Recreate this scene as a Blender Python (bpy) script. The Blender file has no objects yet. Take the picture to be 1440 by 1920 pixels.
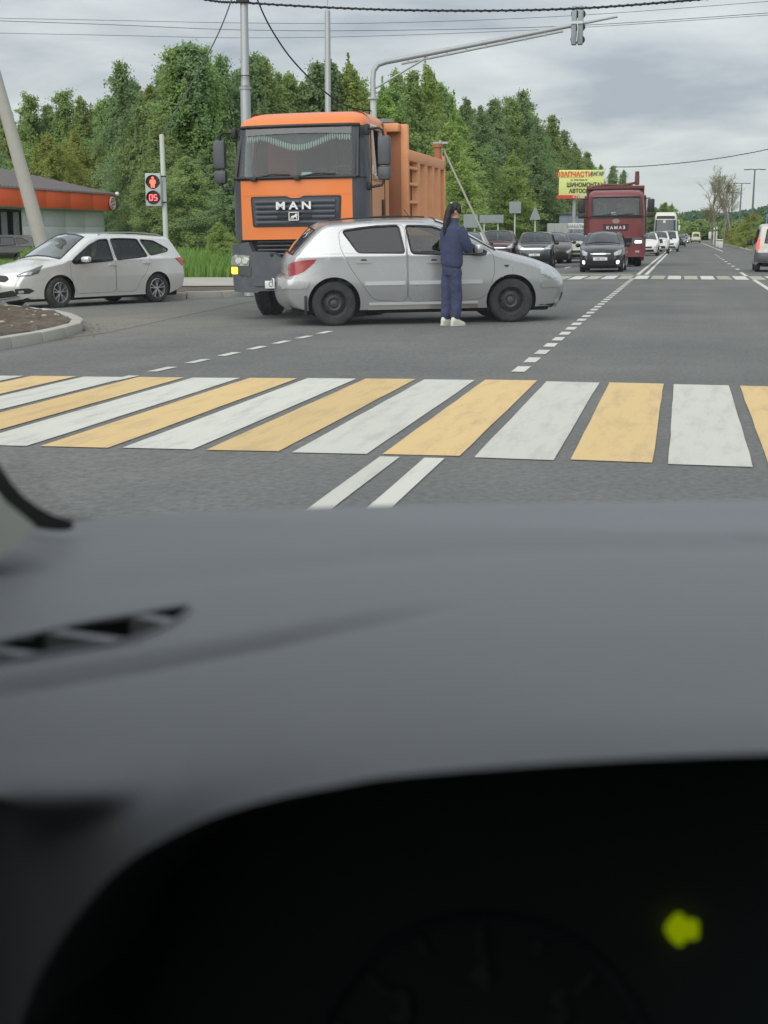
import bpy, bmesh, math, random
import numpy as np
from mathutils import Vector, Matrix, geometry
from mathutils.bvhtree import BVHTree
R = math.radians
random.seed(7)
S = bpy.context.scene
COL = S.collection

# ------------------------------------------------------------------ camera
F, CX, CY, H = 2500.0, 720.0, 960.0, 1.27
VPX, VPY = 1284.0, 443.0
PITCH = math.atan((CY - VPY) / F)
YAW = math.atan((VPX - CX) * math.cos(PITCH) / F)
cd = bpy.data.cameras.new('camera')
cam = bpy.data.objects.new('camera', cd)
COL.objects.link(cam)
cam.location = (0, 0, H)
cam.rotation_euler = (math.pi / 2 - PITCH, 0, YAW)
cd.sensor_fit = 'HORIZONTAL'
cd.sensor_width = 36
cd.lens = F / 1440 * 36
cd.clip_start = 0.05
cd.clip_end = 6000
cd.dof.use_dof = True
cd.dof.focus_distance = 22
cd.dof.aperture_fstop = cd.lens / 6.2
S.camera = cam

# ------------------------------------------------------------------ sky, sun, exposure
W = bpy.data.worlds.new('World')
S.world = W
W.use_nodes = True
nt = W.node_tree
nt.nodes.clear()
def N(t, typ, **kw):
    n = t.nodes.new(typ)
    for k, v in kw.items():
        setattr(n, k, v)
    return n
out = N(nt, 'ShaderNodeOutputWorld')
bg = N(nt, 'ShaderNodeBackground')
bg.inputs['Strength'].default_value = 0.1
sky = N(nt, 'ShaderNodeTexSky', sky_type='NISHITA')
sky.sun_disc = False
SUN_EL, SUN_AZ = R(38), R(196)
sky.sun_elevation = SUN_EL
sky.sun_rotation = SUN_AZ
tc = N(nt, 'ShaderNodeTexCoord')
sep = N(nt, 'ShaderNodeSeparateXYZ')
nt.links.new(tc.outputs['Generated'], sep.inputs[0])
def mth(t, op, a, b=None, clamp=False):
    n = N(t, 'ShaderNodeMath', operation=op)
    n.use_clamp = clamp
    for i, v in enumerate((a, b)):
        if v is None: continue
        if isinstance(v, (int, float)): n.inputs[i].default_value = v
        else: t.links.new(v, n.inputs[i])
    return n.outputs[0]
zc = mth(nt, 'MAXIMUM', sep.outputs['Z'], 0.0)
den = mth(nt, 'ADD', zc, 0.17)
px = mth(nt, 'DIVIDE', sep.outputs['X'], den)
py = mth(nt, 'DIVIDE', sep.outputs['Y'], den)
cmb = N(nt, 'ShaderNodeCombineXYZ')
nt.links.new(px, cmb.inputs[0]); nt.links.new(py, cmb.inputs[1])
no = N(nt, 'ShaderNodeTexNoise')
no.inputs['Scale'].default_value = 1.5
no.inputs['Detail'].default_value = 7
no.inputs['Roughness'].default_value = 0.52
no.inputs['Distortion'].default_value = 0.25
nt.links.new(cmb.outputs[0], no.inputs['Vector'])
ramp = N(nt, 'ShaderNodeValToRGB')
ramp.color_ramp.elements[0].position = 0.35
ramp.color_ramp.elements[0].color = (2.85, 3.1, 3.5, 1)
ramp.color_ramp.elements[1].position = 0.62
ramp.color_ramp.elements[1].color = (5.1, 5.3, 5.4, 1)
nt.links.new(no.outputs['Fac'], ramp.inputs[0])
hz = N(nt, 'ShaderNodeMix', data_type='RGBA')
nt.links.new(mth(nt, 'SUBTRACT', 1.0, mth(nt, 'MULTIPLY', zc, 14.0), True), hz.inputs['Factor'])
nt.links.new(ramp.outputs[0], hz.inputs['A'])
hz.inputs['B'].default_value = (4.3, 4.65, 4.8, 1)
# an overcast dome brightens towards the zenith
zen = N(nt, 'ShaderNodeMix', data_type='RGBA', blend_type='MULTIPLY')
zen.inputs['Factor'].default_value = 1
zf = mth(nt, 'ADD', 0.97, mth(nt, 'MULTIPLY', zc, 0.75))
cz = N(nt, 'ShaderNodeCombineXYZ')
for i in range(3): nt.links.new(zf, cz.inputs[i])
nt.links.new(hz.outputs['Result'], zen.inputs['A']); nt.links.new(cz.outputs[0], zen.inputs['B'])
mx = N(nt, 'ShaderNodeMix', data_type='RGBA')
mx.inputs['Factor'].default_value = 0.93
nt.links.new(sky.outputs[0], mx.inputs['A']); nt.links.new(zen.outputs['Result'], mx.inputs['B'])
nt.links.new(mx.outputs['Result'], bg.inputs['Color'])
nt.links.new(bg.outputs[0], out.inputs[0])

sd = bpy.data.lights.new('sun', 'SUN')
sd.energy = 1.5
sd.angle = R(75)
sd.color = (1.0, 0.96, 0.9)
sun = bpy.data.objects.new('sun', sd)
COL.objects.link(sun)
sdir = Vector((math.sin(SUN_AZ) * math.cos(SUN_EL), math.cos(SUN_AZ) * math.cos(SUN_EL), math.sin(SUN_EL)))
sun.rotation_euler = sdir.to_track_quat('Z', 'Y').to_euler()
sun.location = (0, 0, 60)
S.view_settings.view_transform = 'Standard'
S.view_settings.look = 'None'
S.view_settings.exposure = 0.55
S.view_settings.gamma = 1
S.view_settings.use_curve_mapping = False

# ------------------------------------------------------------------ helpers
_fw = Vector((-math.sin(YAW) * math.cos(PITCH), math.cos(YAW) * math.cos(PITCH), -math.sin(PITCH)))
_rt = Vector((math.cos(YAW), math.sin(YAW), 0))
_up = _rt.cross(_fw)
CAM = Vector((0, 0, H))
def ray(u, v): return _fw + _rt * ((u - CX) / F) - _up * ((v - CY) / F)
SLOPE = .014
def gz(x):      # the oncoming half of the road falls away from the crown at x = -1.5
    return SLOPE * (max(x, -14.0) + 1.5) if x < -1.5 else 0.0
def gp(u, v, z=0.0):
    d = ray(u, v); p = CAM + d * ((z - H) / d.z)
    if z == 0.0:
        for _ in range(12): p = CAM + d * ((gz(p.x) - H) / d.z)
    return p
def lean(o):    # stand a vehicle on the crossfall
    M0 = Matrix.Translation(o.location) @ Matrix.Rotation(-SLOPE, 4, 'Y') @ o.rotation_euler.to_matrix().to_4x4() @ Matrix.Diagonal((*o.scale, 1))
    o.matrix_basis = M0
def at(u, v, D): return CAM + ray(u, v) * D
def ground_at(u, D):
    p = at(u, VPY, D); p.z = gz(p.x); return p

def tag(o, label=None, cat=None, group=None, kind=None):
    if label: o['label'] = label
    if cat: o['category'] = cat
    if group: o['group'] = group
    if kind: o['kind'] = kind
    return o
def empty(name, loc=(0, 0, 0), rz=0.0, label=None, cat=None, group=None, kind=None, parent=None):
    o = bpy.data.objects.new(name, None)
    o.empty_display_size = 0.3
    COL.objects.link(o)
    o.location = loc; o.rotation_euler = (0, 0, rz)
    if parent: o.parent = parent
    return tag(o, label, cat, group, kind)
def copy_tree(o, parent=None):
    c = o.copy(); COL.objects.link(c)
    if parent: c.parent = parent
    for ch in list(o.children): copy_tree(ch, c)
    return c

class MB:
    def __init__(s): s.v = []; s.f = []; s.m = []
    def add(s, vs, fs, mi=0):
        k = len(s.v)
        s.v += [tuple(p) for p in vs]
        s.f += [tuple(i + k for i in f) for f in fs]
        s.m += [mi] * len(fs)
        return s
    def box(s, c, d, b=0.0, mi=0, rz=0.0, mat=None):
        bm = bmesh.new()
        bmesh.ops.create_cube(bm, size=1)
        for v in bm.verts: v.co = Vector((v.co.x * d[0], v.co.y * d[1], v.co.z * d[2]))
        if b > 0:
            bmesh.ops.bevel(bm, geom=list(bm.edges), offset=min(b, min(d) * .49), segments=2, profile=0.5, affect='EDGES')
        T = Matrix.Translation(c) @ (mat if mat else Matrix.Rotation(rz, 4, 'Z'))
        bm.verts.index_update()
        s.add([T @ v.co for v in bm.verts], [[v.index for v in f.verts] for f in bm.faces], mi)
        bm.free(); return s
    def tube(s, pts, r, n=8, mi=0, closed=False, cap=True):
        pts = [Vector(p) for p in pts]
        rs = r if isinstance(r, (list, tuple)) else [r] * len(pts)
        k = len(pts); rings = []; up = None
        for i, p in enumerate(pts):
            a = pts[(i - 1) % k] if (closed or i > 0) else p
            b = pts[(i + 1) % k] if (closed or i < k - 1) else p
            t = (b - a)
            if t.length < 1e-9: t = Vector((0, 0, 1))
            t.normalize()
            if up is None:
                up = Vector((0, 0, 1)) if abs(t.z) < .9 else Vector((1, 0, 0))
            x = t.cross(up)
            if x.length < 1e-4: x = t.orthogonal()
            x.normalize(); y = x.cross(t).normalized(); up = y
            rings.append([p + (x * math.cos(q) + y * math.sin(q)) * rs[i] for q in [2 * math.pi * j / n for j in range(n)]])
        fs = []
        for i in range(k if closed else k - 1):
            a = i * n; b = ((i + 1) % k) * n
            for j in range(n):
                j2 = (j + 1) % n
                fs.append((a + j, a + j2, b + j2, b + j))
        if cap and not closed:
            fs.append(tuple(range(n - 1, -1, -1))); fs.append(tuple((k - 1) * n + j for j in range(n)))
        s.add([v for ring in rings for v in ring], fs, mi); return s
    def cyl(s, p0, p1, r0, r1=None, n=16, mi=0):
        return s.tube([p0, p1], [r0, r0 if r1 is None else r1], n, mi)
    def lathe(s, prof, n=24, T=None, mi=0, axis='Y'):
        T = T or Matrix()
        vs = []; fs = []
        for (r, h) in prof:
            for j in range(n):
                q = 2 * math.pi * j / n
                if axis == 'Y': p = Vector((r * math.cos(q), h, r * math.sin(q)))
                elif axis == 'X': p = Vector((h, r * math.cos(q), r * math.sin(q)))
                else: p = Vector((r * math.cos(q), r * math.sin(q), h))
                vs.append(T @ p)
        for i in range(len(prof) - 1):
            for j in range(n):
                j2 = (j + 1) % n
                fs.append((i * n + j, i * n + j2, (i + 1) * n + j2, (i + 1) * n + j))
        s.add(vs, fs, mi); return s
    def prism(s, poly, h0, h1, fn, mi=0):
        n = len(poly)
        vs = [fn(a, b, h0) for a, b in poly] + [fn(a, b, h1) for a, b in poly]
        fs = [tuple(range(n - 1, -1, -1)), tuple(range(n, 2 * n))]
        fs += [(i, (i + 1) % n, n + (i + 1) % n, n + i) for i in range(n)]
        s.add(vs, fs, mi); return s
    def ball(s, c, r, nu=12, nv=8, mi=0):
        r = r if isinstance(r, (tuple, list)) else (r, r, r)
        prof = []
        vs = []; fs = []
        for i in range(nv + 1):
            th = math.pi * i / nv
            for j in range(nu):
                q = 2 * math.pi * j / nu
                vs.append((c[0] + r[0] * math.sin(th) * math.cos(q), c[1] + r[1] * math.sin(th) * math.sin(q), c[2] + r[2] * math.cos(th)))
        for i in range(nv):
            for j in range(nu):
                j2 = (j + 1) % nu
                fs.append((i * nu + j, (i + 1) * nu + j, (i + 1) * nu + j2, i * nu + j2))
        s.add(vs, fs, mi); return s
    def mesh(s, name, mats, smooth=True, angle=38):
        me = bpy.data.meshes.new(name)
        me.from_pydata(s.v, [], s.f)
        bm = bmesh.new(); bm.from_mesh(me)
        bmesh.ops.remove_doubles(bm, verts=bm.verts, dist=1e-5)
        bmesh.ops.recalc_face_normals(bm, faces=bm.faces)
        ok = len(bm.faces) == len(s.m)
        bm.to_mesh(me); bm.free()
        mats = mats if isinstance(mats, (list, tuple)) else [mats]
        for m in mats: me.materials.append(m)
        if ok and len(mats) > 1: me.polygons.foreach_set('material_index', s.m)
        if smooth:
            me.polygons.foreach_set('use_smooth', [True] * len(me.polygons))
            me.set_sharp_from_angle(angle=R(angle))
        me.update()
        return me
    def build(s, name, mats, parent=None, smooth=True, angle=38, loc=None):
        o = bpy.data.objects.new(name, s.mesh(name, mats, smooth, angle))
        COL.objects.link(o)
        if parent: o.parent = parent
        if loc: o.location = loc
        return o
def obj(name, me, parent=None, loc=None, rz=0):
    o = bpy.data.objects.new(name, me); COL.objects.link(o)
    if parent: o.parent = parent
    if loc is not None: o.location = loc
    o.rotation_euler = (0, 0, rz)
    return o

def text_mesh(body, size, depth, bold=0.0, sx=1.0):
    c = bpy.data.curves.new('lettering', 'FONT')
    c.body = body; c.size = size; c.extrude = depth; c.offset = bold
    c.align_x = 'CENTER'; c.align_y = 'CENTER'; c.resolution_u = 3
    o = bpy.data.objects.new('lettering', c); COL.objects.link(o)
    dg = bpy.context.evaluated_depsgraph_get()
    me = bpy.data.meshes.new_from_object(o.evaluated_get(dg))
    bpy.data.objects.remove(o)
    if sx != 1.0:
        for v in me.vertices: v.co.x *= sx
    return me
def text(name, body, size, mat, parent, M4, depth=.004, bold=0.0, sx=1.0):
    me = text_mesh(body, size, depth, bold, sx)
    me.materials.clear(); me.materials.append(mat)
    o = bpy.data.objects.new(name, me); COL.objects.link(o)
    o.parent = parent; o.matrix_local = M4
    return o
def frame4(o, x, y):
    x = Vector(x).normalized(); y = Vector(y).normalized(); z = x.cross(y)
    return Matrix(((x.x, y.x, z.x, o[0]), (x.y, y.y, z.y, o[1]), (x.z, y.z, z.z, o[2]), (0, 0, 0, 1)))

# ------------------------------------------------------------------ materials
def mat(name, col, rough=.5, metal=0.0, coat=0.0, spec=.5, var=0.0, vscale=6.0, bump=0.0, bscale=120.0, emit=0.0, ecol=None, rvar=0.0, dirt=None):
    m = bpy.data.materials.new(name); m.use_nodes = True
    t = m.node_tree; b = t.nodes['Principled BSDF']
    b.inputs['Base Color'].default_value = (*col, 1)
    b.inputs['Roughness'].default_value = rough
    b.inputs['Metallic'].default_value = metal
    b.inputs['Coat Weight'].default_value = coat
    b.inputs['Coat Roughness'].default_value = .06
    b.inputs['Specular IOR Level'].default_value = spec
    if emit:
        b.inputs['Emission Color'].default_value = (*(ecol or col), 1)
        b.inputs['Emission Strength'].default_value = emit
    if var or bump or rvar or dirt:
        tcn = N(t, 'ShaderNodeTexCoord')
    if var or rvar or dirt:
        n1 = N(t, 'ShaderNodeTexNoise')
        n1.inputs['Scale'].default_value = vscale; n1.inputs['Detail'].default_value = 2.0 if coat >= .3 else 6; n1.inputs['Roughness'].default_value = .62
        t.links.new(tcn.outputs['Object'], n1.inputs['Vector'])
    if var:
        hsv = N(t, 'ShaderNodeHueSaturation'); hsv.inputs['Color'].default_value = (*col, 1)
        t.links.new(mth(t, 'ADD', 1 - var, mth(t, 'MULTIPLY', n1.outputs['Fac'], 2 * var)), hsv.inputs['Value'])
        last = hsv.outputs[0]
        t.links.new(last, b.inputs['Base Color'])
    if dirt:   # dirt = (colour, amount): worn-in grime in patches
        rp = N(t, 'ShaderNodeValToRGB'); rp.color_ramp.elements[0].position = .48; rp.color_ramp.elements[1].position = .72
        t.links.new(n1.outputs['Fac'], rp.inputs[0])
        mxx = N(t, 'ShaderNodeMix', data_type='RGBA')
        t.links.new(mth(t, 'MULTIPLY', rp.outputs[0], dirt[1]), mxx.inputs['Factor'])
        if var: t.links.new(last, mxx.inputs['A'])
        else: mxx.inputs['A'].default_value = (*col, 1)
        mxx.inputs['B'].default_value = (*dirt[0], 1)
        t.links.new(mxx.outputs['Result'], b.inputs['Base Color'])
    if rvar:
        t.links.new(mth(t, 'ADD', rough - rvar, mth(t, 'MULTIPLY', n1.outputs['Fac'], 2 * rvar)), b.inputs['Roughness'])
    if bump:
        n2 = N(t, 'ShaderNodeTexNoise'); n2.inputs['Scale'].default_value = bscale; n2.inputs['Detail'].default_value = 4
        t.links.new(tcn.outputs['Object'], n2.inputs['Vector'])
        bp = N(t, 'ShaderNodeBump'); bp.inputs['Strength'].default_value = bump; bp.inputs['Distance'].default_value = .02
        t.links.new(n2.outputs['Fac'], bp.inputs['Height']); t.links.new(bp.outputs[0], b.inputs['Normal'])
    return m
def glass(name, tint, refl=1.0, rough=.02, opaque=0.0, body=(.02, .025, .03)):
    m = bpy.data.materials.new(name); m.use_nodes = True
    t = m.node_tree; t.nodes.clear()
    o = N(t, 'ShaderNodeOutputMaterial')
    tr = N(t, 'ShaderNodeBsdfTransparent'); tr.inputs[0].default_value = (*tint, 1)
    gl = N(t, 'ShaderNodeBsdfGlossy'); gl.inputs['Roughness'].default_value = rough; gl.inputs['Color'].default_value = (.95, .97, 1, 1)
    ge = N(t, 'ShaderNodeNewGeometry'); dt = N(t, 'ShaderNodeVectorMath', operation='DOT_PRODUCT')
    t.links.new(ge.outputs['Normal'], dt.inputs[0]); t.links.new(ge.outputs['Incoming'], dt.inputs[1])
    ca = mth(t, 'ABSOLUTE', dt.outputs['Value'])      # Schlick, the same from both faces of the pane
    fres = mth(t, 'ADD', .045, mth(t, 'MULTIPLY', mth(t, 'POWER', mth(t, 'SUBTRACT', 1.0, ca, True), 5.0), .955))
    mi = N(t, 'ShaderNodeMixShader')
    t.links.new(mth(t, 'MULTIPLY', fres, 1.8 * refl, True), mi.inputs[0])
    t.links.new(tr.outputs[0], mi.inputs[1]); t.links.new(gl.outputs[0], mi.inputs[2])
    if opaque:
        df = N(t, 'ShaderNodeBsdfDiffuse'); df.inputs[0].default_value = (*body, 1)
        m0 = N(t, 'ShaderNodeMixShader'); m0.inputs[0].default_value = opaque
        t.links.new(tr.outputs[0], m0.inputs[1]); t.links.new(df.outputs[0], m0.inputs[2])
        t.links.new(m0.outputs[0], mi.inputs[1])
    t.links.new(mi.outputs[0], o.inputs[0])
    return m

M_black = mat('black_plastic', (.018, .019, .021), .55, var=.2)
M_trim = mat('black_trim', (.012, .012, .013), .4)
M_grey_plastic = mat('grey_plastic', (.075, .085, .10), .5, var=.25, vscale=4, dirt=((.16, .15, .14), .35))
M_rubber = mat('tyre_rubber', (.028, .028, .028), .85, var=.3, vscale=10, bump=.2, bscale=60, dirt=((.11, .105, .095), .4))
M_under = mat('underbody_dark', (.010, .010, .011), .9)
M_steel_rim = mat('dark_steel_rim', (.055, .057, .06), .5, metal=.3, var=.2)
M_alloy = mat('alloy_rim', (.62, .63, .64), .3, metal=.85)
M_chrome = mat('chrome', (.75, .76, .78), .15, metal=1)
M_galv = mat('galvanised_steel', (.38, .40, .41), .5, metal=.35, var=.15, vscale=3, dirt=((.30, .30, .29), .4))
M_white = mat('white_paint', (.62, .64, .62), .5, var=.05)
M_conc = mat('concrete', (.40, .39, .35), .9, var=.22, vscale=4, bump=.3, bscale=40, dirt=((.25, .24, .21), .4))
M_red_lens = mat('red_lens', (.35, .02, .025), .12, coat=.6)
M_red_glow = mat('lit_red_lens', (.5, .03, .03), .2, emit=1.2, ecol=(1, .1, .1))
M_lens = mat('clear_lens', (.55, .57, .57), .08, metal=.55, coat=.8)
M_lens_dark = mat('smoked_lens', (.12, .125, .13), .1, metal=.3, coat=.8)
M_lamp_on = mat('lit_lamp', (.9, .9, .85), .3, emit=1.6, ecol=(1, .97, .88))
M_amber_on = mat('lit_amber', (1, .55, .05), .3, emit=2.2, ecol=(1, .55, .04))
M_glass = glass('car_glass', (.42, .46, .45), refl=.6)
M_glass_clear = glass('clear_car_glass', (.62, .68, .66))
M_glass_dark = glass('tinted_glass', (.10, .105, .11), refl=.5, opaque=.55, body=(.016, .019, .023))
M_inside = mat('cabin_fabric', (.035, .036, .04), .9)
M_inside_l = mat('pale_cabin_fabric', (.13, .13, .13), .9)
M_plate = mat('number_plate', (.72, .73, .73), .4)
M_ink = mat('plate_ink', (.02, .02, .03), .6)
# ------------------------------------------------------------------ ground materials
def ground_mat(name, c1, c2, scale, fine=0.25, fscale=90, rough=.95, bump=.4, spots=None, sand=None, tracks=0):
    m = bpy.data.materials.new(name); m.use_nodes = True
    t = m.node_tree; b = t.nodes['Principled BSDF']
    b.inputs['Roughness'].default_value = rough
    b.inputs['Specular IOR Level'].default_value = .3
    g = N(t, 'ShaderNodeNewGeometry')
    n1 = N(t, 'ShaderNodeTexNoise'); n1.inputs['Scale'].default_value = scale; n1.inputs['Detail'].default_value = 6
    n2 = N(t, 'ShaderNodeTexNoise'); n2.inputs['Scale'].default_value = fscale; n2.inputs['Detail'].default_value = 3
    for n in (n1, n2): t.links.new(g.outputs['Position'], n.inputs['Vector'])
    mx = N(t, 'ShaderNodeMix', data_type='RGBA')
    rp = N(t, 'ShaderNodeValToRGB'); rp.color_ramp.elements[0].position = .35; rp.color_ramp.elements[1].position = .65
    t.links.new(n1.outputs['Fac'], rp.inputs[0]); t.links.new(rp.outputs[0], mx.inputs['Factor'])
    mx.inputs['A'].default_value = (*c1, 1); mx.inputs['B'].default_value = (*c2, 1)
    last = mx.outputs['Result']
    if sand:   # wind-blown sand lying over the asphalt round (x, y) = sand[0]
        sp = N(t, 'ShaderNodeSeparateXYZ'); t.links.new(g.outputs['Position'], sp.inputs[0])
        dx = mth(t, 'SUBTRACT', sp.outputs['X'], sand[0][0]); dy = mth(t, 'SUBTRACT', sp.outputs['Y'], sand[0][1])
        dd = mth(t, 'SQRT', mth(t, 'ADD', mth(t, 'MULTIPLY', dx, dx), mth(t, 'MULTIPLY', mth(t, 'MULTIPLY', dy, dy), 1.0)))
        n3 = N(t, 'ShaderNodeTexNoise'); n3.inputs['Scale'].default_value = .8; n3.inputs['Detail'].default_value = 5
        t.links.new(g.outputs['Position'], n3.inputs['Vector'])
        fa = mth(t, 'SUBTRACT', 1.25, mth(t, 'ADD', mth(t, 'DIVIDE', dd, sand[1]), mth(t, 'MULTIPLY', n3.outputs['Fac'], .9)), True)
        m3 = N(t, 'ShaderNodeMix', data_type='RGBA'); t.links.new(mth(t, 'MULTIPLY', fa, sand[3], True), m3.inputs['Factor'])
        t.links.new(last, m3.inputs['A']); m3.inputs['B'].default_value = (*sand[2], 1); last = m3.outputs['Result']
    if tracks:   # polished and oily wheel paths run along the lanes
        mp = N(t, 'ShaderNodeMapping'); mp.inputs['Scale'].default_value = (1.1, .035, 1)
        n4 = N(t, 'ShaderNodeTexNoise'); n4.inputs['Scale'].default_value = 1.0; n4.inputs['Detail'].default_value = 5; n4.inputs['Roughness'].default_value = .6
        t.links.new(g.outputs['Position'], mp.inputs[0]); t.links.new(mp.outputs[0], n4.inputs['Vector'])
        n5 = N(t, 'ShaderNodeTexNoise'); n5.inputs['Scale'].default_value = 1.7; n5.inputs['Detail'].default_value = 4
        t.links.new(g.outputs['Position'], n5.inputs['Vector'])
        h2 = N(t, 'ShaderNodeHueSaturation'); t.links.new(last, h2.inputs['Color'])
        t.links.new(mth(t, 'ADD', 1 - tracks * 1.6, mth(t, 'ADD', mth(t, 'MULTIPLY', n4.outputs['Fac'], 2 * tracks), mth(t, 'MULTIPLY', n5.outputs['Fac'], 1.2 * tracks))), h2.inputs['Value'])
        last = h2.outputs[0]
    hsv = N(t, 'ShaderNodeHueSaturation'); t.links.new(last, hsv.inputs['Color'])
    t.links.new(mth(t, 'ADD', 1 - fine, mth(t, 'MULTIPLY', n2.outputs['Fac'], 2 * fine)), hsv.inputs['Value'])
    t.links.new(hsv.outputs[0], b.inputs['Base Color'])
    bp = N(t, 'ShaderNodeBump'); bp.inputs['Strength'].default_value = bump; bp.inputs['Distance'].default_value = .012
    t.links.new(n2.outputs['Fac'], bp.inputs['Height']); t.links.new(bp.outputs[0], b.inputs['Normal'])
    return m
M_asph = ground_mat('asphalt', (.126, .129, .124), (.158, .159, .151), .35, fine=.55, fscale=24, bump=.9, sand=((-10.0, 19.5), 6.0, (.30, .265, .205), .6), tracks=.2)
M_side = ground_mat('dusty_asphalt', (.136, .137, .130), (.172, .170, .157), .35, fine=.55, fscale=24, bump=.9, sand=((-10.0, 19.5), 6.0, (.30, .265, .205), .6))
M_field = ground_mat('grass_ground', (.08, .125, .032), (.12, .16, .045), .15, fine=.5, fscale=4)
M_soil = ground_mat('soil', (.13, .10, .075), (.085, .067, .05), 1.5, fine=.6, fscale=14, bump=1)
M_pave = ground_mat('pale_pavement', (.36, .345, .30), (.42, .40, .35), .6, fine=.2, fscale=20)
M_verge = ground_mat('dry_verge', (.12, .125, .045), (.19, .17, .08), .4, fine=.4, fscale=5)
def paint(name, c, wear):
    m = bpy.data.materials.new(name); m.use_nodes = True
    t = m.node_tree; b = t.nodes['Principled BSDF']; b.inputs['Roughness'].default_value = .7
    g = N(t, 'ShaderNodeNewGeometry'); oi = N(t, 'ShaderNodeObjectInfo')
    n1 = N(t, 'ShaderNodeTexNoise'); n1.inputs['Scale'].default_value = 3.5; n1.inputs['Detail'].default_value = 9; n1.inputs['Roughness'].default_value = .68
    mp = N(t, 'ShaderNodeMapping'); mp.inputs['Scale'].default_value = (2.2, .35, 1)
    t.links.new(g.outputs['Position'], mp.inputs[0]); t.links.new(mp.outputs[0], n1.inputs['Vector'])
    n2 = N(t, 'ShaderNodeTexNoise'); n2.inputs['Scale'].default_value = 55; t.links.new(g.outputs['Position'], n2.inputs['Vector'])
    rp = N(t, 'ShaderNodeValToRGB'); rp.color_ramp.elements[0].position = .50; rp.color_ramp.elements[1].position = .80
    t.links.new(mth(t, 'ADD', mth(t, 'MULTIPLY', n1.outputs['Fac'], .85), mth(t, 'MULTIPLY', n2.outputs['Fac'], .18)), rp.inputs[0])
    mx = N(t, 'ShaderNodeMix', data_type='RGBA'); t.links.new(mth(t, 'MULTIPLY', rp.outputs[0], wear), mx.inputs['Factor'])
    hsv = N(t, 'ShaderNodeHueSaturation'); hsv.inputs['Color'].default_value = (*c, 1)
    t.links.new(mth(t, 'ADD', .93, mth(t, 'MULTIPLY', oi.outputs['Random'], .12)), hsv.inputs['Value'])
    t.links.new(hsv.outputs[0], mx.inputs['A']); mx.inputs['B'].default_value = (c[0] * .45 + .03, c[1] * .42 + .04, c[2] * .38 + .06, 1)
    t.links.new(mx.outputs['Result'], b.inputs['Base Color'])
    return m
M_line = paint('white_road_paint', (.60, .595, .53), .75)
M_yel = paint('yellow_road_paint', (.67, .475, .21), .75)
M_dim = paint('faded_yellow_road_paint', (.40, .37, .28), .8)

def sheet(name, poly, z, m, kind='structure', parent=None):
    me = bpy.data.meshes.new(name)
    me.from_pydata([(p[0], p[1], z) for p in poly], [], [tuple(range(len(poly)))])
    me.materials.append(m)
    if me.polygons[0].normal.z < 0: me.flip_normals()
    bmx = bmesh.new(); bmx.from_mesh(me)
    for xc in (-1.5, -14.0):
        bmesh.ops.bisect_plane(bmx, geom=list(bmx.verts) + list(bmx.edges) + list(bmx.faces), plane_co=(xc, 0, 0), plane_no=(1, 0, 0))
    for v_ in bmx.verts: v_.co.z += gz(v_.co.x)
    bmx.to_mesh(me); bmx.free()
    o = obj(name, me, parent)
    if kind and not parent: o['kind'] = kind
    return o
sheet('ground', [(-2500, -300), (2500, -300), (2500, 4000), (-2500, 4000)], -.03, M_field)
road = sheet('road', [(-8.3, -40), (6.0, -40), (6.0, 60), (5.5, 120), (5.6, 160), (6.6, 290), (9, 420), (14, 700),
                      (-6, 700), (-9, 420), (-12.6, 200), (-12.6, 45), (-9.9, 34), (-9.6, 30), (-8.3, 17)], 0.0, M_asph)
sheet('side_road', [(-8.31, 15.5), (-8.6, 18.5), (-12.9, 23.7), (-20, 27.5), (-60, 40), (-62, 52), (-24, 33), (-16, 29.2), (-11.0, 29.3), (-9.95, 31), (-9.62, 34), (-9.45, 34), (-9.0, 27), (-8.05, 18)], .004, M_side)
sheet('pavement', [ground_at(60, 44)[:2], ground_at(330, 39)[:2], ground_at(560, 38)[:2], ground_at(620, 47)[:2], ground_at(330, 47)[:2], ground_at(40, 53)[:2]], .02, M_pave)
sheet('soil_verge', [(-16, 29.3), (-11.0, 29.35), (-9.98, 31.1), (-9.75, 35), (-12.4, 45), (-30, 44), (-30, 37)], -.004, M_soil)
sheet('right_verge', [(6.1, 62), (5.6, 120), (5.7, 160), (6.7, 290), (9.1, 420), (40, 420), (30, 62)], -.012, M_verge)

# --- markings: parts of the road
def strip(name, x0, x1, y0, y1, m, z=.006, sk=0.0):
    me = bpy.data.meshes.new(name)
    j = lambda: random.uniform(-.012, .012)
    vs = []; k = max(1, int(abs(y1 - y0) / .5))
    k = min(k, 14)
    for i in range(k + 1):
        y = y0 + (y1 - y0) * i / k; s = sk * (y - y0)
        vs += [(x0 + s + j() * .3, y + (j() if i in (0, k) else 0), z + gz(x0)), (x1 + s + j() * .3, y + (j() if i in (0, k) else 0), z + gz(x1))]
    me.from_pydata(vs, [], [(2 * i, 2 * i + 1, 2 * i + 3, 2 * i + 2) for i in range(k)])
    me.materials.append(m)
    return obj(name, me, road)
for i in range(-16, 10):
    xl = -.59 + .555 * i
    strip('crosswalk_stripe', xl, xl + .465, 7.64 + .006 * abs(i) + random.uniform(-.03, .03), 11.92 + random.uniform(-.03, .03), M_yel if i % 2 == 0 else M_line)
for x in (-1.635, -1.365):
    strip('centre_line', x - .058, x + .058, -8, 7.55, M_line)
    strip('centre_line', x + .15 - .06, x + .15 + .06, 46.3, 150, M_line)
    strip('centre_line', x + .15 - .06, x + .15 + .06, 150, 330, M_line, sk=.0075)
for i in range(30):
    y = 12.7 + i * 1.0
    strip('guide_dash', -1.565, -1.435, y, y + .56, M_line)
for i in range(8):
    y = 11.55 + i * .9; x = -5.15 + .042 * i
    strip('guide_dash', x - .055, x + .055, y, y + .50, M_line, sk=.045)
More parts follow.
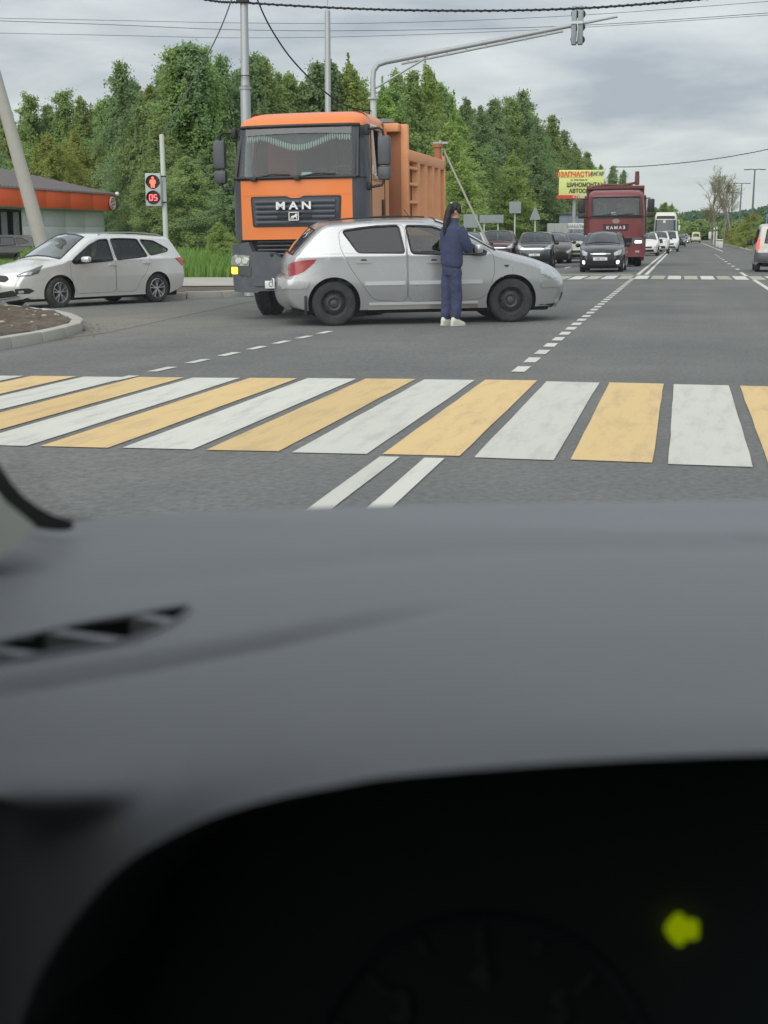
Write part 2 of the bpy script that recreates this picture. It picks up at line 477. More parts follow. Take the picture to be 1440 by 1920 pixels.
for i in range(-9, 14):
    xl = -1.46 + .50 * i
    strip('crosswalk_stripe', xl, xl + .40, 41.6, 45.2, M_line if i % 2 == 0 else M_dim)
strip('lane_line', 2.0, 2.12, 30, 41.5, M_line); strip('lane_line', 1.95, 2.07, 45.3, 50, M_line)
for i in range(9):
    y = 54 + i * 5.5; strip('lane_dash', 2.0 + .01 * i, 2.14 + .01 * i, y, y + 1.6, M_line)
strip('edge_line', 3.15, 3.29, 120, 300, M_line)
for i in range(12):
    y = 48 + i * 9; strip('lane_dash', -4.9, -4.78, y, y + 3, M_line)
# --- stop line beyond the crossing, oncoming side
strip('stop_line', -8.2, -1.7, 46.6, 46.95, M_line)

# ------------------------------------------------------------------ kerbs
def kerb(path, label_parent, w=.18, h=.15, step=.9):
    pts = [Vector((p[0], p[1], 0)) for p in path]
    # resample
    d = [0]
    for a, b in zip(pts, pts[1:]): d.append(d[-1] + (b - a).length)
    def P(s):
        for i in range(len(pts) - 1):
            if s <= d[i + 1] + 1e-6: return pts[i].lerp(pts[i + 1], (s - d[i]) / max(1e-6, d[i + 1] - d[i]))
        return pts[-1]
    n = max(1, int(d[-1] / step))
    for i in range(n):
        a = P(i * d[-1] / n); b = P((i + 1) * d[-1] / n)
        u = (b - a); L = u.length; ang = math.atan2(u.y, u.x)
        c = (a + b) / 2
        m = MB(); m.box((0, 0, 0), (L - .012, w, h + .1), b=.018)
        o = m.build('kerb_stone', M_conc, label_parent, loc=(c.x, c.y, gz(c.x) + h / 2 - .05 + random.uniform(-.012, .012)))
        o.rotation_euler = (random.uniform(-.02, .02), random.uniform(-.008, .008), ang + random.uniform(-.01, .01))
isl = [(-8.12, 6.0), (-8.16, 12.0), (-8.2, 15.2), (-8.26, 16.4), (-8.42, 17.5), (-8.72, 18.5), (-9.15, 19.3), (-9.75, 20.3), (-10.6, 21.4), (-11.7, 22.6), (-12.9, 23.6), (-14.5, 24.6), (-18, 26.4)]
kb = empty('kerb', (0, 0, 0), kind='structure'); kerb(isl, kb)
kb2 = empty('kerb', (0, 0, 0), kind='structure')
kerb([(-24, 32.6), (-16, 29.0), (-12.2, 28.75), (-11.0, 29.15), (-10.2, 30.2), (-9.8, 31.6), (-9.7, 34), (-10.6, 38), (-12.4, 44)], kb2, h=.15)
kb3 = empty('kerb', (0, 0, 0), kind='structure')
kerb([(6.05, 62), (5.55, 120), (5.65, 160), (6.65, 290)], kb3, step=6, h=.16)
# planted bed inside the kerb: bumpy soil with pale stones
bed = [(p[0] - .1, p[1] + .02) for p in isl] + [(-40, 30), (-40, 6)]
bm = MB()
nx, ny = 60, 60
def inpoly(x, y, poly):
    c = False; j = len(poly) - 1
    for i in range(len(poly)):
        (xi, yi), (xj, yj) = poly[i], poly[j]
        if (yi > y) != (yj > y) and x < (xj - xi) * (y - yi) / (yj - yi) + xi: c = not c
        j = i
    return c
bp = [(p[0], p[1]) for p in bed]
pts2 = [Vector(p) for p in bp]; edges2 = [(i, (i + 1) % len(bp)) for i in range(len(bp))]
for i in range(70):
    for j in range(70):
        x, y = -16 + i * .115, 11 + j * .2
        if inpoly(x, y, bp): pts2.append(Vector((x + random.uniform(-.04, .04), y + random.uniform(-.05, .05))))
r_ = geometry.delaunay_2d_cdt(pts2, edges2, [], 0, 1e-4)
vs = []
for i, p in enumerate(r_[0]):
    e = min((Vector((a, b)) - p).length for a, b in isl)
    vs.append((p.x, p.y, gz(p.x) + .11 + (random.uniform(-.03, .06) + .10 * min(1, e / 2) if i >= len(bp) else 0)))
fs = [f for f in r_[2] if inpoly(sum(r_[0][k].x for k in f) / 3, sum(r_[0][k].y for k in f) / 3, bp)]
m = MB(); m.add(vs, fs); soil = m.build('soil_bed', M_soil, smooth=False); soil['kind'] = 'structure'
sm = MB()
for i in range(130):
    for _ in range(30):
        x, y = random.uniform(-14, -8.4), random.uniform(13, 24)
        if inpoly(x + .25, y - .1, bp): break
    r = random.choice((.012, .016, .02, .025, .035))
    sm.ball((x, y, gz(x) + .17 + random.uniform(0, .05)), (r * 1.4, r, r * .7), 6, 4)
st = sm.build('loose_stones', mat('pale_stone', (.36, .33, .28), .9, var=.3), smooth=False); st['kind'] = 'stuff'
# grit and dead leaves along the kerb foot
sm = MB()
for i in range(90):
    k = random.randrange(3, 8); a = Vector(isl[k]); b = Vector(isl[k + 1]); p = a.lerp(b, random.random())
    q = p + Vector((random.uniform(.12, .5), random.uniform(-.2, .1)))
    r = random.uniform(.005, .012); sm.ball((q.x, q.y, gz(q.x) + .008), (r * 1.6, r, r * .5), 5, 3)
gr = sm.build('kerb_grit', mat('grit', (.20, .16, .11), .95, var=.4), smooth=False); gr['kind'] = 'stuff'

# ------------------------------------------------------------------ grass (uncountable)
def leafmat(name, c, c2, trans=.35, rnd=.35):
    m = bpy.data.materials.new(name); m.use_nodes = True
    t = m.node_tree; t.nodes.clear()
    o = N(t, 'ShaderNodeOutputMaterial'); g = N(t, 'ShaderNodeNewGeometry'); oi = N(t, 'ShaderNodeObjectInfo')
    mx = N(t, 'ShaderNodeMix', data_type='RGBA'); mx.inputs['A'].default_value = (*c, 1); mx.inputs['B'].default_value = (*c2, 1)
    t.links.new(g.outputs['Random Per Island'], mx.inputs['Factor'])
    hs = N(t, 'ShaderNodeHueSaturation'); t.links.new(mx.outputs['Result'], hs.inputs['Color'])
    t.links.new(mth(t, 'ADD', 1 - rnd, mth(t, 'MULTIPLY', oi.outputs['Random'], 2 * rnd)), hs.inputs['Value'])
    t.links.new(mth(t, 'ADD', .485, mth(t, 'MULTIPLY', oi.outputs['Random'], .03)), hs.inputs['Hue'])
    d = N(t, 'ShaderNodeBsdfDiffuse'); tl = N(t, 'ShaderNodeBsdfTranslucent')
    t.links.new(hs.outputs[0], d.inputs[0]); t.links.new(hs.outputs[0], tl.inputs[0])
    ms = N(t, 'ShaderNodeMixShader'); ms.inputs[0].default_value = trans
    t.links.new(d.outputs[0], ms.inputs[1]); t.links.new(tl.outputs[0], ms.inputs[2]); t.links.new(ms.outputs[0], o.inputs[0])
    return m
M_grass = leafmat('grass_blades', (.18, .31, .07), (.29, .42, .11), .5, .1)
def grass(name, poly, n, h0, h1, m, wid=.03, dens=None):
    xs = [p[0] for p in poly]; ys = [p[1] for p in poly]
    mb = MB(); c = 0
    while c < n:
        x, y = random.uniform(min(xs), max(xs)), random.uniform(min(ys), max(ys))
        if not inpoly(x, y, poly): continue
        c += 1
        f = .55 + .45 * math.sin(x * .9 + 2 * math.sin(y * .6)) 
        h = random.uniform(h0, h1) * (.6 + .6 * f); a = random.uniform(0, 6.28); w = wid * random.uniform(.7, 1.5)
        l = random.uniform(0, .45) * h; b = random.uniform(0, 6.28)
        dx, dy = math.cos(a) * w, math.sin(a) * w; lx, ly = math.cos(b) * l, math.sin(b) * l
        g0 = gz(x); mb.add([(x - dx, y - dy, g0 - .03), (x + dx, y + dy, g0 - .03), (x + dx * .6 + lx * .4, y + dy * .6 + ly * .4, g0 + h * .6), (x - dx * .6 + lx * .4, y - dy * .6 + ly * .4, g0 + h * .6), (x + lx, y + ly, g0 + h)], [(0, 1, 2, 3), (3, 2, 4)])
    me = bpy.data.meshes.new(name); me.from_pydata(mb.v, [], mb.f); me.materials.append(m)
    o = obj(name, me); o['kind'] = 'stuff'; return o
grass('tall_grass', [tuple(ground_at(u, D)[:2]) for u, D in ((180, 48), (330, 47.2), (620, 47.2), (700, 66), (330, 66), (60, 70), (40, 54))], 22000, .35, .95, M_grass, .035)
grass('short_grass', [tuple(ground_at(u, D)[:2]) for u, D in ((-120, 58), (140, 55), (150, 75), (-120, 75))], 5000, .15, .4, M_grass, .04)
M_drygrass = leafmat('dry_grass_blades', (.25, .30, .08), (.40, .36, .16), .4, .1)
grass('verge_grass', [(6.3, 70), (5.9, 120), (6.2, 200), (12, 260), (30, 260), (26, 70)], 9000, .2, .6, M_drygrass, .06)

# ------------------------------------------------------------------ red-fascia building
A_ = ground_at(0, 75); B_ = ground_at(195, 87.5)
ux = (A_ - B_).normalized(); ang = math.atan2(ux.y, ux.x)
M_fascia = mat('red_fascia', (.95, .155, .062), .45, var=.08, vscale=1.5, dirt=((.45, .10, .06), .3))
M_clad = mat('pale_cladding', (.76, .79, .81), .5, var=.08, vscale=2)
M_roof = mat('brown_metal_roof', (.105, .088, .092), .5, var=.2, vscale=2)
bld = empty('roadside_building', B_, ang, 'low white-clad building with a red fascia band and brown hipped roof', 'building')
# local x runs along the front wall away from the corner, local +y towards the road? pick the side facing the camera
cl = Matrix.Rotation(-ang, 4, 'Z') @ (CAM - B_)
sg = 1 if cl.y > 0 else -1     # sg*y points to the camera
LX, DY = 24.0, 11.0
m = MB(); m.box((LX / 2, -sg * DY / 2, 1.54), (LX - .02, DY, 3.08)); m.build('wall', M_clad, bld)
for r in range(3):
    for c in range(9):
        if c in (4, 5, 7) and r < 3: continue
        m = MB(); m.box(((c + .5) * LX / 9, sg * .02, (r + .5) * 1.02), (LX / 9 - .012, .05, 1.005), b=.006)
        m.build('wall_panel', M_clad, bld)
M_curt = mat('grey_curtain', (.20, .22, .23), .8, var=.3, vscale=5)
for c in (4, 5, 7):
    m = MB(); m.box(((c + .5) * LX / 9, sg * .035, 1.5), (LX / 9 - .2, .07, 2.9), b=.01); w = m.build('window', M_trim, bld)
    for k in range(3):
        m = MB(); m.box(((c + .2 + .3 * k) * LX / 9, sg * .075, 1.5), (LX / 9 * .27, .02, 2.7)); m.build('pane', M_glass_dark, w)
    for k in range(2):
        m = MB()
        for q in range(7):
            m.cyl(((c + .2 + .5 * k) * LX / 9 + q * .09, sg * .09, .2), ((c + .2 + .5 * k) * LX / 9 + q * .09, sg * .09, 2.8), .05, n=6)
        m.build('curtain', M_curt, w)
for k in range(8):
    m = MB(); m.box((-.5 + (LX + .5) / 8 * (k + .5), sg * .55, 3.59), ((LX + .5) / 8 - .006, .12, 1.0), b=.006); m.build('fascia_panel', M_fascia, bld)
m = MB(); m.box((-.45, sg * (.55 - 3.0), 3.59), (.10, 5.9, 1.0)); m.build('fascia_panel', M_fascia, bld)
m = MB(); m.box((LX / 2 - .2, sg * .32, 3.075), (LX + .4, .42, .05)); m.build('soffit', M_clad, bld)
m = MB(); m.box((LX / 2 - .22, sg * .61, 4.13), (LX + .7, .14, .08)); m.build('gutter', mat('gutter_grey', (.3, .3, .3), .5), bld)
# hipped roof with corrugated tiles: ribs run up the slope
rv = MB()
zr, ze = 5.75, 4.13
e0, e1 = -.55, LX + .3
f = sg * .68; bk = -sg * (DY + .5); mid = (f + bk) / 2
rv.add([(e0, f, ze), (e1, f, ze), (e1, bk, ze), (e0, bk, ze), (e0 + 5.5, mid, zr), (e1, mid, zr)], [(0, 1, 5, 4), (0, 4, 3), (2, 3, 4, 5), (1, 2, 5), (0, 3, 2, 1)])
rf = rv.build('roof', M_roof, bld, smooth=False)
rb = MB()
for i in range(60):
    x = e0 + .25 + i * .42
    if x > e1 - .1: break
    k = min(1.0, (x - e0) / 5.5)
    rb.cyl((x, f, ze + .02), (x, f + (mid - f) * k, ze + (zr - ze) * k + .02), .07, n=6)
rb.build('roof_ribs', M_roof, rf)['kind'] = 'stuff'
# round emblem at the fascia corner
em = empty('emblem', parent=bld); em.location = (.05, sg * .66, 3.55)
m = MB(); m.lathe([(0, 0), (.40, 0), (.42, .02), (.42, .06), (0, .06)], 28, axis='Y'); m.build('disc', mat('emblem_red', (.60, .07, .05), .4), em).scale.y = sg
m = MB(); m.tube([(.38 * math.cos(q), .07 * sg, .38 * math.sin(q)) for q in [2 * math.pi * i / 32 for i in range(32)]], .045, 6, closed=True)
m.tube([(.17 * math.cos(R(a)), .07 * sg, .09 + .13 * math.sin(R(a))) for a in range(20, 271, 25)] , .045, 6)
m.tube([(.17 * math.cos(R(a)), .07 * sg, -.11 + .13 * math.sin(R(a))) for a in range(-160, 91, 25)], .045, 6)
m.build('ring', M_white, em)
gl = empty('lamp', (0, 0, 0), parent=bld); gl.location = (-.75, sg * .7, 4.15)
m = MB(); m.ball((0, 0, 0), .15, 14, 10); m.build('lamp_globe', mat('opal_globe', (.8, .8, .74), .4), gl)
m = MB(); m.cyl((.12, 0, -.02), (.5, 0, -.05), .025, n=8); m.build('lamp_bracket', M_galv, gl)

# ------------------------------------------------------------------ poles, signals, wires
def pole(name, base, top, r0, r1, m, label, cat, group=None, n=14):
    e = empty(name, base, 0, label, cat, group)
    b = MB(); t = Vector(top) - Vector(base)
    b.cyl((0, 0, -.1), t, r0, r1, n); b.build('pole', m, e)
    return e
D = 30.8
b0 = ground_at(312, D); t0 = at(303, 254, D)
ped = empty('pedestrian_signal', b0, 0, 'pedestrian signal with a red standing man over red digits on a white post', 'traffic light')
tl = t0 - b0
M_pole_w = mat('pale_green_pole', (.50, .54, .50), .55, var=.12, vscale=3)
m = MB(); m.cyl((0, 0, 0), tl * .33, .085, .085, 14); m.cyl(tl * .33, tl * .345, .085, .06, 14); m.cyl(tl * .345, tl, .06, .055, 14); m.ball(tl, (.055, .055, .03), 12, 6); m.build('post', M_pole_w, ped)
hc = at(288, 356, D - .05) - b0
face = (CAM - (b0 + hc)); face.z = 0; face.normalize(); face = Matrix.Rotation(R(-10), 3, 'Z') @ face
sx = Vector((0, 0, 1)).cross(face)     # image right when looking at the face
HS = empty('signal_head', hc, 0, parent=ped)
def local(o, a, b, c): return Vector(sx) * a + Vector((0, 0, 1)) * b + face * c
MHS = Matrix(((sx.x, face.x, 0), (sx.y, face.y, 0), (0, 0, 1))).to_4x4()
m = MB(); m.box((0, 0, 0), (.36, .14, .74), b=.025, mat=MHS); m.build('signal_housing', mat('grey_signal_case', (.46, .50, .49), .5), HS)
M_sig_dark = mat('signal_dark', (.012, .004, .005), .3)
M_man = mat('lit_red_man', (1, .12, .08), .4, emit=1.25, ecol=(1, .13, .07))
M_dig = mat('lit_red_digits', (1, .1, .12), .4, emit=1.25, ecol=(1, .12, .13))
for zc_, nm in ((.175, 'man'), (-.175, 'count')):
    m = MB(); m.lathe([(0, .075), (.155, .075)], 28, T=Matrix.Translation((0, 0, zc_)) , axis='Y')
    o = m.build('signal_lens', M_sig_dark, HS); o.matrix_local = MHS
    m = MB(); m.lathe([(.155, .07), (.165, .07), (.165, .20), (.155, .20)], 28, T=Matrix.Translation((0, 0, zc_)), axis='Y')
    # visor open at the bottom
    vv = MB()
    for k in range(20):
        q0, q1 = R(-20 + 220 * k / 20), R(-20 + 220 * (k + 1) / 20)
        vv.add([(.16 * math.cos(q0), .07, zc_ + .16 * math.sin(q0)), (.16 * math.cos(q1), .07, zc_ + .16 * math.sin(q1)), (.15 * math.cos(q1), .17, zc_ + .15 * math.sin(q1)), (.15 * math.cos(q0), .17, zc_ + .15 * math.sin(q0))], [(0, 1, 2, 3)])
    o = vv.build('visor', M_black, HS); o.matrix_local = MHS
mm = MB()
def man_poly(pl): mm.prism(pl, .078, .09, lambda a, b, h: Vector((a, h, b + .175)))
man_poly([(.03 * math.cos(q), .088 + .032 * math.sin(q)) for q in [2 * math.pi * i / 12 for i in range(12)]])
man_poly([(-.045, .052), (.045, .052), (.066, .03), (.07, -.035), (.05, -.035), (.044, .0), (.044, -.125), (.008, -.125), (.0, -.04), (-.008, -.125), (-.044, -.125), (-.044, 0), (-.05, -.035), (-.07, -.035), (-.066, .03)])
o = mm.build('red_man', M_man, HS, smooth=False); o.matrix_local = MHS
mm = MB()
def seg(cx, on):
    w, h, t = .032, .062, .011
    S7 = {'a': (0, h, w, t), 'd': (0, -h, w, t), 'g': (0, 0, w, t), 'f': (-w, h / 2, t, h / 2), 'b': (w, h / 2, t, h / 2), 'e': (-w, -h / 2, t, h / 2), 'c': (w, -h / 2, t, h / 2)}
    for k in on:
        x, z, a, b = S7[k]; mm.box((cx + x, .084, -.175 + z), (2 * a, .012, 2 * b))
seg(-.052, 'abcdef'); seg(.052, 'acdfg')   # 05 (mirrored below as the case's x runs to image right)
o = mm.build('countdown_digits', M_dig, HS, smooth=False); o.matrix_local = MHS
for z in (.3, -.28):
    m = MB(); m.box((.235, -.01, z), (.13, .03, .03), mat=Matrix()); o = m.build('bracket', M_black, HS); o.matrix_local = MHS

bp_ = ground_at(465, 31)
mp = empty('metal_pole', bp_, 0, 'thick grey galvanised pole rising directly behind the orange truck cab', 'pole')
k1 = at(460, 168, 31) - bp_; tp = at(455, -160, 31) - bp_
m = MB(); m.cyl((0, 0, 0), k1, .125, .118, 18); m.cyl(k1, k1 + Vector((0, 0, .06)), .14, .14, 18); m.cyl(k1 + Vector((0, 0, .06)), tp, .098, .085, 18); m.build('pole', M_galv, mp)
m = MB(); m.tube([k1 + Vector((.14 * math.cos(q), .14 * math.sin(q), .3)) for q in [2 * math.pi * i / 14 for i in range(14)]], .012, 5, closed=True); m.build('cable_clamp', M_black, mp)
q = at(458, 3, 31) - bp_; m = MB(); m.box(q + Vector((0, -.12, 0)), (.3, .1, .1), b=.02); m.build('wire_bracket', M_black, mp)

bp_ = ground_at(616, 52)
lp = empty('lamp_pole', bp_, 0, 'slim pale grey pole with a thin rod on top behind the truck roof', 'pole')
k1 = at(614, 21, 52) - bp_; m = MB(); m.cyl((0, 0, 0), k1, .14, .11, 16); m.build('pole', M_galv, lp)
m = MB(); m.cyl(k1, at(613, -80, 52) - bp_, .022, .018, 8); m.build('rod', M_galv, lp)

bp_ = ground_at(702, 36)
sp = empty('signal_gantry', bp_, 0, 'grey signal pole with a long curved arm reaching over the road', 'traffic light')
v0 = at(700, 186, 36) - bp_
bend = [v0, at(699, 150, 36) - bp_, at(701, 132, 36) - bp_, at(709, 121, 36) - bp_, at(724, 116, 35.9) - bp_, at(745, 112, 35.85) - bp_]
a0 = bend[-1]; a1 = at(1158, 31, 34.6) - bp_
m = MB(); m.cyl((0, 0, 0), v0, .095, .085, 16); m.cyl(v0, v0 + Vector((0, 0, .05)), .15, .15, 16); m.build('pole', M_pole_w, sp)
m = MB(); m.tube(bend + [a0.lerp(a1, .8)], [.072] * 6 + [.055], 12); m.tube([a0.lerp(a1, .78), a1], [.04, .03], 10); m.build('arm', M_galv, sp)
m = MB(); m.tube([a0.lerp(a1, .02) + Vector((0, 0, -.13)), a0.lerp(a1, .76) + Vector((0, 0, -.10))], .03, 8)
for k in range(8):
    p = a0.lerp(a1, .05 + .09 * k); m.box(p + Vector((0, 0, -.08)), (.04, .05, .14))
m.build('lower_tube', M_galv, sp)
m = MB(); m.tube([at(703, 166, 36) - bp_, at(795, 111, 35.7) - bp_], .028, 8); m.build('brace', M_galv, sp)
hc = at(1082.5, 48, 34.85) - bp_
for sgn, nm in ((-1, 0), (1, 1)):
    m = MB(); m.box(hc + Vector((sgn * .082, 0, 0)), (.13, .22, .96), b=.02); h_ = m.build('signal_head', mat('grey_signal_back', (.26, .31, .34), .5, var=.1), sp)
    m = MB()
    for z in (-.32, 0, .32): m.lathe([(.0, .0), (.10, .0), (.11, .16)], 14, T=Matrix.Translation(hc + Vector((sgn * .082, .11, z))), axis='Y')
    m.build('visor', M_black, h_)
m = MB(); m.tube([hc + Vector((0, -.14, .12)), hc + Vector((.03, -.15, -.1)), hc + Vector((0, -.14, -.42))], .016, 6); m.box(hc + Vector((0, -.12, .06)), (.30, .05, .06)); m.build('bracket', M_white, sp)

bp_ = ground_at(828, 46)
up = empty('utility_pole', bp_, 0, 'old grey utility pole with a slanted strut behind the dump body', 'pole')
m = MB(); m.cyl((0, 0, 0), at(826, 264, 46) - bp_, .08, .065, 12); m.build('pole', M_conc, up)
m = MB(); m.cyl(ground_at(944, 46.5) - bp_, at(832, 282, 46.1) - bp_, .038, .034, 12); m.build('strut', M_conc, up)
m = MB(); m.box(at(826, 268, 46) - bp_, (.5, .07, .07)); m.build('crossarm', M_galv, up)
bp_ = ground_at(106, 30)
lpn = empty('leaning_pole', bp_, 0, 'leaning concrete pole slanting across the left of the building', 'pole')
m = MB(); m.cyl((0, 0, -.2), at(-28, 70, 29.5) - bp_, .185, .125, 14); m.build('pole', M_conc, lpn)

M_wire = mat('black_cable', (.012, .012, .013), .6)
M_wire_l = mat('grey_cable', (.09, .095, .10), .6)
def cable(name, pts, r, m, label, group=None):
    ps = [at(*p) for p in pts]
    # catmull-rom
    o_ = []
    for i in range(len(ps) - 1):
        p0, p1, p2, p3 = ps[max(0, i - 1)], ps[i], ps[i + 1], ps[min(len(ps) - 1, i + 2)]
        for k in range(8):
            t = k / 8
            o_.append(.5 * ((2 * p1) + (p2 - p0) * t + (2 * p0 - 5 * p1 + 4 * p2 - p3) * t * t + (3 * p1 - p0 - 3 * p2 + p3) * t ** 3))
    o_.append(ps[-1])
    b = MB(); b.tube(o_, r, 6)
    if r > .02:   # a lashed bundle: a second strand winding round the first
        tw = []
        for i in range(len(o_) - 1):
            for k in range(10):
                q = (i * 10 + k) * .8; tw.append(o_[i].lerp(o_[i + 1], k / 10) + Vector((0, math.cos(q), math.sin(q))) * r)
        b.tube(tw, r * .55, 4)
    return tag(b.build(name, m), label, 'cable', group)
cable('overhead_cable', [(250, -30, 31), (390, 0, 31), (458, 5, 31), (614, 14, 30.8), (760, 19, 30.5), (920, 20, 30), (1080, 16, 29.5), (1240, 5, 29), (1400, -10, 28.5), (1560, -30, 28)], .024, M_wire, 'thick black twisted cable sagging across the top of the sky')
G = 'thin wires high across the sky'
cable('overhead_wire', [(-60, 33, 78), (200, 38, 77), (450, 43, 76), (720, 43, 75), (1080, 29, 73), (1500, -2, 70)], .014, M_wire_l, 'thin grey wire, uppermost of the three thin wires in the sky', G)
cable('overhead_wire', [(-60, 37, 78), (200, 46, 77), (450, 56, 76), (720, 57, 75), (1080, 48, 73), (1500, 20, 70)], .017, M_wire_l, 'thin grey wire, middle of the three thin wires in the sky', G)
cable('overhead_wire', [(-60, 61, 78), (200, 66, 77), (450, 71, 76), (720, 67, 75), (1080, 52, 73), (1500, 24, 70)], .014, M_wire_l, 'thin grey wire, lowest of the three thin wires in the sky', G)
cable('guy_wire', [(452, -60, 31), (434, 0, 31), (405, 72, 31), (352, 170, 30.9), (306, 250, 30.8)], .015, M_wire_l, 'slack thin wire running down to the top of the pedestrian signal post')
cable('slack_cable', [(470, -40, 31), (483, 0, 31), (505, 48, 31.5), (540, 102, 32.5), (580, 146, 33.5), (622, 182, 34.5), (660, 202, 35.3), (698, 208, 36)], .019, M_wire, 'slack black cable drooping from the thick pole to the signal pole')
cable('distant_wire', [(1150, 313, 75), (1200, 312, 75), (1300, 303, 74), (1400, 288, 73), (1520, 262, 72)], .024, M_wire_l, 'dark wire crossing the open sky above the bus and red truck')

# ------------------------------------------------------------------ signs seen from behind, kiosks, billboard
M_signback = mat('sign_back_grey', (.25, .28, .29), .5, metal=.2, var=.12, vscale=4)
def sign_back(name, u0, u1, v0, v1, D, posts, label, tri=False):
    base = ground_at((u0 + u1) / 2, D)
    e = empty(name, base, 0, label, 'road sign')
    a = at(u0, v1, D) - base; b = at(u1, v0, D) - base
    c = (a + b) / 2; w = abs((at(u1, v1, D) - at(u0, v1, D)).length); h = b.z - a.z
    m = MB(); T = Matrix.Rotation(YAW * .4, 4, 'Z')
    if tri:
        m.prism([(-w / 2, -h / 2), (w / 2, -h / 2), (.06 * w, h / 2), (-.06 * w, h / 2)], -.012, .012, lambda x, z, y: c + T @ Vector((x, y, z)))
    else: m.box(c, (w, .025, h), b=.008, mat=T)
    m.build('panel', M_signback, e, smooth=False)
    for pu in posts:
        p = at(pu, v0, D + .05) - base
        m = MB(); m.cyl((p.x, p.y + .04, 0), (p.x, p.y + .04, b.z - .04), .038, n=10); m.build('post', M_pole_w, e)
    return e
sign_back('road_sign', 869, 896, 402, 427, 58, (873, 890), 'grey back of a square road sign nearest the person')
sign_back('road_sign', 899, 944, 403, 418, 66, (908, 934), 'long low grey back of a road sign on two posts')
sign_back('road_sign', 955, 977, 378, 400, 66, (966,), 'square grey back of a road sign high on a single post')
sign_back('road_sign', 993, 1014, 388, 412, 74, (1004,), 'triangular grey back of a road sign on one post', tri=True)

D = 100
base = ground_at(1078, D)
bb = empty('billboard', base, 0, 'yellow billboard with red and black Cyrillic lettering above the queue of cars', 'billboard')
M_bby = mat('billboard_yellow', (.68, .74, .26), .5, var=.06)
M_bbr = mat('billboard_red', (.62, .05, .04), .5)
a = at(1046, 372, D) - base; b = at(1134, 319, D) - base
c = (a + b) / 2; w = b.x - a.x; h = b.z - a.z
Tb = Matrix.Rotation(YAW * .6, 4, 'Z')
m = MB(); m.box(c, (w, .2, h), b=.02, mat=Tb); pn = m.build('panel', M_bby, bb)
fx = lambda u, v: c + Tb @ Vector(((u - 1090) / F * D * 1.0, -.115, (345.5 - v) / F * D))
m = MB(); m.box(fx(1066, 368.5), (w * .52, .03, .26), mat=Tb); m.build('red_band', M_bbr, bb)
m = MB(); m.box(fx(1070, 328), (w * .56, .02, .42), mat=Tb); m.build('orange_band', mat('billboard_orange', (.78, .58, .16), .5), bb)
def bbtext(body, u, v, size, mm, sx=1.0, bold=.012):
    return text('lettering', body, size, mm, bb, frame4(fx(u, v) + Tb @ Vector((0, -.02, 0)), Tb @ Vector((1, 0, 0)), (0, 0, 1)), depth=.006, bold=bold, sx=sx)
M_bk = mat('billboard_black', (.03, .03, .02), .6); M_bl = mat('billboard_blue', (.05, .10, .16), .6)
bbtext('ОЗАПЧАСТИ', 1076, 328, .50, M_bbr, .86)
bbtext('АНГАР', 1119, 327, .40, M_bl, .72)
bbtext('ул. Советская, 42', 1085, 337.5, .17, M_bk, .9, .002)
bbtext('ШИНОМОНТАЖ', 1098, 347, .42, M_bk, .86)
bbtext('АВТОСЕРВИС', 1098, 358, .40, M_bk, .9)
bbtext('СТЕКЛО', 1088, 368.5, .26, M_white, 1.0, .006)
pq = c + Tb @ Vector((-12 / F * D, .32, 0)); m = MB(); m.cyl((pq.x, pq.y, 0), (pq.x, pq.y, b.z - .1), .16, .14, 14); m.build('post', M_galv, bb)

def boxthing(name, u0, u1, v0, D, depth, m_, label, cat, roof=None, rz=0):
    base = ground_at((u0 + u1) / 2, D); w = (u1 - u0) / F * D; h = (at(u0, v0, D)).z
    e = empty(name, base, YAW * .5 + rz, label, cat)
    m = MB(); m.box((0, depth / 2, h / 2), (w, depth, h), b=.02); m.build('wall', m_, e)
    if roof:
        m = MB(); m.box((0, depth / 2, h + .06), (w + .3, depth + .3, .12)); m.build('roof', roof, e)
    for k in range(3):
        m = MB(); m.box((-w / 2 + w * (k + .5) / 3, -.012, h / 2), (w / 3 - .04, .03, h - .1), b=.005); m.build('panel', m_, e)
    return e
boxthing('roadside_kiosk', 1026, 1067, 416, 98, 3, mat('pale_kiosk', (.33, .36, .34), .7, var=.1), 'plain pale grey kiosk below the yellow billboard', 'kiosk')
boxthing('grey_shed', 1048, 1100, 400, 118, 4, mat('blue_grey_shed', (.20, .25, .29), .6, var=.15), 'blue-grey shed roofline under the billboard post', 'shed', M_roof)
base = ground_at(1082, 93)
bn = empty('banner_sign', base, YAW * .5, 'long white sign with dark lettering on slim posts beside the kiosk', 'sign')
hz_ = at(1082, 422, 93).z
m = MB(); m.box((0, 0, hz_), (1.3, .05, .42), b=.01); m.build('panel', M_white, bn)
for k in range(4):
    m = MB(); m.cyl((-.55 + .37 * k, .03, 0), (-.55 + .37 * k, .03, hz_), .03, n=8); m.build('post', M_signback, bn)
text('lettering', 'ШАШЛЫК', .3, M_ink, bn, frame4((0, -.035, hz_), (1, 0, 0), (0, 0, 1)), depth=.004)

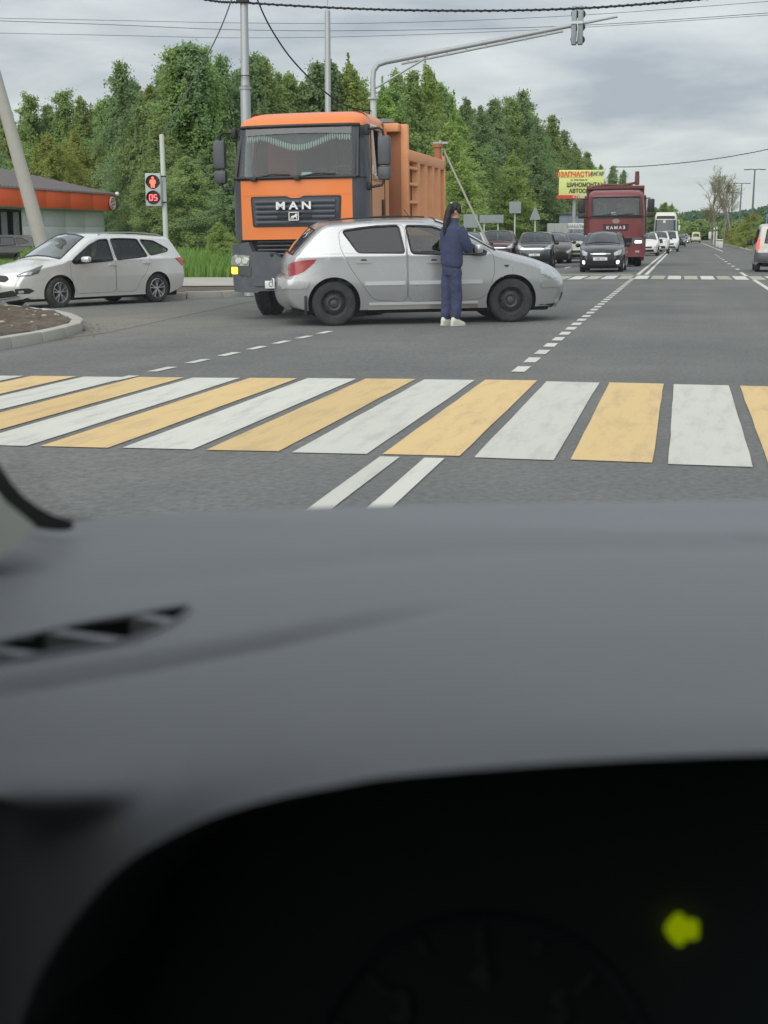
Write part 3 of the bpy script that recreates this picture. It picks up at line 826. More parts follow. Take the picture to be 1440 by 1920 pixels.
# ------------------------------------------------------------------ right-hand side: T lamps, posts, blue sign
G = 'double-armed street lamps receding along the right verge'
for i, (u, vt, D, ub, lb) in enumerate(((1415.5, 318, 158, 1408, 'tallest and nearest of the double-armed street lamps'), (1391, 344, 198, 1384, 'second of the double-armed street lamps from the van'), (1374, 361.5, 238, 1369, 'third double-armed street lamp, in front of the bare trees'), (1362, 372, 285, 1358, 'smallest double-armed street lamp, farthest along the verge'))):
    base = ground_at(ub, D); top = at(u, vt, D)
    e = empty('street_lamp', base, 0, lb, 'street lamp', G)
    t = top - base
    m = MB(); m.tube([(0, 0, 0), t * .5, t], [.14, .12, .08], 10); m.build('pole', mat('dark_lamp_steel', (.10, .115, .12), .5), e)
    for sg_ in (-1, 1):
        m = MB(); m.tube([t, t + Vector((sg_ * .5, 0, .05)), t + Vector((sg_ * .75, 0, .03))], .05, 6); m.box(t + Vector((sg_ * .95, 0, .0)), (.62, .26, .09), b=.02); m.build('lamp_arm', M_black, e)
G = 'white marker posts in the verge'
for i, (u, D, lb) in enumerate(((1338.5, 205, 'slim white marker post farthest along the right verge'), (1343.5, 190, 'slim white marker post, second from the far end'), (1346.5, 165, 'broad white marker block beside the right verge grass'), (1352.5, 150, 'broad white marker block nearest the street lamps'))):
    base = ground_at(u, D); e = empty('marker_post', base, 0, lb, 'post', G)
    hh = (2.6 if i < 2 else .95)
    m = MB(); m.box((0, 0, hh / 2), (.16 if i < 2 else .42, .14, hh), b=.02); m.build('post', M_white, e)
    m = MB(); m.box((0, -.075, hh * .82), ((.13 if i < 2 else .36), .02, hh * .1)); m.build('reflector', M_black, e)
base = ground_at(1331, 230); e = empty('road_sign', base, 0, 'tall white rectangular road sign at the far bend', 'road sign')
m = MB(); m.box((0, 0, 1.45), (.42, .04, 1.15), b=.01); m.build('panel', M_white, e)
m = MB(); m.cyl((0, .04, 0), (0, .04, 1.8), .05, n=8); m.build('post', M_signback, e)
base = ground_at(1442, 100); e = empty('direction_sign', base, YAW * .3, 'blue direction sign with white lettering above the van', 'road sign')
zz = at(1442, 411, 100).z
m = MB(); m.box((.18, 0, zz), (.92, .04, .74), b=.02); m.build('panel', mat('sign_blue', (.02, .07, .24), .4), e)
m = MB(); 
for (cx, cz, w, h) in ((.18, .345, .86, .02), (.18, -.345, .86, .02), (-.24, 0, .02, .68), (.6, 0, .02, .68)): m.box((cx, -.025, zz + cz), (w, .012, h))
m.build('border', M_white, e)
text('lettering', 'М4', .5, M_white, e, frame4((.2, -.03, zz), (1, 0, 0), (0, 0, 1)), depth=.004)
m = MB(); m.cyl((0.2, .06, 0), (0.2, .06, zz), .05, n=8); m.build('post', M_galv, e)
# ------------------------------------------------------------------ trees
M_bark = mat('grey_bark', (.16, .145, .12), .95, var=.4, vscale=5)
M_birch = mat('birch_bark', (.42, .41, .37), .9, var=.35, vscale=7)
LEAF = {
    'dark': leafmat('dark_green_leaves', (.225, .325, .165), (.325, .430, .205), .5, .14),
    'mid': leafmat('mid_green_leaves', (.280, .390, .150), (.375, .485, .190), .5, .14),
    'light': leafmat('light_green_leaves', (.330, .455, .138), (.420, .530, .175), .5, .12),
    'olive': leafmat('yellowing_leaves', (.335, .400, .112), (.420, .455, .155), .5, .12),
}
rng = np.random.default_rng(11)
def quads_mesh(name, P, sz, m, droop=0.0, axis=None):
    n = len(P)
    # leaves lie outwards and skywards, as they do on a tree, with plenty of scatter
    ctr = np.zeros((n, 3)) if axis is None else axis
    o = P - ctr; o[:, 2] = 0; o /= np.linalg.norm(o, axis=1)[:, None] + 1e-6
    nn = o * .65 + np.array([0, 0, .62]) + rng.normal(size=(n, 3)) * .55; nn /= np.linalg.norm(nn, axis=1)[:, None]
    a = rng.normal(size=(n, 3)); a[:, 2] -= droop; a -= nn * (a * nn).sum(1)[:, None]; a /= np.linalg.norm(a, axis=1)[:, None]
    b = np.cross(nn, a)
    s = sz * rng.uniform(.6, 1.35, n)[:, None]
    V = np.stack([P - a * s, P - b * s * .62, P + a * s, P + b * s * .62], 1).reshape(-1, 3)
    me = bpy.data.meshes.new(name)
    me.vertices.add(4 * n); me.vertices.foreach_set('co', V.ravel().astype(np.float32))
    me.loops.add(4 * n); me.loops.foreach_set('vertex_index', np.arange(4 * n, dtype=np.int32))
    me.polygons.add(n); me.polygons.foreach_set('loop_start', np.arange(0, 4 * n, 4, dtype=np.int32))
    me.update(calc_edges=True); me.validate()
    if m: me.materials.append(m)
    return me
def crown_points(h, rad, t0, nb, per, prof, lift, drop, tops=1):
    out_ = []; segs = []; ph = rng.uniform(0, 6)
    for i in range(nb):
        t = t0 + (1 - t0) * ((i + .5) / nb) ** .85
        az = i * 2.39996 + rng.uniform(-.5, .5)
        L = rad * prof(t) * rng.uniform(.35, 1.0) * (1 + .35 * math.sin(az * 2 + ph) + .2 * math.sin(az * 3 + t * 9 + ph)) * 1.25 + .12
        d = np.array([math.cos(az), math.sin(az), 0])
        k = int(per * (L / rad + .12) * rng.uniform(.6, 1.3)) + 6
        s = rng.uniform(.12, 1, k) ** .8
        base = np.array([0, 0, t * h])
        z = lift * s - drop * s * s
        p = base + d * (s * L)[:, None]; p[:, 2] += z * L
        # twigs: leaves gathered in tufts along the branch
        tuft = rng.normal(size=(max(3, k // 14), 3)) * np.array([.30, .30, .22]) * (.25 + .5 * L / rad)
        p += tuft[rng.integers(0, len(tuft), k)] * (.35 + s)[:, None] + rng.normal(size=(k, 3)) * .10
        out_.append(p)
        se = np.linspace(0, 1, 4)
        segs.append([tuple(base + d * (q * L) + np.array([0, 0, (lift * q - drop * q * q) * L])) for q in se])
    return np.concatenate(out_), segs
PROF = {
    'pointed': lambda t: (1 - t) ** .45 * min(1, .6 + t * 1.6),
    'oval': lambda t: max(.05, math.sin(math.pi * min(1, t * .93 + .10)) ** .7),
    'spindle': lambda t: max(.05, (math.sin(math.pi * (t * .86 + .10))) ** 1.1) * (1 - .35 * t),
    'spruce': lambda t: (1 - t) ** .65 + .03,
}
def tree_kind(h, rad, kind, leaf, bark, nb=125, per=230, sz=.088, t0=.06, lift=.75, drop=.75, droop=.5):
    P, segs = crown_points(h, rad, t0, nb, per, PROF[kind], lift, drop)
    # feathery leader shoots reaching past the crown
    for q in range(16):
        a = rng.uniform(0, 6.28); r0 = rad * rng.uniform(.05, .95); n = 130
        zb = h * (.93 - .42 * (r0 / rad)) * rng.uniform(.85, 1.0); ln = h * rng.uniform(.10, .22)
        s = rng.uniform(0, 1, n); c = np.array([math.cos(a), math.sin(a)]) * r0
        pp = np.stack([c[0] * (1 + .12 * s), c[1] * (1 + .12 * s), zb + s * ln], 1) + rng.normal(size=(n, 3)) * np.array([.15, .15, .08]) * (1.05 - s)[:, None] ** .8
        P = np.concatenate([P, pp])
    n = 130; s = rng.uniform(0, 1, n)
    P = np.concatenate([P, np.stack([0 * s, 0 * s, h * (.86 + .16 * s)], 1) + rng.normal(size=(n, 3)) * np.array([.16, .16, .08]) * (1.05 - s)[:, None]])
    cm = quads_mesh('crown', P, sz, leaf, droop)
    m = MB(); m.tube([(0, 0, -.2), (.05, .02, h * .3), (-.04, .03, h * .65), (0, 0, h * .97)], [h * .013, h * .011, h * .006, .012], 7)
    for s in segs[::2]: m.tube(s, [.04, .028, .018, .008], 4, cap=False)
    tm = m.mesh('trunk', bark)
    return cm, tm
TK = {
    'birch_dark': tree_kind(12, 2.0, 'pointed', LEAF['dark'], M_birch),
    'birch_mid': tree_kind(12, 2.2, 'spindle', LEAF['mid'], M_birch),
    'alder_dark': tree_kind(12, 2.5, 'oval', LEAF['dark'], M_bark, per=240),
    'alder_mid': tree_kind(12, 2.4, 'oval', LEAF['mid'], M_bark, lift=.9),
    'aspen_light': tree_kind(12, 2.1, 'spindle', LEAF['light'], M_birch, lift=.95),
    'willow_olive': tree_kind(12, 3.2, 'oval', LEAF['olive'], M_bark, drop=1.1),
    'spiky_dark': tree_kind(12, 1.6, 'spruce', LEAF['dark'], M_bark, nb=140, lift=.5, drop=.75, per=200),
    'tall_mid': tree_kind(12, 1.7, 'pointed', LEAF['mid'], M_birch, lift=1.1, drop=.5),
}
KN = {'birch_dark': 'birch_tree', 'birch_mid': 'birch_tree', 'alder_dark': 'alder_tree', 'alder_mid': 'alder_tree', 'aspen_light': 'aspen_tree', 'willow_olive': 'willow_tree', 'spiky_dark': 'conical_tree', 'tall_mid': 'birch_tree'}
KL = {'birch_dark': 'dark pointed birch', 'birch_mid': 'mid-green spindle-shaped birch', 'alder_dark': 'dark rounded broadleaf tree', 'alder_mid': 'mid-green rounded broadleaf tree',
      'aspen_light': 'light yellow-green slender tree', 'willow_olive': 'yellowing bushy tree', 'spiky_dark': 'narrow dark conical tree', 'tall_mid': 'tall feathery mid-green birch'}
def tree(k, u, vt, D, label, group, squash=1.0):
    base = ground_at(u, D)
    h = (at(u, vt, D)).z
    e = empty(KN[k], base, random.uniform(0, 6.28), label, 'tree', group)
    s = h / 12.2
    sw = s * squash * random.uniform(.88, 1.12)
    for nm, me in (('crown', TK[k][0]), ('trunk', TK[k][1])):
        o = obj(nm, me, e); o.scale = (sw, sw, s)
    e.rotation_euler.x = random.uniform(-.02, .02)
    return e
def zone(u):
    if u < 205: return 'over the red-fascia building'
    if u < 455: return 'between the building and the orange truck'
    if u < 690: return 'rising behind the orange truck cab'
    if u < 845: return 'behind the orange dump body'
    if u < 1045: return 'behind the road signs and queued cars'
    return 'beside the yellow billboard and red truck'
front = [('birch_dark', -28, 190, 112), ('birch_mid', 22, 200, 112), ('tall_mid', 68, 181, 111), ('birch_dark', 100, 196, 113), ('tall_mid', 130, 173, 110), ('birch_mid', 166, 182, 109),
    ('tall_mid', 207, 186, 106), ('birch_dark', 241, 118, 95), ('alder_dark', 268, 178, 93), ('birch_mid', 292, 160, 92), ('alder_dark', 322, 150, 91), ('tall_mid', 343, 92, 89), ('birch_dark', 368, 84, 89), ('tall_mid', 388, 96, 90),
    ('birch_dark', 424, 106, 92), ('alder_dark', 408, 150, 91), ('spiky_dark', 446, 150, 94), ('birch_dark', 478, 102, 93), ('birch_mid', 503, 108, 94), ('alder_mid', 524, 138, 96), ('tall_mid', 548, 142, 97), ('birch_mid', 572, 155, 98),
    ('birch_dark', 598, 118, 97), ('spiky_dark', 622, 116, 98), ('aspen_light', 655, 124, 98), ('birch_mid', 684, 165, 100), ('aspen_light', 716, 165, 100), ('tall_mid', 744, 140, 101), ('birch_mid', 772, 134, 103), ('aspen_light', 800, 129, 105),
    ('birch_mid', 826, 158, 108), ('aspen_light', 846, 205, 112), ('spiky_dark', 872, 184, 118), ('alder_dark', 896, 198, 124), ('birch_dark', 922, 186, 130), ('tall_mid', 948, 186, 137), ('birch_dark', 977, 171, 142), ('alder_dark', 1001, 218, 150),
    ('birch_mid', 1030, 216, 163), ('birch_dark', 1050, 244, 180), ('alder_mid', 1074, 268, 200), ('birch_dark', 1098, 284, 232), ('spiky_dark', 1122, 308, 268), ('birch_dark', 1146, 310, 300), ('spiky_dark', 1166, 318, 330)]
from collections import Counter
low = [('willow_olive', 104, 250, 99, 1.2), ('willow_olive', 146, 246, 104, 1.2), ('willow_olive', 190, 262, 104, 1.0), ('alder_mid', 60, 268, 103, 1.3), ('alder_dark', 240, 270, 99, 1.3), ('alder_dark', 16, 285, 104, 1.3),
    ('alder_mid', 278, 300, 82, 1.2), ('birch_mid', 305, 215, 82, 1.3), ('alder_mid', 352, 290, 76, 1.7), ('alder_dark', 405, 262, 78, 1.6), ('alder_dark', 436, 330, 72, 2.0),
    ('aspen_light', 838, 228, 90, 1.5), ('alder_mid', 880, 262, 98, 1.6), ('aspen_light', 862, 300, 86, 1.7), ('alder_dark', 925, 258, 112, 1.5), ('aspen_light', 958, 290, 108, 1.6), ('alder_dark', 1000, 290, 122, 1.6), ('alder_mid', 1035, 302, 132, 1.6), ('alder_dark', 1070, 330, 150, 1.6),
    ('alder_dark', 1110, 345, 190, 1.6), ('alder_mid', 1150, 360, 240, 1.8), ('alder_dark', 1185, 372, 300, 1.8), ('willow_olive', 1052, 318, 140, 1.0)]
def u_order(rows):
    seen = Counter(); tot = Counter((k, zone(u)) for k, u, *_ in rows); out_ = []
    ORD = ['first', 'second', 'third', 'fourth', 'fifth']
    for row in sorted(rows, key=lambda r: r[1]):
        key = (row[0], zone(row[1])); i = seen[key]; seen[key] += 1
        out_.append((row, (ORD[i] if tot[key] > 1 else ''), tot[key]))
    return out_
for row, o_, n_ in u_order(front):
    k, u, vt, D = row
    lb = KL[k] + ' on the skyline ' + zone(u)
    if o_: lb = o_ + ' ' + lb + ', counting from the building side'
    w = lb.split()
    if len(w) > 16: lb = o_ + ' ' + KL[k] + ' ' + zone(u) + ' from the building side'
    tree(k, u, vt, D, lb, 'tall trees of the forest edge')
for row, o_, n_ in u_order(low):
    k, u, vt, D, sq = row
    tree(k, u, vt, D, ((o_ + ' ') if o_ else '') + 'low ' + KL[k] + ' ' + zone(u), 'low trees at the front of the forest edge', sq)
# trees behind the front row, alike in the photograph
ks = list(TK)
for row in front:
    k, u, vt, D = row
    for q in range(2):
        kk = random.choice(['birch_dark', 'birch_mid', 'alder_dark', 'birch_dark', 'tall_mid'])
        tree(kk, u + random.uniform(-22, 22), vt + random.uniform(18, 55), D + random.uniform(7, 20) * (1 + D / 200), 'forest tree half hidden behind the front row of tall trees', 'trees half hidden behind the front row', 1.25)
# uncounted wood behind, and the far wooded hills
def wood(name, pts, per, sz, m, rw=.32):
    P = []; AX = []
    for (x, y, h) in pts:
        n = int(per); r = h * rw
        t = rng.uniform(0.02, 1, n); q = rng.uniform(0, 6.28, n); rr = r * np.sqrt(rng.uniform(0.15, 1, n)) * np.sin(np.pi * np.clip(t * .88 + .08, 0, 1)) ** .6
        P.append(np.stack([x + rr * np.cos(q), y + rr * np.sin(q), t * h], 1)); AX.append(np.tile([x, y, 0.0], (n, 1)))
    me = quads_mesh(name, np.concatenate(P), sz, m, 0.0, np.concatenate(AX))
    o = obj(name, me); o['kind'] = 'stuff'; return o
pts = []
for i in range(330):
    u = random.uniform(-120, 1120); D = np.interp(u, [-120, 200, 500, 800, 950, 1080, 1120], [128, 116, 112, 122, 165, 235, 270]) * random.uniform(1.05, 1.28)
    vt = np.interp(u, [-120, 180, 205, 360, 480, 570, 650, 800, 870, 980, 1040, 1090, 1120], [215, 215, 190, 140, 140, 180, 160, 165, 215, 205, 250, 295, 320]) + random.uniform(10, 90)
    p = ground_at(u, D); pts.append((p.x, p.y, at(u, vt, D).z))
wood('dense_wood', pts, 420, .24, LEAF['dark'])
M_far = leafmat('far_leaves', (.130, .200, .145), (.180, .255, .155), .4, .1)
M_far2 = leafmat('far_pale_leaves', (.22, .305, .135), (.31, .37, .16), .4, .1)
pts = []
for i in range(420):
    u = random.uniform(1120, 1660); D = random.uniform(520, 760)
    vt = np.interp(u, [1120, 1200, 1265, 1290, 1330, 1350, 1400, 1440, 1660], [372, 386, 402, 398, 397, 402, 396, 386, 380]) + random.uniform(-3, 10)
    p = ground_at(u, D); pts.append((p.x, p.y, at(u, vt, D).z))
wood('far_forest', pts, 240, .7, M_far)
pts = []
for i in range(110):
    u = random.choice((random.uniform(1262, 1400), random.uniform(1262, 1640))); D = random.uniform(430, 500)
    vt = random.uniform(411, 428); p = ground_at(u, D); pts.append((p.x, p.y, at(u, vt, D).z))
wood('far_thicket', pts, 220, .6, M_far2)
for i, (k, u, vt, D, sq, lb) in enumerate((('birch_mid', 1243, 379, 330, 1.9, 'pale tall tree directly behind the white bus roof'), ('aspen_light', 1256, 384, 335, 1.9, 'light slender tree beside the pale tree behind the bus'), ('alder_dark', 1226, 388, 320, 1.7, 'dark tree between the red truck and the bus'))):
    tree(k, u, vt, D, lb, 'trees beyond the bus', sq)
G = 'bushes along the right verge'
for i, (k, u, vt, D, sq, lb) in enumerate((('willow_olive', 1412, 398, 150, 1.9, 'tall yellow-green bush behind the nearest double-armed lamp'), ('aspen_light', 1396, 412, 160, 2.2, 'light green bush between two double-armed lamps'), ('willow_olive', 1378, 425, 170, 2.6, 'low olive bush at the foot of the second lamp'), ('alder_mid', 1436, 404, 140, 2.2, 'green bush behind the blue direction sign'), ('alder_mid', 1456, 398, 150, 2.0, 'tall green bush at the frame edge above the van'), ('willow_olive', 1425, 428, 128, 2.8, 'low yellowing bush close behind the van roof'),
    ('willow_olive', 1398, 432, 140, 3.0, 'low spreading olive bush on the verge grass'), ('willow_olive', 1480, 410, 140, 2.2, 'yellowing bush beyond the blue direction sign'))):
    e = tree(k, u, vt, D, lb, G, sq); e.name = 'bush'
e = tree('aspen_light', 411, 408, 52, 'bright green leafy bush in the tall grass beside the truck mirror', None, 2.2); e.name = 'bush'
e = tree('aspen_light', 432, 428, 53, 'small bright bush in tall grass against the truck cab', None, 2.4); e.name = 'bush'

# bare pale trees on the right
M_sparse = leafmat('sparse_tan_leaves', (.20, .25, .10), (.30, .31, .14), .4, .1)
M_bare = mat('pale_bare_bark', (.24, .21, .17), .9, var=.25)
def bare_tree(seed, h, label, u, D):
    rnd = random.Random(seed)
    base = ground_at(u, D)
    e = empty('bare_tree', base, 0, label, 'tree', 'bare trees on the right verge')
    m = MB(); tw = MB()
    def br(p, d, L, r, lev):
        pts = [p]; q = p; dd = d
        for i in range(3):
            dd = (dd + Vector((rnd.uniform(-.16, .16), rnd.uniform(-.16, .16), .05))).normalized(); q = q + dd * L / 3; pts.append(q)
        (m if lev < 1 else tw).tube(pts, [r, r * .85, r * .7, r * .5], 5, cap=False)
        if lev >= 4: return
        for i in range(5 if lev else 9):
            t = rnd.uniform(.35, 1) if lev else rnd.uniform(.5, 1)
            s = pts[min(3, int(t * 3))].lerp(pts[min(3, int(t * 3) + 1)], t * 3 % 1)
            a = rnd.uniform(0, 6.28); sp_ = .75 if lev else .6
            nd = (dd + Vector((math.cos(a) * sp_, math.sin(a) * sp_, rnd.uniform(-.1, .35)))).normalized()
            br(s, nd, L * rnd.uniform(.38, .58), r * .42, lev + 1)
    br(Vector((0, 0, -.1)), Vector((0, 0, 1)), h * .72, h * .018, 0)
    m.build('trunk', M_bare, e); tw.build('branches', M_bare, e)
    tips = np.array([v for v in tw.v[::7] if v[2] > h * .35]); tips = tips[rng.integers(0, len(tips), 1500)] + rng.normal(size=(1500, 3)) * .25
    obj('sparse_leaves', quads_mesh('sparse_leaves', tips, .09, M_sparse), e)
bare_tree(3, 11, 'tallest bare pale tree with a spreading twiggy crown', 1342, 245)
bare_tree(5, 9.5, 'bare pale tree second from the tallest bare one', 1357, 255)
bare_tree(8, 10, 'bare pale tree standing against the third lamp', 1371, 235)
bare_tree(9, 7, 'small bare tree, thinnest of the bare pale trees', 1334, 265)
# ------------------------------------------------------------------ cars
def catm(pts, n=4):
    out_ = []; tags = {}
    P = [np.array(p[:2], float) for p in pts]
    for i in range(len(P)):
        if len(pts[i]) > 2: tags[pts[i][2]] = i * n
        if i == len(P) - 1: out_.append(P[i]); break
        p0, p1, p2, p3 = P[max(0, i - 1)], P[i], P[i + 1], P[min(len(P) - 1, i + 2)]
        # centripetal-style tangents keep corners tight
        d1 = np.linalg.norm(p2 - p1)
        m1 = (p2 - p0) / (np.linalg.norm(p2 - p1) + np.linalg.norm(p1 - p0) + 1e-9) * d1
        m2 = (p3 - p1) / (np.linalg.norm(p3 - p2) + np.linalg.norm(p2 - p1) + 1e-9) * d1
        for k in range(n):
            t = k / n
            out_.append((2 * t ** 3 - 3 * t * t + 1) * p1 + (t ** 3 - 2 * t * t + t) * m1 + (-2 * t ** 3 + 3 * t * t) * p2 + (t ** 3 - t * t) * m2)
    return np.array(out_), tags
def np_inside(pts, poly):
    pts = np.asarray(pts); x, y = pts[:, 0], pts[:, 1]; c = np.zeros(len(pts), bool)
    n = len(poly); j = n - 1
    for i in range(n):
        xi, yi = poly[i]; xj, yj = poly[j]
        with np.errstate(divide='ignore', invalid='ignore'):
            k = ((yi > y) != (yj > y)) & (x < (xj - xi) * (y - yi) / (yj - yi + 1e-12) + xi)
        c ^= k; j = i
    return c
def np_dist(pts, line):
    pts = np.asarray(pts); best = np.full(len(pts), 1e9)
    for a, b in zip(line[:-1], line[1:]):
        ab = b - a; L = ab @ ab + 1e-12
        t = np.clip(((pts - a) @ ab) / L, 0, 1)
        best = np.minimum(best, np.linalg.norm(pts - (a + t[:, None] * ab), axis=1))
    return best
def cdt(poly, extra, loops=()):
    V = [Vector(p) for p in poly]; E = [(i, (i + 1) % len(poly)) for i in range(len(poly))]
    for lp in loops:
        k = len(V); V += [Vector(p) for p in lp]; E += [(k + i, k + (i + 1) % len(lp)) for i in range(len(lp))]
    V += [Vector(p) for p in extra]
    r = geometry.delaunay_2d_cdt(V, E, [], 0, 1e-4)
    v = np.array([(p.x, p.y) for p in r[0]]); f = np.array([list(t) for t in r[2] if len(t) == 3])
    return v, f
def resample_loop(lp, step=.06):
    o_ = []
    for i in range(len(lp)):
        a = np.array(lp[i], float); b = np.array(lp[(i + 1) % len(lp)], float)
        n = max(1, int(np.linalg.norm(b - a) / step))
        o_ += [tuple(a + (b - a) * k / n) for k in range(n)]
    return o_
def round_loop(lp, r=.05, n=4):
    o_ = []; k = len(lp)
    for i in range(k):
        a, b, c = np.array(lp[i - 1], float), np.array(lp[i], float), np.array(lp[(i + 1) % k], float)
        l1, l2 = np.linalg.norm(a - b), np.linalg.norm(c - b); rr = min(r, l1 * .4, l2 * .4)
        p = b + (a - b) / l1 * rr; q = b + (c - b) / l2 * rr
        for j in range(n + 1):
            t = j / n; o_.append(tuple((1 - t) ** 2 * p + 2 * t * (1 - t) * b + t * t * q))
    return o_

WHEELS = {}
def wheel_meshes(r, w, style):
    key = (round(r, 3), round(w, 3), style)
    if key in WHEELS: return WHEELS[key]
    rr = r * (.60 if style == 'steel' else .68)
    t = MB(); t.lathe([(rr * .98, w * .5 - .02), (rr + .012, w * .5), (r * .86, w * .52), (r * .955, w * .46), (r, w * .34), (r, -w * .34), (r * .955, -w * .46), (rr, -w * .5)], 40)
    for k in range(3):   # tread grooves stand as ridges between
        pass
    tm = t.mesh('wheel', M_rubber)
    m = MB()
    if style == 'steel':
        m.lathe([(rr, w * .5 - .015), (rr * .93, w * .5 - .03), (rr * .86, w * .5 - .085), (rr * .70, w * .5 - .06), (rr * .50, w * .5 - .035), (rr * .32, w * .5 - .05), (rr * .28, w * .5 - .03), (rr * .12, w * .5 - .02), (0, w * .5 - .02)], 32)
        rm = [m.mesh('rim', M_steel_rim)]
        h = MB()
        for k in range(8):
            q = 2 * math.pi * k / 8
            h.lathe([(0, 0), (rr * .085, 0), (rr * .095, -.01)], 10, T=Matrix.Translation((math.cos(q) * rr * .77, w * .5 - .062, math.sin(q) * rr * .77)))
        rm.append(h.mesh('rim_hole', M_under))
    else:
        m.lathe([(rr, w * .5 - .01), (rr * .96, w * .5 - .005), (rr * .92, w * .5 - .03), (rr * .92, w * .5 - .12)], 36)
        m.lathe([(0, w * .5 - .02), (rr * .16, w * .5 - .02), (rr * .2, w * .5 - .05)], 20)
        ns = 5 if style == 'alloy' else 6
        for k in range(ns):
            for s_ in ((-.13, .13) if style == 'alloy' else (0,)):
                q = 2 * math.pi * k / ns + .3; q2 = q + s_ * 1.6
                a = Vector((math.cos(q + s_ * .5) * rr * .15, w * .5 - .03, math.sin(q + s_ * .5) * rr * .15)); b = Vector((math.cos(q2) * rr * .94, w * .5 - .02, math.sin(q2) * rr * .94))
                d = (b - a); L = d.length; d.normalize(); s2 = Vector((0, 1, 0)).cross(d)
                wd = rr * (.055 if style == 'alloy' else .10)
                m.add([a + s2 * wd, a - s2 * wd, b - s2 * wd * .8, b + s2 * wd * .8, a + s2 * wd - Vector((0, .04, 0)), a - s2 * wd - Vector((0, .04, 0)), b - s2 * wd * .8 - Vector((0, .05, 0)), b + s2 * wd * .8 - Vector((0, .05, 0))], [(0, 1, 2, 3), (4, 7, 6, 5), (0, 4, 5, 1), (1, 5, 6, 2), (2, 6, 7, 3), (3, 7, 4, 0)])
        rm = [m.mesh('rim', M_alloy)]
        h = MB(); h.lathe([(0, w * .5 - .11), (rr * .93, w * .5 - .11)], 24); rm.append(h.mesh('brake_disc', mat('brake_dark', (.03, .03, .032), .6)))
    WHEELS[key] = (tm, rm); return WHEELS[key]
def add_wheel(root, x, y, r, w, style, steer=0.0):
    tm, rm = wheel_meshes(r, w, style)
    o = obj('wheel', tm, root, (x, y, r), (0 if y > 0 else math.pi) + steer)
    for me in rm:
        c = obj(me.name.split('.')[0], me, o)
    return o

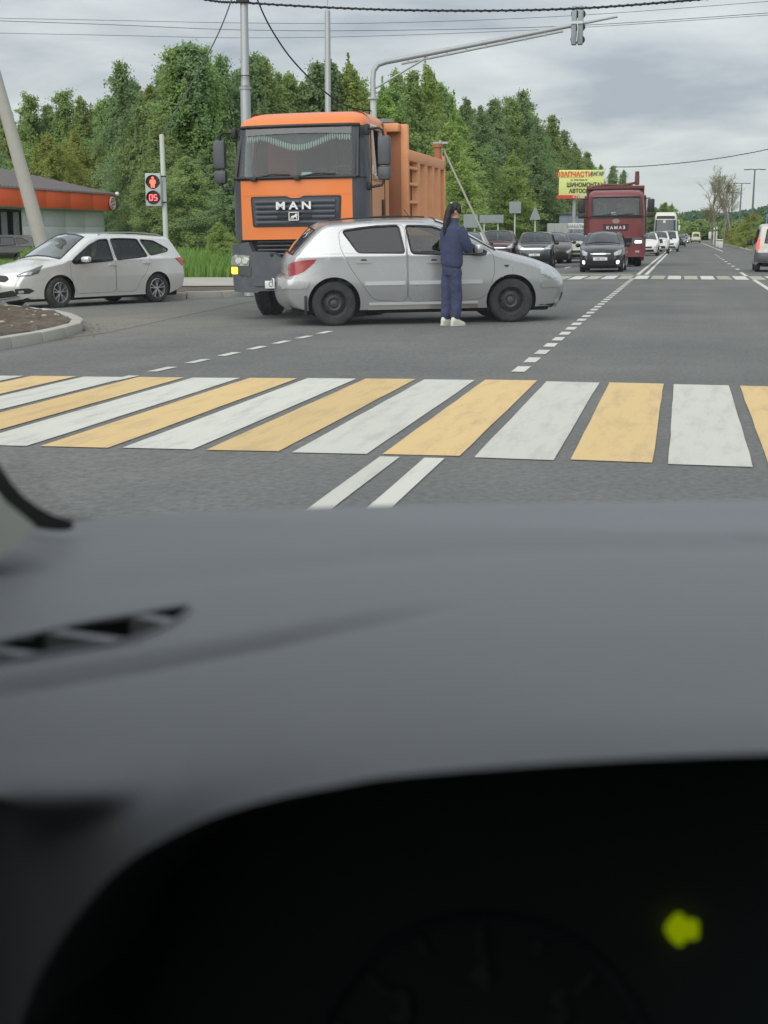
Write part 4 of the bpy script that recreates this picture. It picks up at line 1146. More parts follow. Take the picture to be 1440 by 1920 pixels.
def build_car(name, label, cat, P, paint, loc, rz, group=None, wheel='alloy', steer=0.0, scale=1.0, lite=False, glass_side=None, glass_ws=None):
    root = empty(name, loc, rz, label, cat, group); root.scale = (scale,) * 3
    prof, tg = catm(P['prof'], 3 if lite else 8)
    hw, belt, tum, RR = P['hw'], P['belt'], P['tum'], P.get('rr', .075)
    xmin, xmax = prof[:, 0].min(), prof[:, 0].max()
    xf, xr, tf, trr = P['xf'], P['xr'], P['tf'], P['tr']
    def Wf(x, z):
        w = np.full(len(x), hw)
        t = np.clip((x - xf) / (xmax - xf), 0, 1); w = w * (1 - tf * t ** 2.3)
        t = np.clip((xr - x) / (xr - xmin), 0, 1); w = w * (1 - trr * t ** 2.3)
        w = w - .05 * np.clip((.62 - z) / .42, 0, 1) ** 1.6 - .010 * np.clip((z - .62) / .3, 0, 1)
        w = w - np.clip(z - belt, 0, 9) * tum - .012 * np.clip((z - belt) / .04, 0, 1)
        return w
    def Wd(x, z, d):
        dd = np.clip(d, 0, RR)
        return Wf(x, z) - (RR - np.sqrt(np.maximum(RR ** 2 - (RR - dd) ** 2, 0)))
    wb = P['wb']; r = P['r']; ra = r + P.get('gap', .055); zs = P.get('sill', .2); xo = P.get('xo', 0.0)
    # outline: silhouette (rear bottom -> front bottom), then back along the sill with wheel arches
    ol = [tuple(p) for p in prof]
    for cx in (xo + wb / 2, xo - wb / 2):
        a0 = math.asin(min(.98, max(-.98, (zs - r) / ra)))
        ol += [(cx + ra * math.cos(q), r + ra * math.sin(q)) for q in np.linspace(a0, math.pi - a0, 24 if lite else 60)]
    wins = [(round_loop(w, .05)) for w in P['wins']]
    doors = [round_loop(d, .10, 3) for d in P.get('doors', [])]
    step = .075 if lite else .05
    gx, gz = np.meshgrid(np.arange(xmin, xmax, step), np.arange(zs, prof[:, 1].max(), step))
    g = np.stack([gx.ravel(), gz.ravel()], 1)
    g = g[np_inside(g, ol)]; g = g[np_dist(g, np.array(ol + [ol[0]])) > .02]
    # rows hugging the silhouette so the edge rounding is smooth
    tan = np.gradient(prof, axis=0); nrm = np.stack([-tan[:, 1], tan[:, 0]], 1); nrm /= np.linalg.norm(nrm, axis=1)[:, None] + 1e-9
    if nrm[len(nrm) // 2, 1] < 0: nrm = -nrm
    ex = []
    for d in ((RR * .08, RR * .28, RR * .6, RR) if lite else (RR * .04, RR * .12, RR * .25, RR * .42, RR * .65, RR)):
        q = prof - nrm * d; k = np_inside(q, ol) & (np_dist(q, prof) > d * .85); ex.append(q[k])
    ex = np.concatenate(ex); g = g[np_dist(g, prof) > RR * 1.1]
    v, f = cdt(ol, np.concatenate([g, ex]), [resample_loop(w) for w in wins] + [resample_loop(d, .1) for d in doors])
    cen = v[f].mean(1); keep = np_inside(cen, ol); f = f[keep]; cen = cen[keep]
    d = np_dist(v, prof)
    wv = Wd(v[:, 0], v[:, 1], d)
    e = .012
    gxn = (Wd(v[:, 0] + e, v[:, 1], np.maximum(d, .3 * RR)) - Wd(v[:, 0] - e, v[:, 1], np.maximum(d, .3 * RR))) / (2 * e)
    gzn = (Wd(v[:, 0], v[:, 1] + e, np.maximum(d, .3 * RR)) - Wd(v[:, 0], v[:, 1] - e, np.maximum(d, .3 * RR))) / (2 * e)
    Nn = np.stack([-gxn, np.ones(len(v)), -gzn], 1)
    # blend towards the silhouette normal at the rounded edge
    ni = np.argmin(np.linalg.norm(v[:, None, :] - prof[None, :, :], axis=2), axis=1)
    bl = np.clip(1 - d / RR, 0, 1)[:, None] ** 1.2
    Ns = np.stack([nrm[ni, 0], np.full(len(v), .12), nrm[ni, 1]], 1)
    Nn = Nn / np.linalg.norm(Nn, axis=1)[:, None] * (1 - bl) + Ns * bl
    Nn /= np.linalg.norm(Nn, axis=1)[:, None]
    lab = np.zeros(len(f), int)          # 0 body, 1.. windows, 100.. doors
    for i, dd in enumerate(doors): lab[np_inside(cen, dd)] = 100 + i
    for i, w in enumerate(wins): lab[np_inside(cen, w)] = 1 + i
    bv_v = []; bv_f = []
    def emit(nm, faces, sgn, m, inset=0.0, parent=root):
        idx = np.unique(faces); mp = -np.ones(len(v), int); mp[idx] = np.arange(len(idx))
        vv = np.stack([v[idx, 0], sgn * (wv[idx] - inset), v[idx, 1]], 1)
        ff = mp[faces]
        if sgn > 0: pass
        t0 = ff[0]; n0 = np.cross(vv[t0[1]] - vv[t0[0]], vv[t0[2]] - vv[t0[0]])
        if n0[1] * sgn < 0: ff = ff[:, ::-1]
        me = bpy.data.meshes.new(nm); me.from_pydata(vv.tolist(), [], ff.tolist()); me.materials.append(m)
        me.polygons.foreach_set('use_smooth', [True] * len(ff))
        nn = Nn[idx] * np.array([1, sgn, 1])
        me.normals_split_custom_set_from_vertices(nn.tolist())
        return obj(nm, me, parent), vv, ff
    gs = glass_side or M_glass
    body_parts = []
    for sgn in (1, -1):
        fb = f[lab == 0] if not lite else f[(lab == 0) | (lab >= 100)]
        o, vv, ff = emit('body_side', fb, sgn, paint); 
        allf = f
        vv2 = np.stack([v[:, 0], sgn * wv, v[:, 1]], 1); k = len(bv_v); bv_v += vv2.tolist(); bv_f += (f + k).tolist()
        if not lite:
            for i in range(len(doors)):
                if (lab == 100 + i).any(): emit('door', f[lab == 100 + i], sgn, paint)
        for i in range(len(wins)):
            if (lab == 1 + i).any(): emit('side_window', f[lab == 1 + i], sgn, P.get('wglass', {}).get(i, gs), .012)
        m = MB()
        for w in wins:
            q = np.array(resample_loop(w, .12)); ww = Wd(q[:, 0], q[:, 1], np_dist(q, prof))
            m.tube([(a, sgn * (b - .004), c) for a, b, c in zip(q[:, 0], ww, q[:, 1])], .016 if not lite else .02, 5, closed=True)
        m.build('window_trim', M_trim, root)
        if not lite:
            m = MB()
            for dd in doors:
                q = np.array(resample_loop(dd, .1)); ww = Wd(q[:, 0], q[:, 1], np_dist(q, prof))
                m.tube([(a, sgn * (b - .0035), c) for a, b, c in zip(q[:, 0], ww, q[:, 1])], .006, 4, closed=True)
            m.build('door_seam', M_trim, root)
    # top skin, rows along the silhouette
    ye = Wd(prof[:, 0], prof[:, 1], np.zeros(len(prof)))
    fr = P.get('pillar', .075)
    cols = [-1, None, -.8, -.45, 0, .45, .8, None, 1]
    cf, cr = P.get('cf', .10), P.get('cr', .07)
    tv = []
    for i, (p, w) in enumerate(zip(prof, ye)):
        nx, nz = nrm[i]
        c = .028 * abs(nz) + cf * max(nx, 0) ** 1.0 + cr * max(-nx, 0)
        if i < 2 or i > len(prof) - 3: c *= .6
        w2 = w - fr
        for j, q in enumerate(cols):
            y = (-w if j == 0 else w if j == 8 else -w2 if j == 1 else w2 if j == 7 else q * w2)
            o_ = c * (1 - (y / w) ** 2)
            tv.append((p[0] + nx * o_, y, p[1] + nz * o_))
    nC = len(cols); tb = []; tw = []; trw = []
    for i in range(len(prof) - 1):
        for j in range(nC - 1):
            q = (i * nC + j, i * nC + j + 1, (i + 1) * nC + j + 1, (i + 1) * nC + j)
            inner = 1 <= j <= nC - 3
            if inner and tg['ws1'] <= i < tg['ws0']: tw.append(q)
            elif inner and 'rw0' in tg and tg['rw0'] <= i < tg['rw1']: trw.append(q)
            else: tb.append(q)
    me = bpy.data.meshes.new('body_top'); me.from_pydata(tv, [], tb); me.materials.append(paint)
    me.polygons.foreach_set('use_smooth', [True] * len(tb)); obj('body_top', me, root)
    k = len(bv_v); bv_v += tv; bv_f += [t for q in tb + tw + trw for t in ((q[0] + k, q[1] + k, q[2] + k), (q[0] + k, q[2] + k, q[3] + k))]
    def flatglass(nm, qs, m):
        idx = sorted({i for q in qs for i in q}); mp = {a: b for b, a in enumerate(idx)}
        me = bpy.data.meshes.new(nm); me.from_pydata([tv[i] for i in idx], [], [tuple(mp[i] for i in q) for q in qs]); me.materials.append(m)
        me.polygons.foreach_set('use_smooth', [True] * len(qs)); return obj(nm, me, root)
    flatglass('windscreen', tw, glass_ws or M_glass_clear)
    if trw: flatglass('rear_window', trw, P.get('rglass', gs))
    # black surround of windscreen and rear window
    m = MB()
    for a, b in (('ws1', 'ws0'),) + ((('rw0', 'rw1'),) if trw else ()):
        ia, ib = tg[a], tg[b]
        lp = [tv[ia * nC + j] for j in range(1, 8)] + [tv[i * nC + 7] for i in range(ia + 1, ib + 1)] + [tv[ib * nC + j] for j in range(6, 0, -1)] + [tv[i * nC + 1] for i in range(ib - 1, ia, -1)]
        m.tube(lp, .016, 5, closed=True)
    m.build('screen_surround', M_trim, root)
    bvh = BVHTree.FromPolygons([tuple(p) for p in bv_v], [tuple(q) for q in bv_f])
    # underbody and cabin
    m = MB(); L = xmax - xmin
    m.box(((xmin + xmax) / 2, 0, zs + .15), (L - .35, 2 * (hw - .24), .42), b=.04)
    m.box((xo, 0, zs + .06), (wb - 2 * ra - .02, 2 * (hw - .10), .06))
    m.box(((xmin + xmax) / 2 + L * .3, 0, .52), (L * .3, 2 * (hw - .24), .2))
    m.build('underbody', M_under, root)
    cabx = P.get('cab', (-1.0, .75)); m = MB()
    m.box(((cabx[0] + cabx[1]) / 2, 0, .60), (cabx[1] - cabx[0], 2 * hw - .22, .06))
    m.box((cabx[1] + .18, 0, belt - .18), (.42, 2 * hw - .26, .26), b=.06)
    m.box((cabx[0], 0, .78), (.08, 2 * hw - .24, .40))
    for sx_ in (-.36, .36):
        m.box((xo + .05, sx_, .72), (.5, .46, .18), b=.05); m.box((xo - .22, sx_, 1.0), (.16, .44, .56), b=.06, mat=Matrix.Rotation(-.2, 4, 'Y')); m.box((xo - .32, sx_, 1.32 if belt < 1.1 else 1.45), (.10, .24, .18), b=.04)
    m.box((xo - .75, 0, .72), (.45, 1.15, .18), b=.05); m.box((xo - 1.0, 0, .98), (.16, 1.15, .5), b=.06, mat=Matrix.Rotation(-.25, 4, 'Y'))
    m.build('seats', M_inside, root)
    m = MB(); m.tube([(xo + .42 + .06 * math.sin(q), .36 + .18 * math.cos(q), belt - .06 + .16 * math.sin(q)) for q in [2 * math.pi * i / 18 for i in range(18)]], .016, 5, closed=True); m.box((xo + .5, .36, belt - .1), (.2, .06, .05)); m.build('steering_wheel', M_black, root)
    rw = P.get('tw', .2)
    for x in (xo + wb / 2, xo - wb / 2):
        for s_ in (1, -1):
            add_wheel(root, x, s_ * (hw - rw * .5 - .035), r, rw, wheel, steer if x > 0 else 0)
    root['_'] = 0; del root['_']
    return root, bvh, (prof, tg, tv, nC, Wd)

def decal(name, m, bvh, poly, parent, off=.006, grid=.05, skirt=.03, mirror=False, rnd=0.0, ref=(0, 0, .6)):
    """A piece shaped by a 3-D outline, laid on the body skin with its own thickness."""
    res = []
    for s_ in ((1, -1) if mirror else (1,)):
        pl = [Vector((p[0], p[1] * s_, p[2])) for p in poly]
        c = sum(pl, Vector()) / len(pl)
        n = Vector()
        for i in range(len(pl)):
            a, b = pl[i] - c, pl[(i + 1) % len(pl)] - c; n += a.cross(b)
        n.normalize()
        if n.dot(Vector((c.x - ref[0], (c.y - ref[1]) * 1.5, (c.z - ref[2])))) < 0: n = -n
        ax = Vector((0, 0, 1)).cross(n)
        if ax.length < .2: ax = Vector((0, 1, 0))
        ax.normalize(); ay = n.cross(ax)
        p2 = [((q - c).dot(ax), (q - c).dot(ay)) for q in pl]
        if rnd: p2 = round_loop(p2, rnd, 4)
        p2 = resample_loop(p2, grid)
        xs = [q[0] for q in p2]; ys = [q[1] for q in p2]
        gx, gy = np.meshgrid(np.arange(min(xs), max(xs), grid), np.arange(min(ys), max(ys), grid))
        g = np.stack([gx.ravel(), gy.ravel()], 1)
        g = g[np_inside(g, p2)] if len(g) else g
        if len(g): g = g[np_dist(g, np.array(p2 + [p2[0]])) > grid * .3]
        v, f = cdt(p2, g if len(g) else [])
        f = f[np_inside(v[f].mean(1), p2)]
        V3 = []; NN = []
        for a, b in v:
            q = c + ax * float(a) + ay * float(b)
            hit, hn, _, _ = bvh.ray_cast(q + n * .6, -n)
            if hit is None or abs((hit - q).dot(n)) > .35: hit, hn, _, _ = bvh.find_nearest(q)
            if hn.dot(n) < 0: hn = -hn
            V3.append(hit); NN.append(hn)
        mb = MB(); k = len(V3)
        mb.add([p + q * off for p, q in zip(V3, NN)], f.tolist())
        ed = Counter(); di = {}
        for t in f.tolist():
            for i in range(3):
                e = (t[i], t[(i + 1) % 3]); ed[tuple(sorted(e))] += 1; di[tuple(sorted(e))] = e
        bd = [di[e] for e, c_ in ed.items() if c_ == 1]
        mb.v += [tuple(p + q * (off - skirt)) for p, q in zip(V3, NN)]
        for a, b in bd: mb.f.append((b, a, k + a, k + b)); mb.m.append(0)
        res.append(mb.build(name, m, parent, angle=50))
    return res
def plate_on(root, bvh, x, z, body, w=.52, h=.112, y=0.0):
    d = Vector((-1 if x > 0 else 1, 0, 0))
    hit, n, _, _ = bvh.ray_cast(Vector((x * 3 if abs(x) < 3 else x, y, z)), d)
    n = -d
    e = MB(); e.box((0, 0, 0), (w, h, .02), b=.006)
    X = Vector((0, 1, 0)) if x > 0 else Vector((0, -1, 0))
    M4 = frame4(hit + n * .02, X, (0, 0, 1))
    p = e.build('number_plate', M_plate, root); p.matrix_local = M4
    t = text('plate_number', body, h * .92, M_ink, p, Matrix.Translation((0, 0, .012)), depth=.001, sx=.92)
    return p

PROF_HATCH = dict(   # compact five-door hatchback
    prof=[(-1.93, .27), (-2.03, .36), (-2.075, .52), (-2.045, .66), (-1.965, .72), (-1.945, .90), (-1.89, 1.01, 'rw0'), (-1.53, 1.385, 'rw1'), (-1.38, 1.49), (-1.08, 1.53), (-.6, 1.555), (-.05, 1.545), (.22, 1.50, 'ws1'), (.62, 1.30), (1.07, 1.03, 'ws0'), (1.30, .965), (1.62, .875), (1.88, .765), (2.02, .66), (2.09, .53), (2.07, .38), (1.98, .22)],
    hw=.865, belt=1.0, tum=.42, xf=1.0, xr=-1.25, tf=.27, tr=.17, wb=2.608, r=.318, gap=.06, sill=.22,
    wins=[[(-1.16, 1.385), (-.74, 1.445), (-.34, 1.46), (-.27, 1.025), (-.95, 1.04)], [(-.24, 1.46), (.16, 1.435), (.42, 1.32), (.93, 1.03), (.90, .985), (-.17, 1.015)]],
    doors=[[(-.25, 1.47), (-.55, 1.475), (-.80, 1.45), (-1.22, 1.40), (-1.20, 1.10), (-1.05, .80), (-.74, .36), (-.24, .33)], [(-.235, 1.47), (.2, 1.455), (.5, 1.32), (1.02, 1.02), (1.05, .75), (.95, .42), (.80, .34), (-.225, .33)]],
    cab=(-1.2, .8), cf=.17, cr=.10)
def lower(P, k):
    f = lambda p: (p[0], p[1] if p[1] < 1 else 1 + (p[1] - 1) * k) + tuple(p[2:])
    Q = dict(P); Q['prof'] = [f(p) for p in P['prof']]; Q['wins'] = [[f(p) for p in w] for w in P['wins']]; Q['doors'] = [[f(p) for p in w] for w in P['doors']]
    return Q
PROF_HATCH = lower(PROF_HATCH, .90)
PROF_HATCH['prof'] = [((p[0] if p[0] > -1.6 else -1.6 + (p[0] + 1.6) * .90),) + tuple(p[1:]) for p in PROF_HATCH['prof']]
PROF_WAGON = dict(
    prof=[(-2.12, .27), (-2.22, .36), (-2.27, .55), (-2.26, .72), (-2.235, .92), (-2.18, 1.02, 'rw0'), (-1.98, 1.33, 'rw1'), (-1.90, 1.425), (-1.5, 1.465), (-.9, 1.495), (-.2, 1.50), (.15, 1.475), (.36, 1.43, 'ws1'), (.78, 1.20), (1.16, .985, 'ws0'), (1.42, .93), (1.78, .85), (2.03, .745), (2.14, .62), (2.20, .47), (2.18, .33), (2.10, .2)],
    hw=.885, belt=.98, tum=.40, xf=1.0, xr=-1.4, tf=.30, tr=.16, wb=2.65, r=.318, gap=.05, sill=.2, xo=-.03,
    wins=[[(-.12, 1.40), (.12, 1.385), (.42, 1.27), (.98, .955), (.92, .90), (.30, .925), (-.12, .955)], [(-.20, 1.405), (-.55, 1.41), (-.93, 1.395), (-1.10, 1.02), (-.22, .965)], [(-1.01, 1.39), (-1.38, 1.36), (-1.76, 1.17), (-1.70, 1.12), (-1.19, 1.04)]],
    doors=[[(-.16, 1.42), (.16, 1.405), (.5, 1.25), (1.02, .95), (1.02, .60), (.90, .32), (.85, .28), (-.17, .28)], [(-.17, 1.42), (-.55, 1.425), (-.98, 1.405), (-1.17, 1.0), (-1.05, .72), (-.80, .45), (-.72, .28), (-.18, .28)]],
    cab=(-1.7, .85), cf=.20, cr=.09)
PROF_SEDAN = dict(
    prof=[(-2.0, .28), (-2.12, .36), (-2.16, .55), (-2.14, .75), (-2.10, .98), (-1.95, 1.06), (-1.66, 1.07, 'rw0'), (-1.05, 1.37, 'rw1'), (-.6, 1.455), (-.1, 1.47), (.2, 1.44, 'ws1'), (.62, 1.24), (1.05, 1.02, 'ws0'), (1.32, .97), (1.70, .90), (1.98, .80), (2.12, .66), (2.18, .50), (2.16, .34), (2.08, .2)],
    hw=.85, belt=.98, tum=.42, xf=.95, xr=-1.3, tf=.32, tr=.2, wb=2.57, r=.31, gap=.05, sill=.2,
    wins=[[(-.1, 1.39), (.15, 1.365), (.9, 1.0), (.85, .95), (-.1, .98)], [(-.18, 1.39), (-.6, 1.385), (-1.05, 1.27), (-1.2, 1.02), (-.18, .985)]],
    doors=[[(-.14, 1.41), (.2, 1.385), (.98, 1.0), (.98, .5), (.8, .28), (-.14, .28)], [(-.15, 1.41), (-.6, 1.40), (-1.1, 1.28), (-1.28, 1.0), (-.9, .4), (-.75, .28), (-.15, .28)]],
    cab=(-1.2, .8), cf=.20, cr=.08)
PROF_SUV = dict(
    prof=[(-1.98, .38), (-2.08, .48), (-2.10, .72), (-2.09, 1.0), (-2.05, 1.12, 'rw0'), (-1.90, 1.52, 'rw1'), (-1.80, 1.62), (-1.2, 1.67), (-.4, 1.675), (.05, 1.64), (.22, 1.60, 'ws1'), (.60, 1.38), (.90, 1.18, 'ws0'), (1.15, 1.13), (1.65, 1.08), (1.95, 1.00), (2.06, .85), (2.11, .62), (2.09, .45), (2.0, .34)],
    hw=.90, belt=1.13, tum=.32, xf=1.05, xr=-1.4, tf=.20, tr=.14, wb=2.67, r=.345, gap=.08, sill=.34,
    wins=[[(-.1, 1.56), (.15, 1.54), (.80, 1.14), (-.1, 1.12)], [(-.2, 1.56), (-.85, 1.55), (-1.05, 1.15), (-.2, 1.12)], [(-1.12, 1.52), (-1.62, 1.46), (-1.70, 1.22), (-1.2, 1.18)]],
    doors=[[(-.15, 1.58), (.2, 1.56), (.92, 1.12), (.92, .6), (.82, .42), (-.15, .42)], [(-.16, 1.58), (-.88, 1.57), (-1.12, 1.12), (-.95, .7), (-.8, .42), (-.16, .42)]],
    cab=(-1.5, .75), cf=.12, cr=.08)
PROF_VAN = dict(
    prof=[(-2.05, .36), (-2.16, .44), (-2.19, .60), (-2.17, .85), (-2.15, 1.10, 'rw0'), (-2.05, 1.62, 'rw1'), (-1.96, 1.76), (-1.5, 1.82), (-.4, 1.83), (.1, 1.78), (.32, 1.72, 'ws1'), (.78, 1.40), (1.20, 1.13, 'ws0'), (1.5, 1.04), (1.85, .92), (2.06, .78), (2.14, .58), (2.12, .4), (2.02, .28)],
    hw=.875, belt=1.08, tum=.20, xf=1.0, xr=-1.6, tf=.26, tr=.10, wb=2.8, r=.32, gap=.06, sill=.27, rr=.09,
    wins=[[(-.05, 1.64), (.25, 1.62), (1.02, 1.12), (.95, 1.05), (-.05, 1.06)], [(-.15, 1.65), (-1.0, 1.65), (-1.0, 1.08), (-.15, 1.06)], [(-1.1, 1.64), (-1.86, 1.60), (-1.92, 1.15), (-1.1, 1.09)]],
    doors=[[(-.1, 1.68), (.3, 1.65), (1.08, 1.12), (1.05, .6), (.9, .36), (-.1, .36)], [(-.11, 1.68), (-1.05, 1.68), (-1.05, .36), (-.11, .36)]],
    cab=(-1.8, .9), cf=.16, cr=.03, pillar=.14)

def paintmat(name, c, metal=.0, rough=.35, dirt=None, coat=.6, var=.06):
    return mat(name, c, rough, metal, coat, var=var, vscale=1.6, rvar=.08, dirt=dirt)
PT_silver = paintmat('silver_paint', (.47, .48, .49), .65, .28, dirt=((.36, .34, .31), .35))
PT_silver2 = paintmat('pale_silver_paint', (.72, .725, .705), .4, .28, dirt=((.42, .40, .36), .2))
PT_black = paintmat('black_car_paint', (.018, .020, .023), .1, .25, coat=.5)
PT_white = paintmat('white_car_paint', (.66, .66, .62), 0, .3)
PT_beige = paintmat('pale_beige_paint', (.50, .49, .43), .2, .35)
PT_maroon = paintmat('dark_maroon_paint', (.085, .028, .030), .3, .3)
PT_dark = paintmat('dark_grey_paint', (.045, .050, .056), .4, .3)
PT_brown = paintmat('dark_brown_paint', (.05, .035, .032), .3, .3)

# --- the silver hatchback standing across the junction
pr, pf = gp(626, 612), gp(957, 602)
PHI = R(7.0)
hd = (_rt * math.cos(PHI) + Vector((_fw.x, _fw.y, 0)).normalized() * math.sin(PHI))
ang = math.atan2(hd.y, hd.x)
right = Vector((hd.y, -hd.x, 0)).normalized()
near = gp(793, 607)
sc = 331 / F * (near - CAM).dot(_fw) / 2.608 / math.cos(PHI)
mid = near - right * (.865 - .035 - .1) * sc
mid.z = gz(mid.x)
print('hatch scale', sc)
PH = dict(PROF_HATCH); PH['wglass'] = {0: M_glass_dark}; PH['rglass'] = glass('rear_hatch_glass', (.20, .22, .22), refl=1.1)
hc_, bvh, info = build_car('hatchback', 'silver five-door hatchback standing across the junction with black steel wheels', 'car', PH, PT_silver, mid, ang, wheel='steel', steer=-.12, scale=sc)
lean(hc_)
def both(poly): return poly
decal('tail_light', M_red_lens, bvh, [(-1.98, -.70, .89), (-1.76, -.83, .945), (-1.56, -.86, .955), (-1.60, -.86, .90), (-1.76, -.85, .78), (-1.86, -.80, .735), (-1.98, -.72, .73)], hc_, .012, .04, mirror=True)
decal('headlight', M_lens, bvh, [(1.78, -.80, .83), (1.86, -.76, .82), (2.03, -.60, .70), (2.05, -.62, .64), (1.93, -.77, .64), (1.80, -.82, .72)], hc_, .008, .04, mirror=True)
decal('fuel_flap', PT_silver, bvh, [(-1.40 + .085 * math.cos(q), -.86, .90 + .085 * math.sin(q)) for q in [2 * math.pi * i / 16 for i in range(16)]], hc_, .004, .04)
def strip_side(nm, m, pts, hgt, off=.012, mirror=True, root=None, bv=None):
    (root or hc_)
    x0, x1, z = pts
    return decal(nm, m, bv or bvh, [(x0, -.87, z - hgt / 2), (x1, -.87, z - hgt / 2), (x1, -.87, z + hgt / 2), (x0, -.87, z + hgt / 2)], root or hc_, off, .09, mirror=mirror, rnd=hgt * .3)
M_mould = paintmat('moulding_silver', (.60, .61, .62), .3, .35)
strip_side('side_moulding', M_mould, (-.86, -.27, .60), .055); strip_side('side_moulding', M_mould, (-.21, .86, .60), .055)
strip_side('sill_highlight', M_mould, (-.80, .80, .305), .035)  # pale strip stands in for the highlight along the sill
M_sill = paintmat('grimy_sill', (.30, .29, .27), .2, .6, dirt=((.12, .10, .08), .8))
strip_side('rocker_panel', M_sill, (-.82, .80, .245), .07, off=.006)
for x0, z in ((-.96, .90), (.06, .885)):
    decal('door_handle', PT_silver, bvh, [(x0 - .02, -.87, z - .012), (x0 + .19, -.87, z - .012), (x0 + .19, -.87, z + .02), (x0 - .02, -.87, z + .02)], hc_, .022, .06, mirror=True, rnd=.012)
    decal('handle_recess', M_trim, bvh, [(x0 + .04, -.87, z + .022), (x0 + .14, -.87, z + .022), (x0 + .12, -.87, z + .045), (x0 + .06, -.87, z + .045)], hc_, .003, .06, mirror=True)
for s_ in (-1, 1):
    m = MB(); m.box((.78, s_ * .985, 1.065), (.13, .20, .145), b=.05, mat=Matrix.Rotation(s_ * .25, 4, 'Z')); o = m.build('door_mirror', PT_silver, hc_)
    m = MB(); m.box((.71, s_ * .985, 1.065), (.02, .155, .10), b=.008, mat=Matrix.Rotation(s_ * .25, 4, 'Z')); m.build('mirror_glass', M_glass_dark, o)
    m = MB(); m.box((.80, s_ * .89, 1.0), (.10, .14, .035), b=.012); m.box((.80, s_ * .98, .985), (.13, .16, .03), b=.012); m.build('mirror_base', M_black, o)
decal('rear_bumper_pad', PT_silver, bvh, [(-2.03, -.70, .66), (-1.80, -.84, .66), (-1.66, -.86, .655), (-1.70, -.86, .55), (-1.82, -.84, .54), (-2.05, -.68, .54)], hc_, .018, .05, mirror=True, rnd=.03)
decal('front_bumper_pad', PT_silver, bvh, [(1.78, -.82, .60), (2.05, -.62, .58), (2.07, -.60, .50), (1.80, -.82, .50)], hc_, .018, .05, mirror=True, rnd=.03)
decal('bumper_lip', M_black, bvh, [(1.80, -.80, .25), (2.0, -.60, .26), (1.99, -.6, .215), (1.82, -.8, .215)], hc_, .012, .05, mirror=True)
decal('grille', M_black, bvh, [(2.1, -.42, .42), (2.1, .42, .42), (2.08, .36, .30), (2.08, -.36, .30)], hc_, .006, .06, rnd=.03)
decal('wing_badge', M_black, bvh, [(1.18, -.86, .83), (1.26, -.86, .835), (1.235, -.86, .80), (1.20, -.86, .805)], hc_, .004, .04)
plate_on(hc_, bvh, -1, .62, 'К307')
m = MB(); m.tube([(-1.5, -.30, .23), (-1.8, -.40, .2), (-2.0, -.42, .2)], .03, 8); m.box((-1.35, -.30, .22), (.5, .25, .12), b=.03); m.build('exhaust', M_steel_rim, hc_)
for s_ in (-1, 1):
    m = MB(); m.box((-1.72, s_ * .75, .30), (.03, .2, .28), b=.008); m.build('mud_flap', M_black, hc_)
m = MB(); m.tube([(-.05, .30, 1.56), (-.12, .30, 1.66)], .006, 5); m.build('aerial', M_black, hc_)
m = MB(); m.tube([(1.02, -.3, 1.075), (.95, .1, 1.11), (.90, .45, 1.12)], .012, 5); m.build('wiper', M_black, hc_)
# roof gutters
for s_ in (-1, 1):
    m = MB(); m.tube([(x, s_ * .60, z) for x, z in ((-1.35, 1.50), (-.9, 1.53), (-.4, 1.55), (.05, 1.53))], .012, 5); m.build('roof_strip', M_black, hc_)

# --- the silver estate on the left
kr = gp(290, 567); KA = R(50); hd = (-_rt * math.cos(KA) - Vector((_fw.x, _fw.y, 0)).normalized() * math.sin(KA)) * 2.557; kf = kr + hd; ang = math.atan2(hd.y, hd.x)
left = Vector((-hd.y, hd.x, 0)).normalized()
sc = .965
kmid = (kr + kf) / 2 - left * (.885 - .14) * sc; kmid.z = gz(kmid.x)
ke, bvh2, info2 = build_car('estate_car', 'silver estate car turning out of the side road beside the kerbed bed', 'car', PROF_WAGON, PT_silver2, kmid, ang, wheel='alloy', steer=.16, scale=sc, glass_ws=glass('pale_windscreen', (.5, .55, .53), refl=1.5, rough=.03))
lean(ke)
decal('headlight', M_lens_dark, bvh2, [(1.66, .80, .90), (1.90, .72, .80), (2.10, .50, .685), (2.09, .50, .635), (1.95, .70, .665), (1.80, .82, .74)], ke, .008, .04, mirror=True)
decal('headlamp_reflector', M_lens, bvh2, [(1.86, .74, .755), (2.06, .54, .675), (2.05, .54, .65), (1.92, .72, .69)], ke, .014, .04, mirror=True)
decal('tail_light', mat('bright_red_lens', (.60, .06, .05), .15, coat=.6), bvh2, [(-1.92, .86, .98), (-2.20, .72, .98), (-2.25, .70, .84), (-2.16, .78, .80), (-2.05, .84, .90)], ke, .012, .04, mirror=True)
decal('grille', M_black, bvh2, [(2.15, -.36, .66), (2.15, .36, .66), (2.17, .42, .60), (2.18, .36, .53), (2.18, -.36, .53), (2.17, -.42, .60)], ke, .008, .06, rnd=.03)
decal('lower_grille', M_black, bvh2, [(2.2, -.50, .40), (2.2, .50, .40), (2.16, .56, .28), (2.16, -.56, .28)], ke, .008, .06, rnd=.03)
decal('fog_lamp_recess', M_black, bvh2, [(2.16, .50, .41), (1.98, .72, .43), (1.90, .78, .38), (2.0, .72, .32), (2.15, .52, .31)], ke, .006, .05, mirror=True, rnd=.02)
decal('fog_lamp', M_lens, bvh2, [(2.10, .56, .385), (2.04, .64, .39), (2.04, .64, .335), (2.10, .56, .33)], ke, .014, .04, mirror=True, rnd=.02)
decal('bumper_chrome', M_chrome, bvh2, [(2.16, -.58, .275), (2.16, .58, .275), (2.15, .58, .25), (2.15, -.58, .25)], ke, .014, .08)
plate_on(ke, bvh2, 1, .47, 'У 716 ТР')
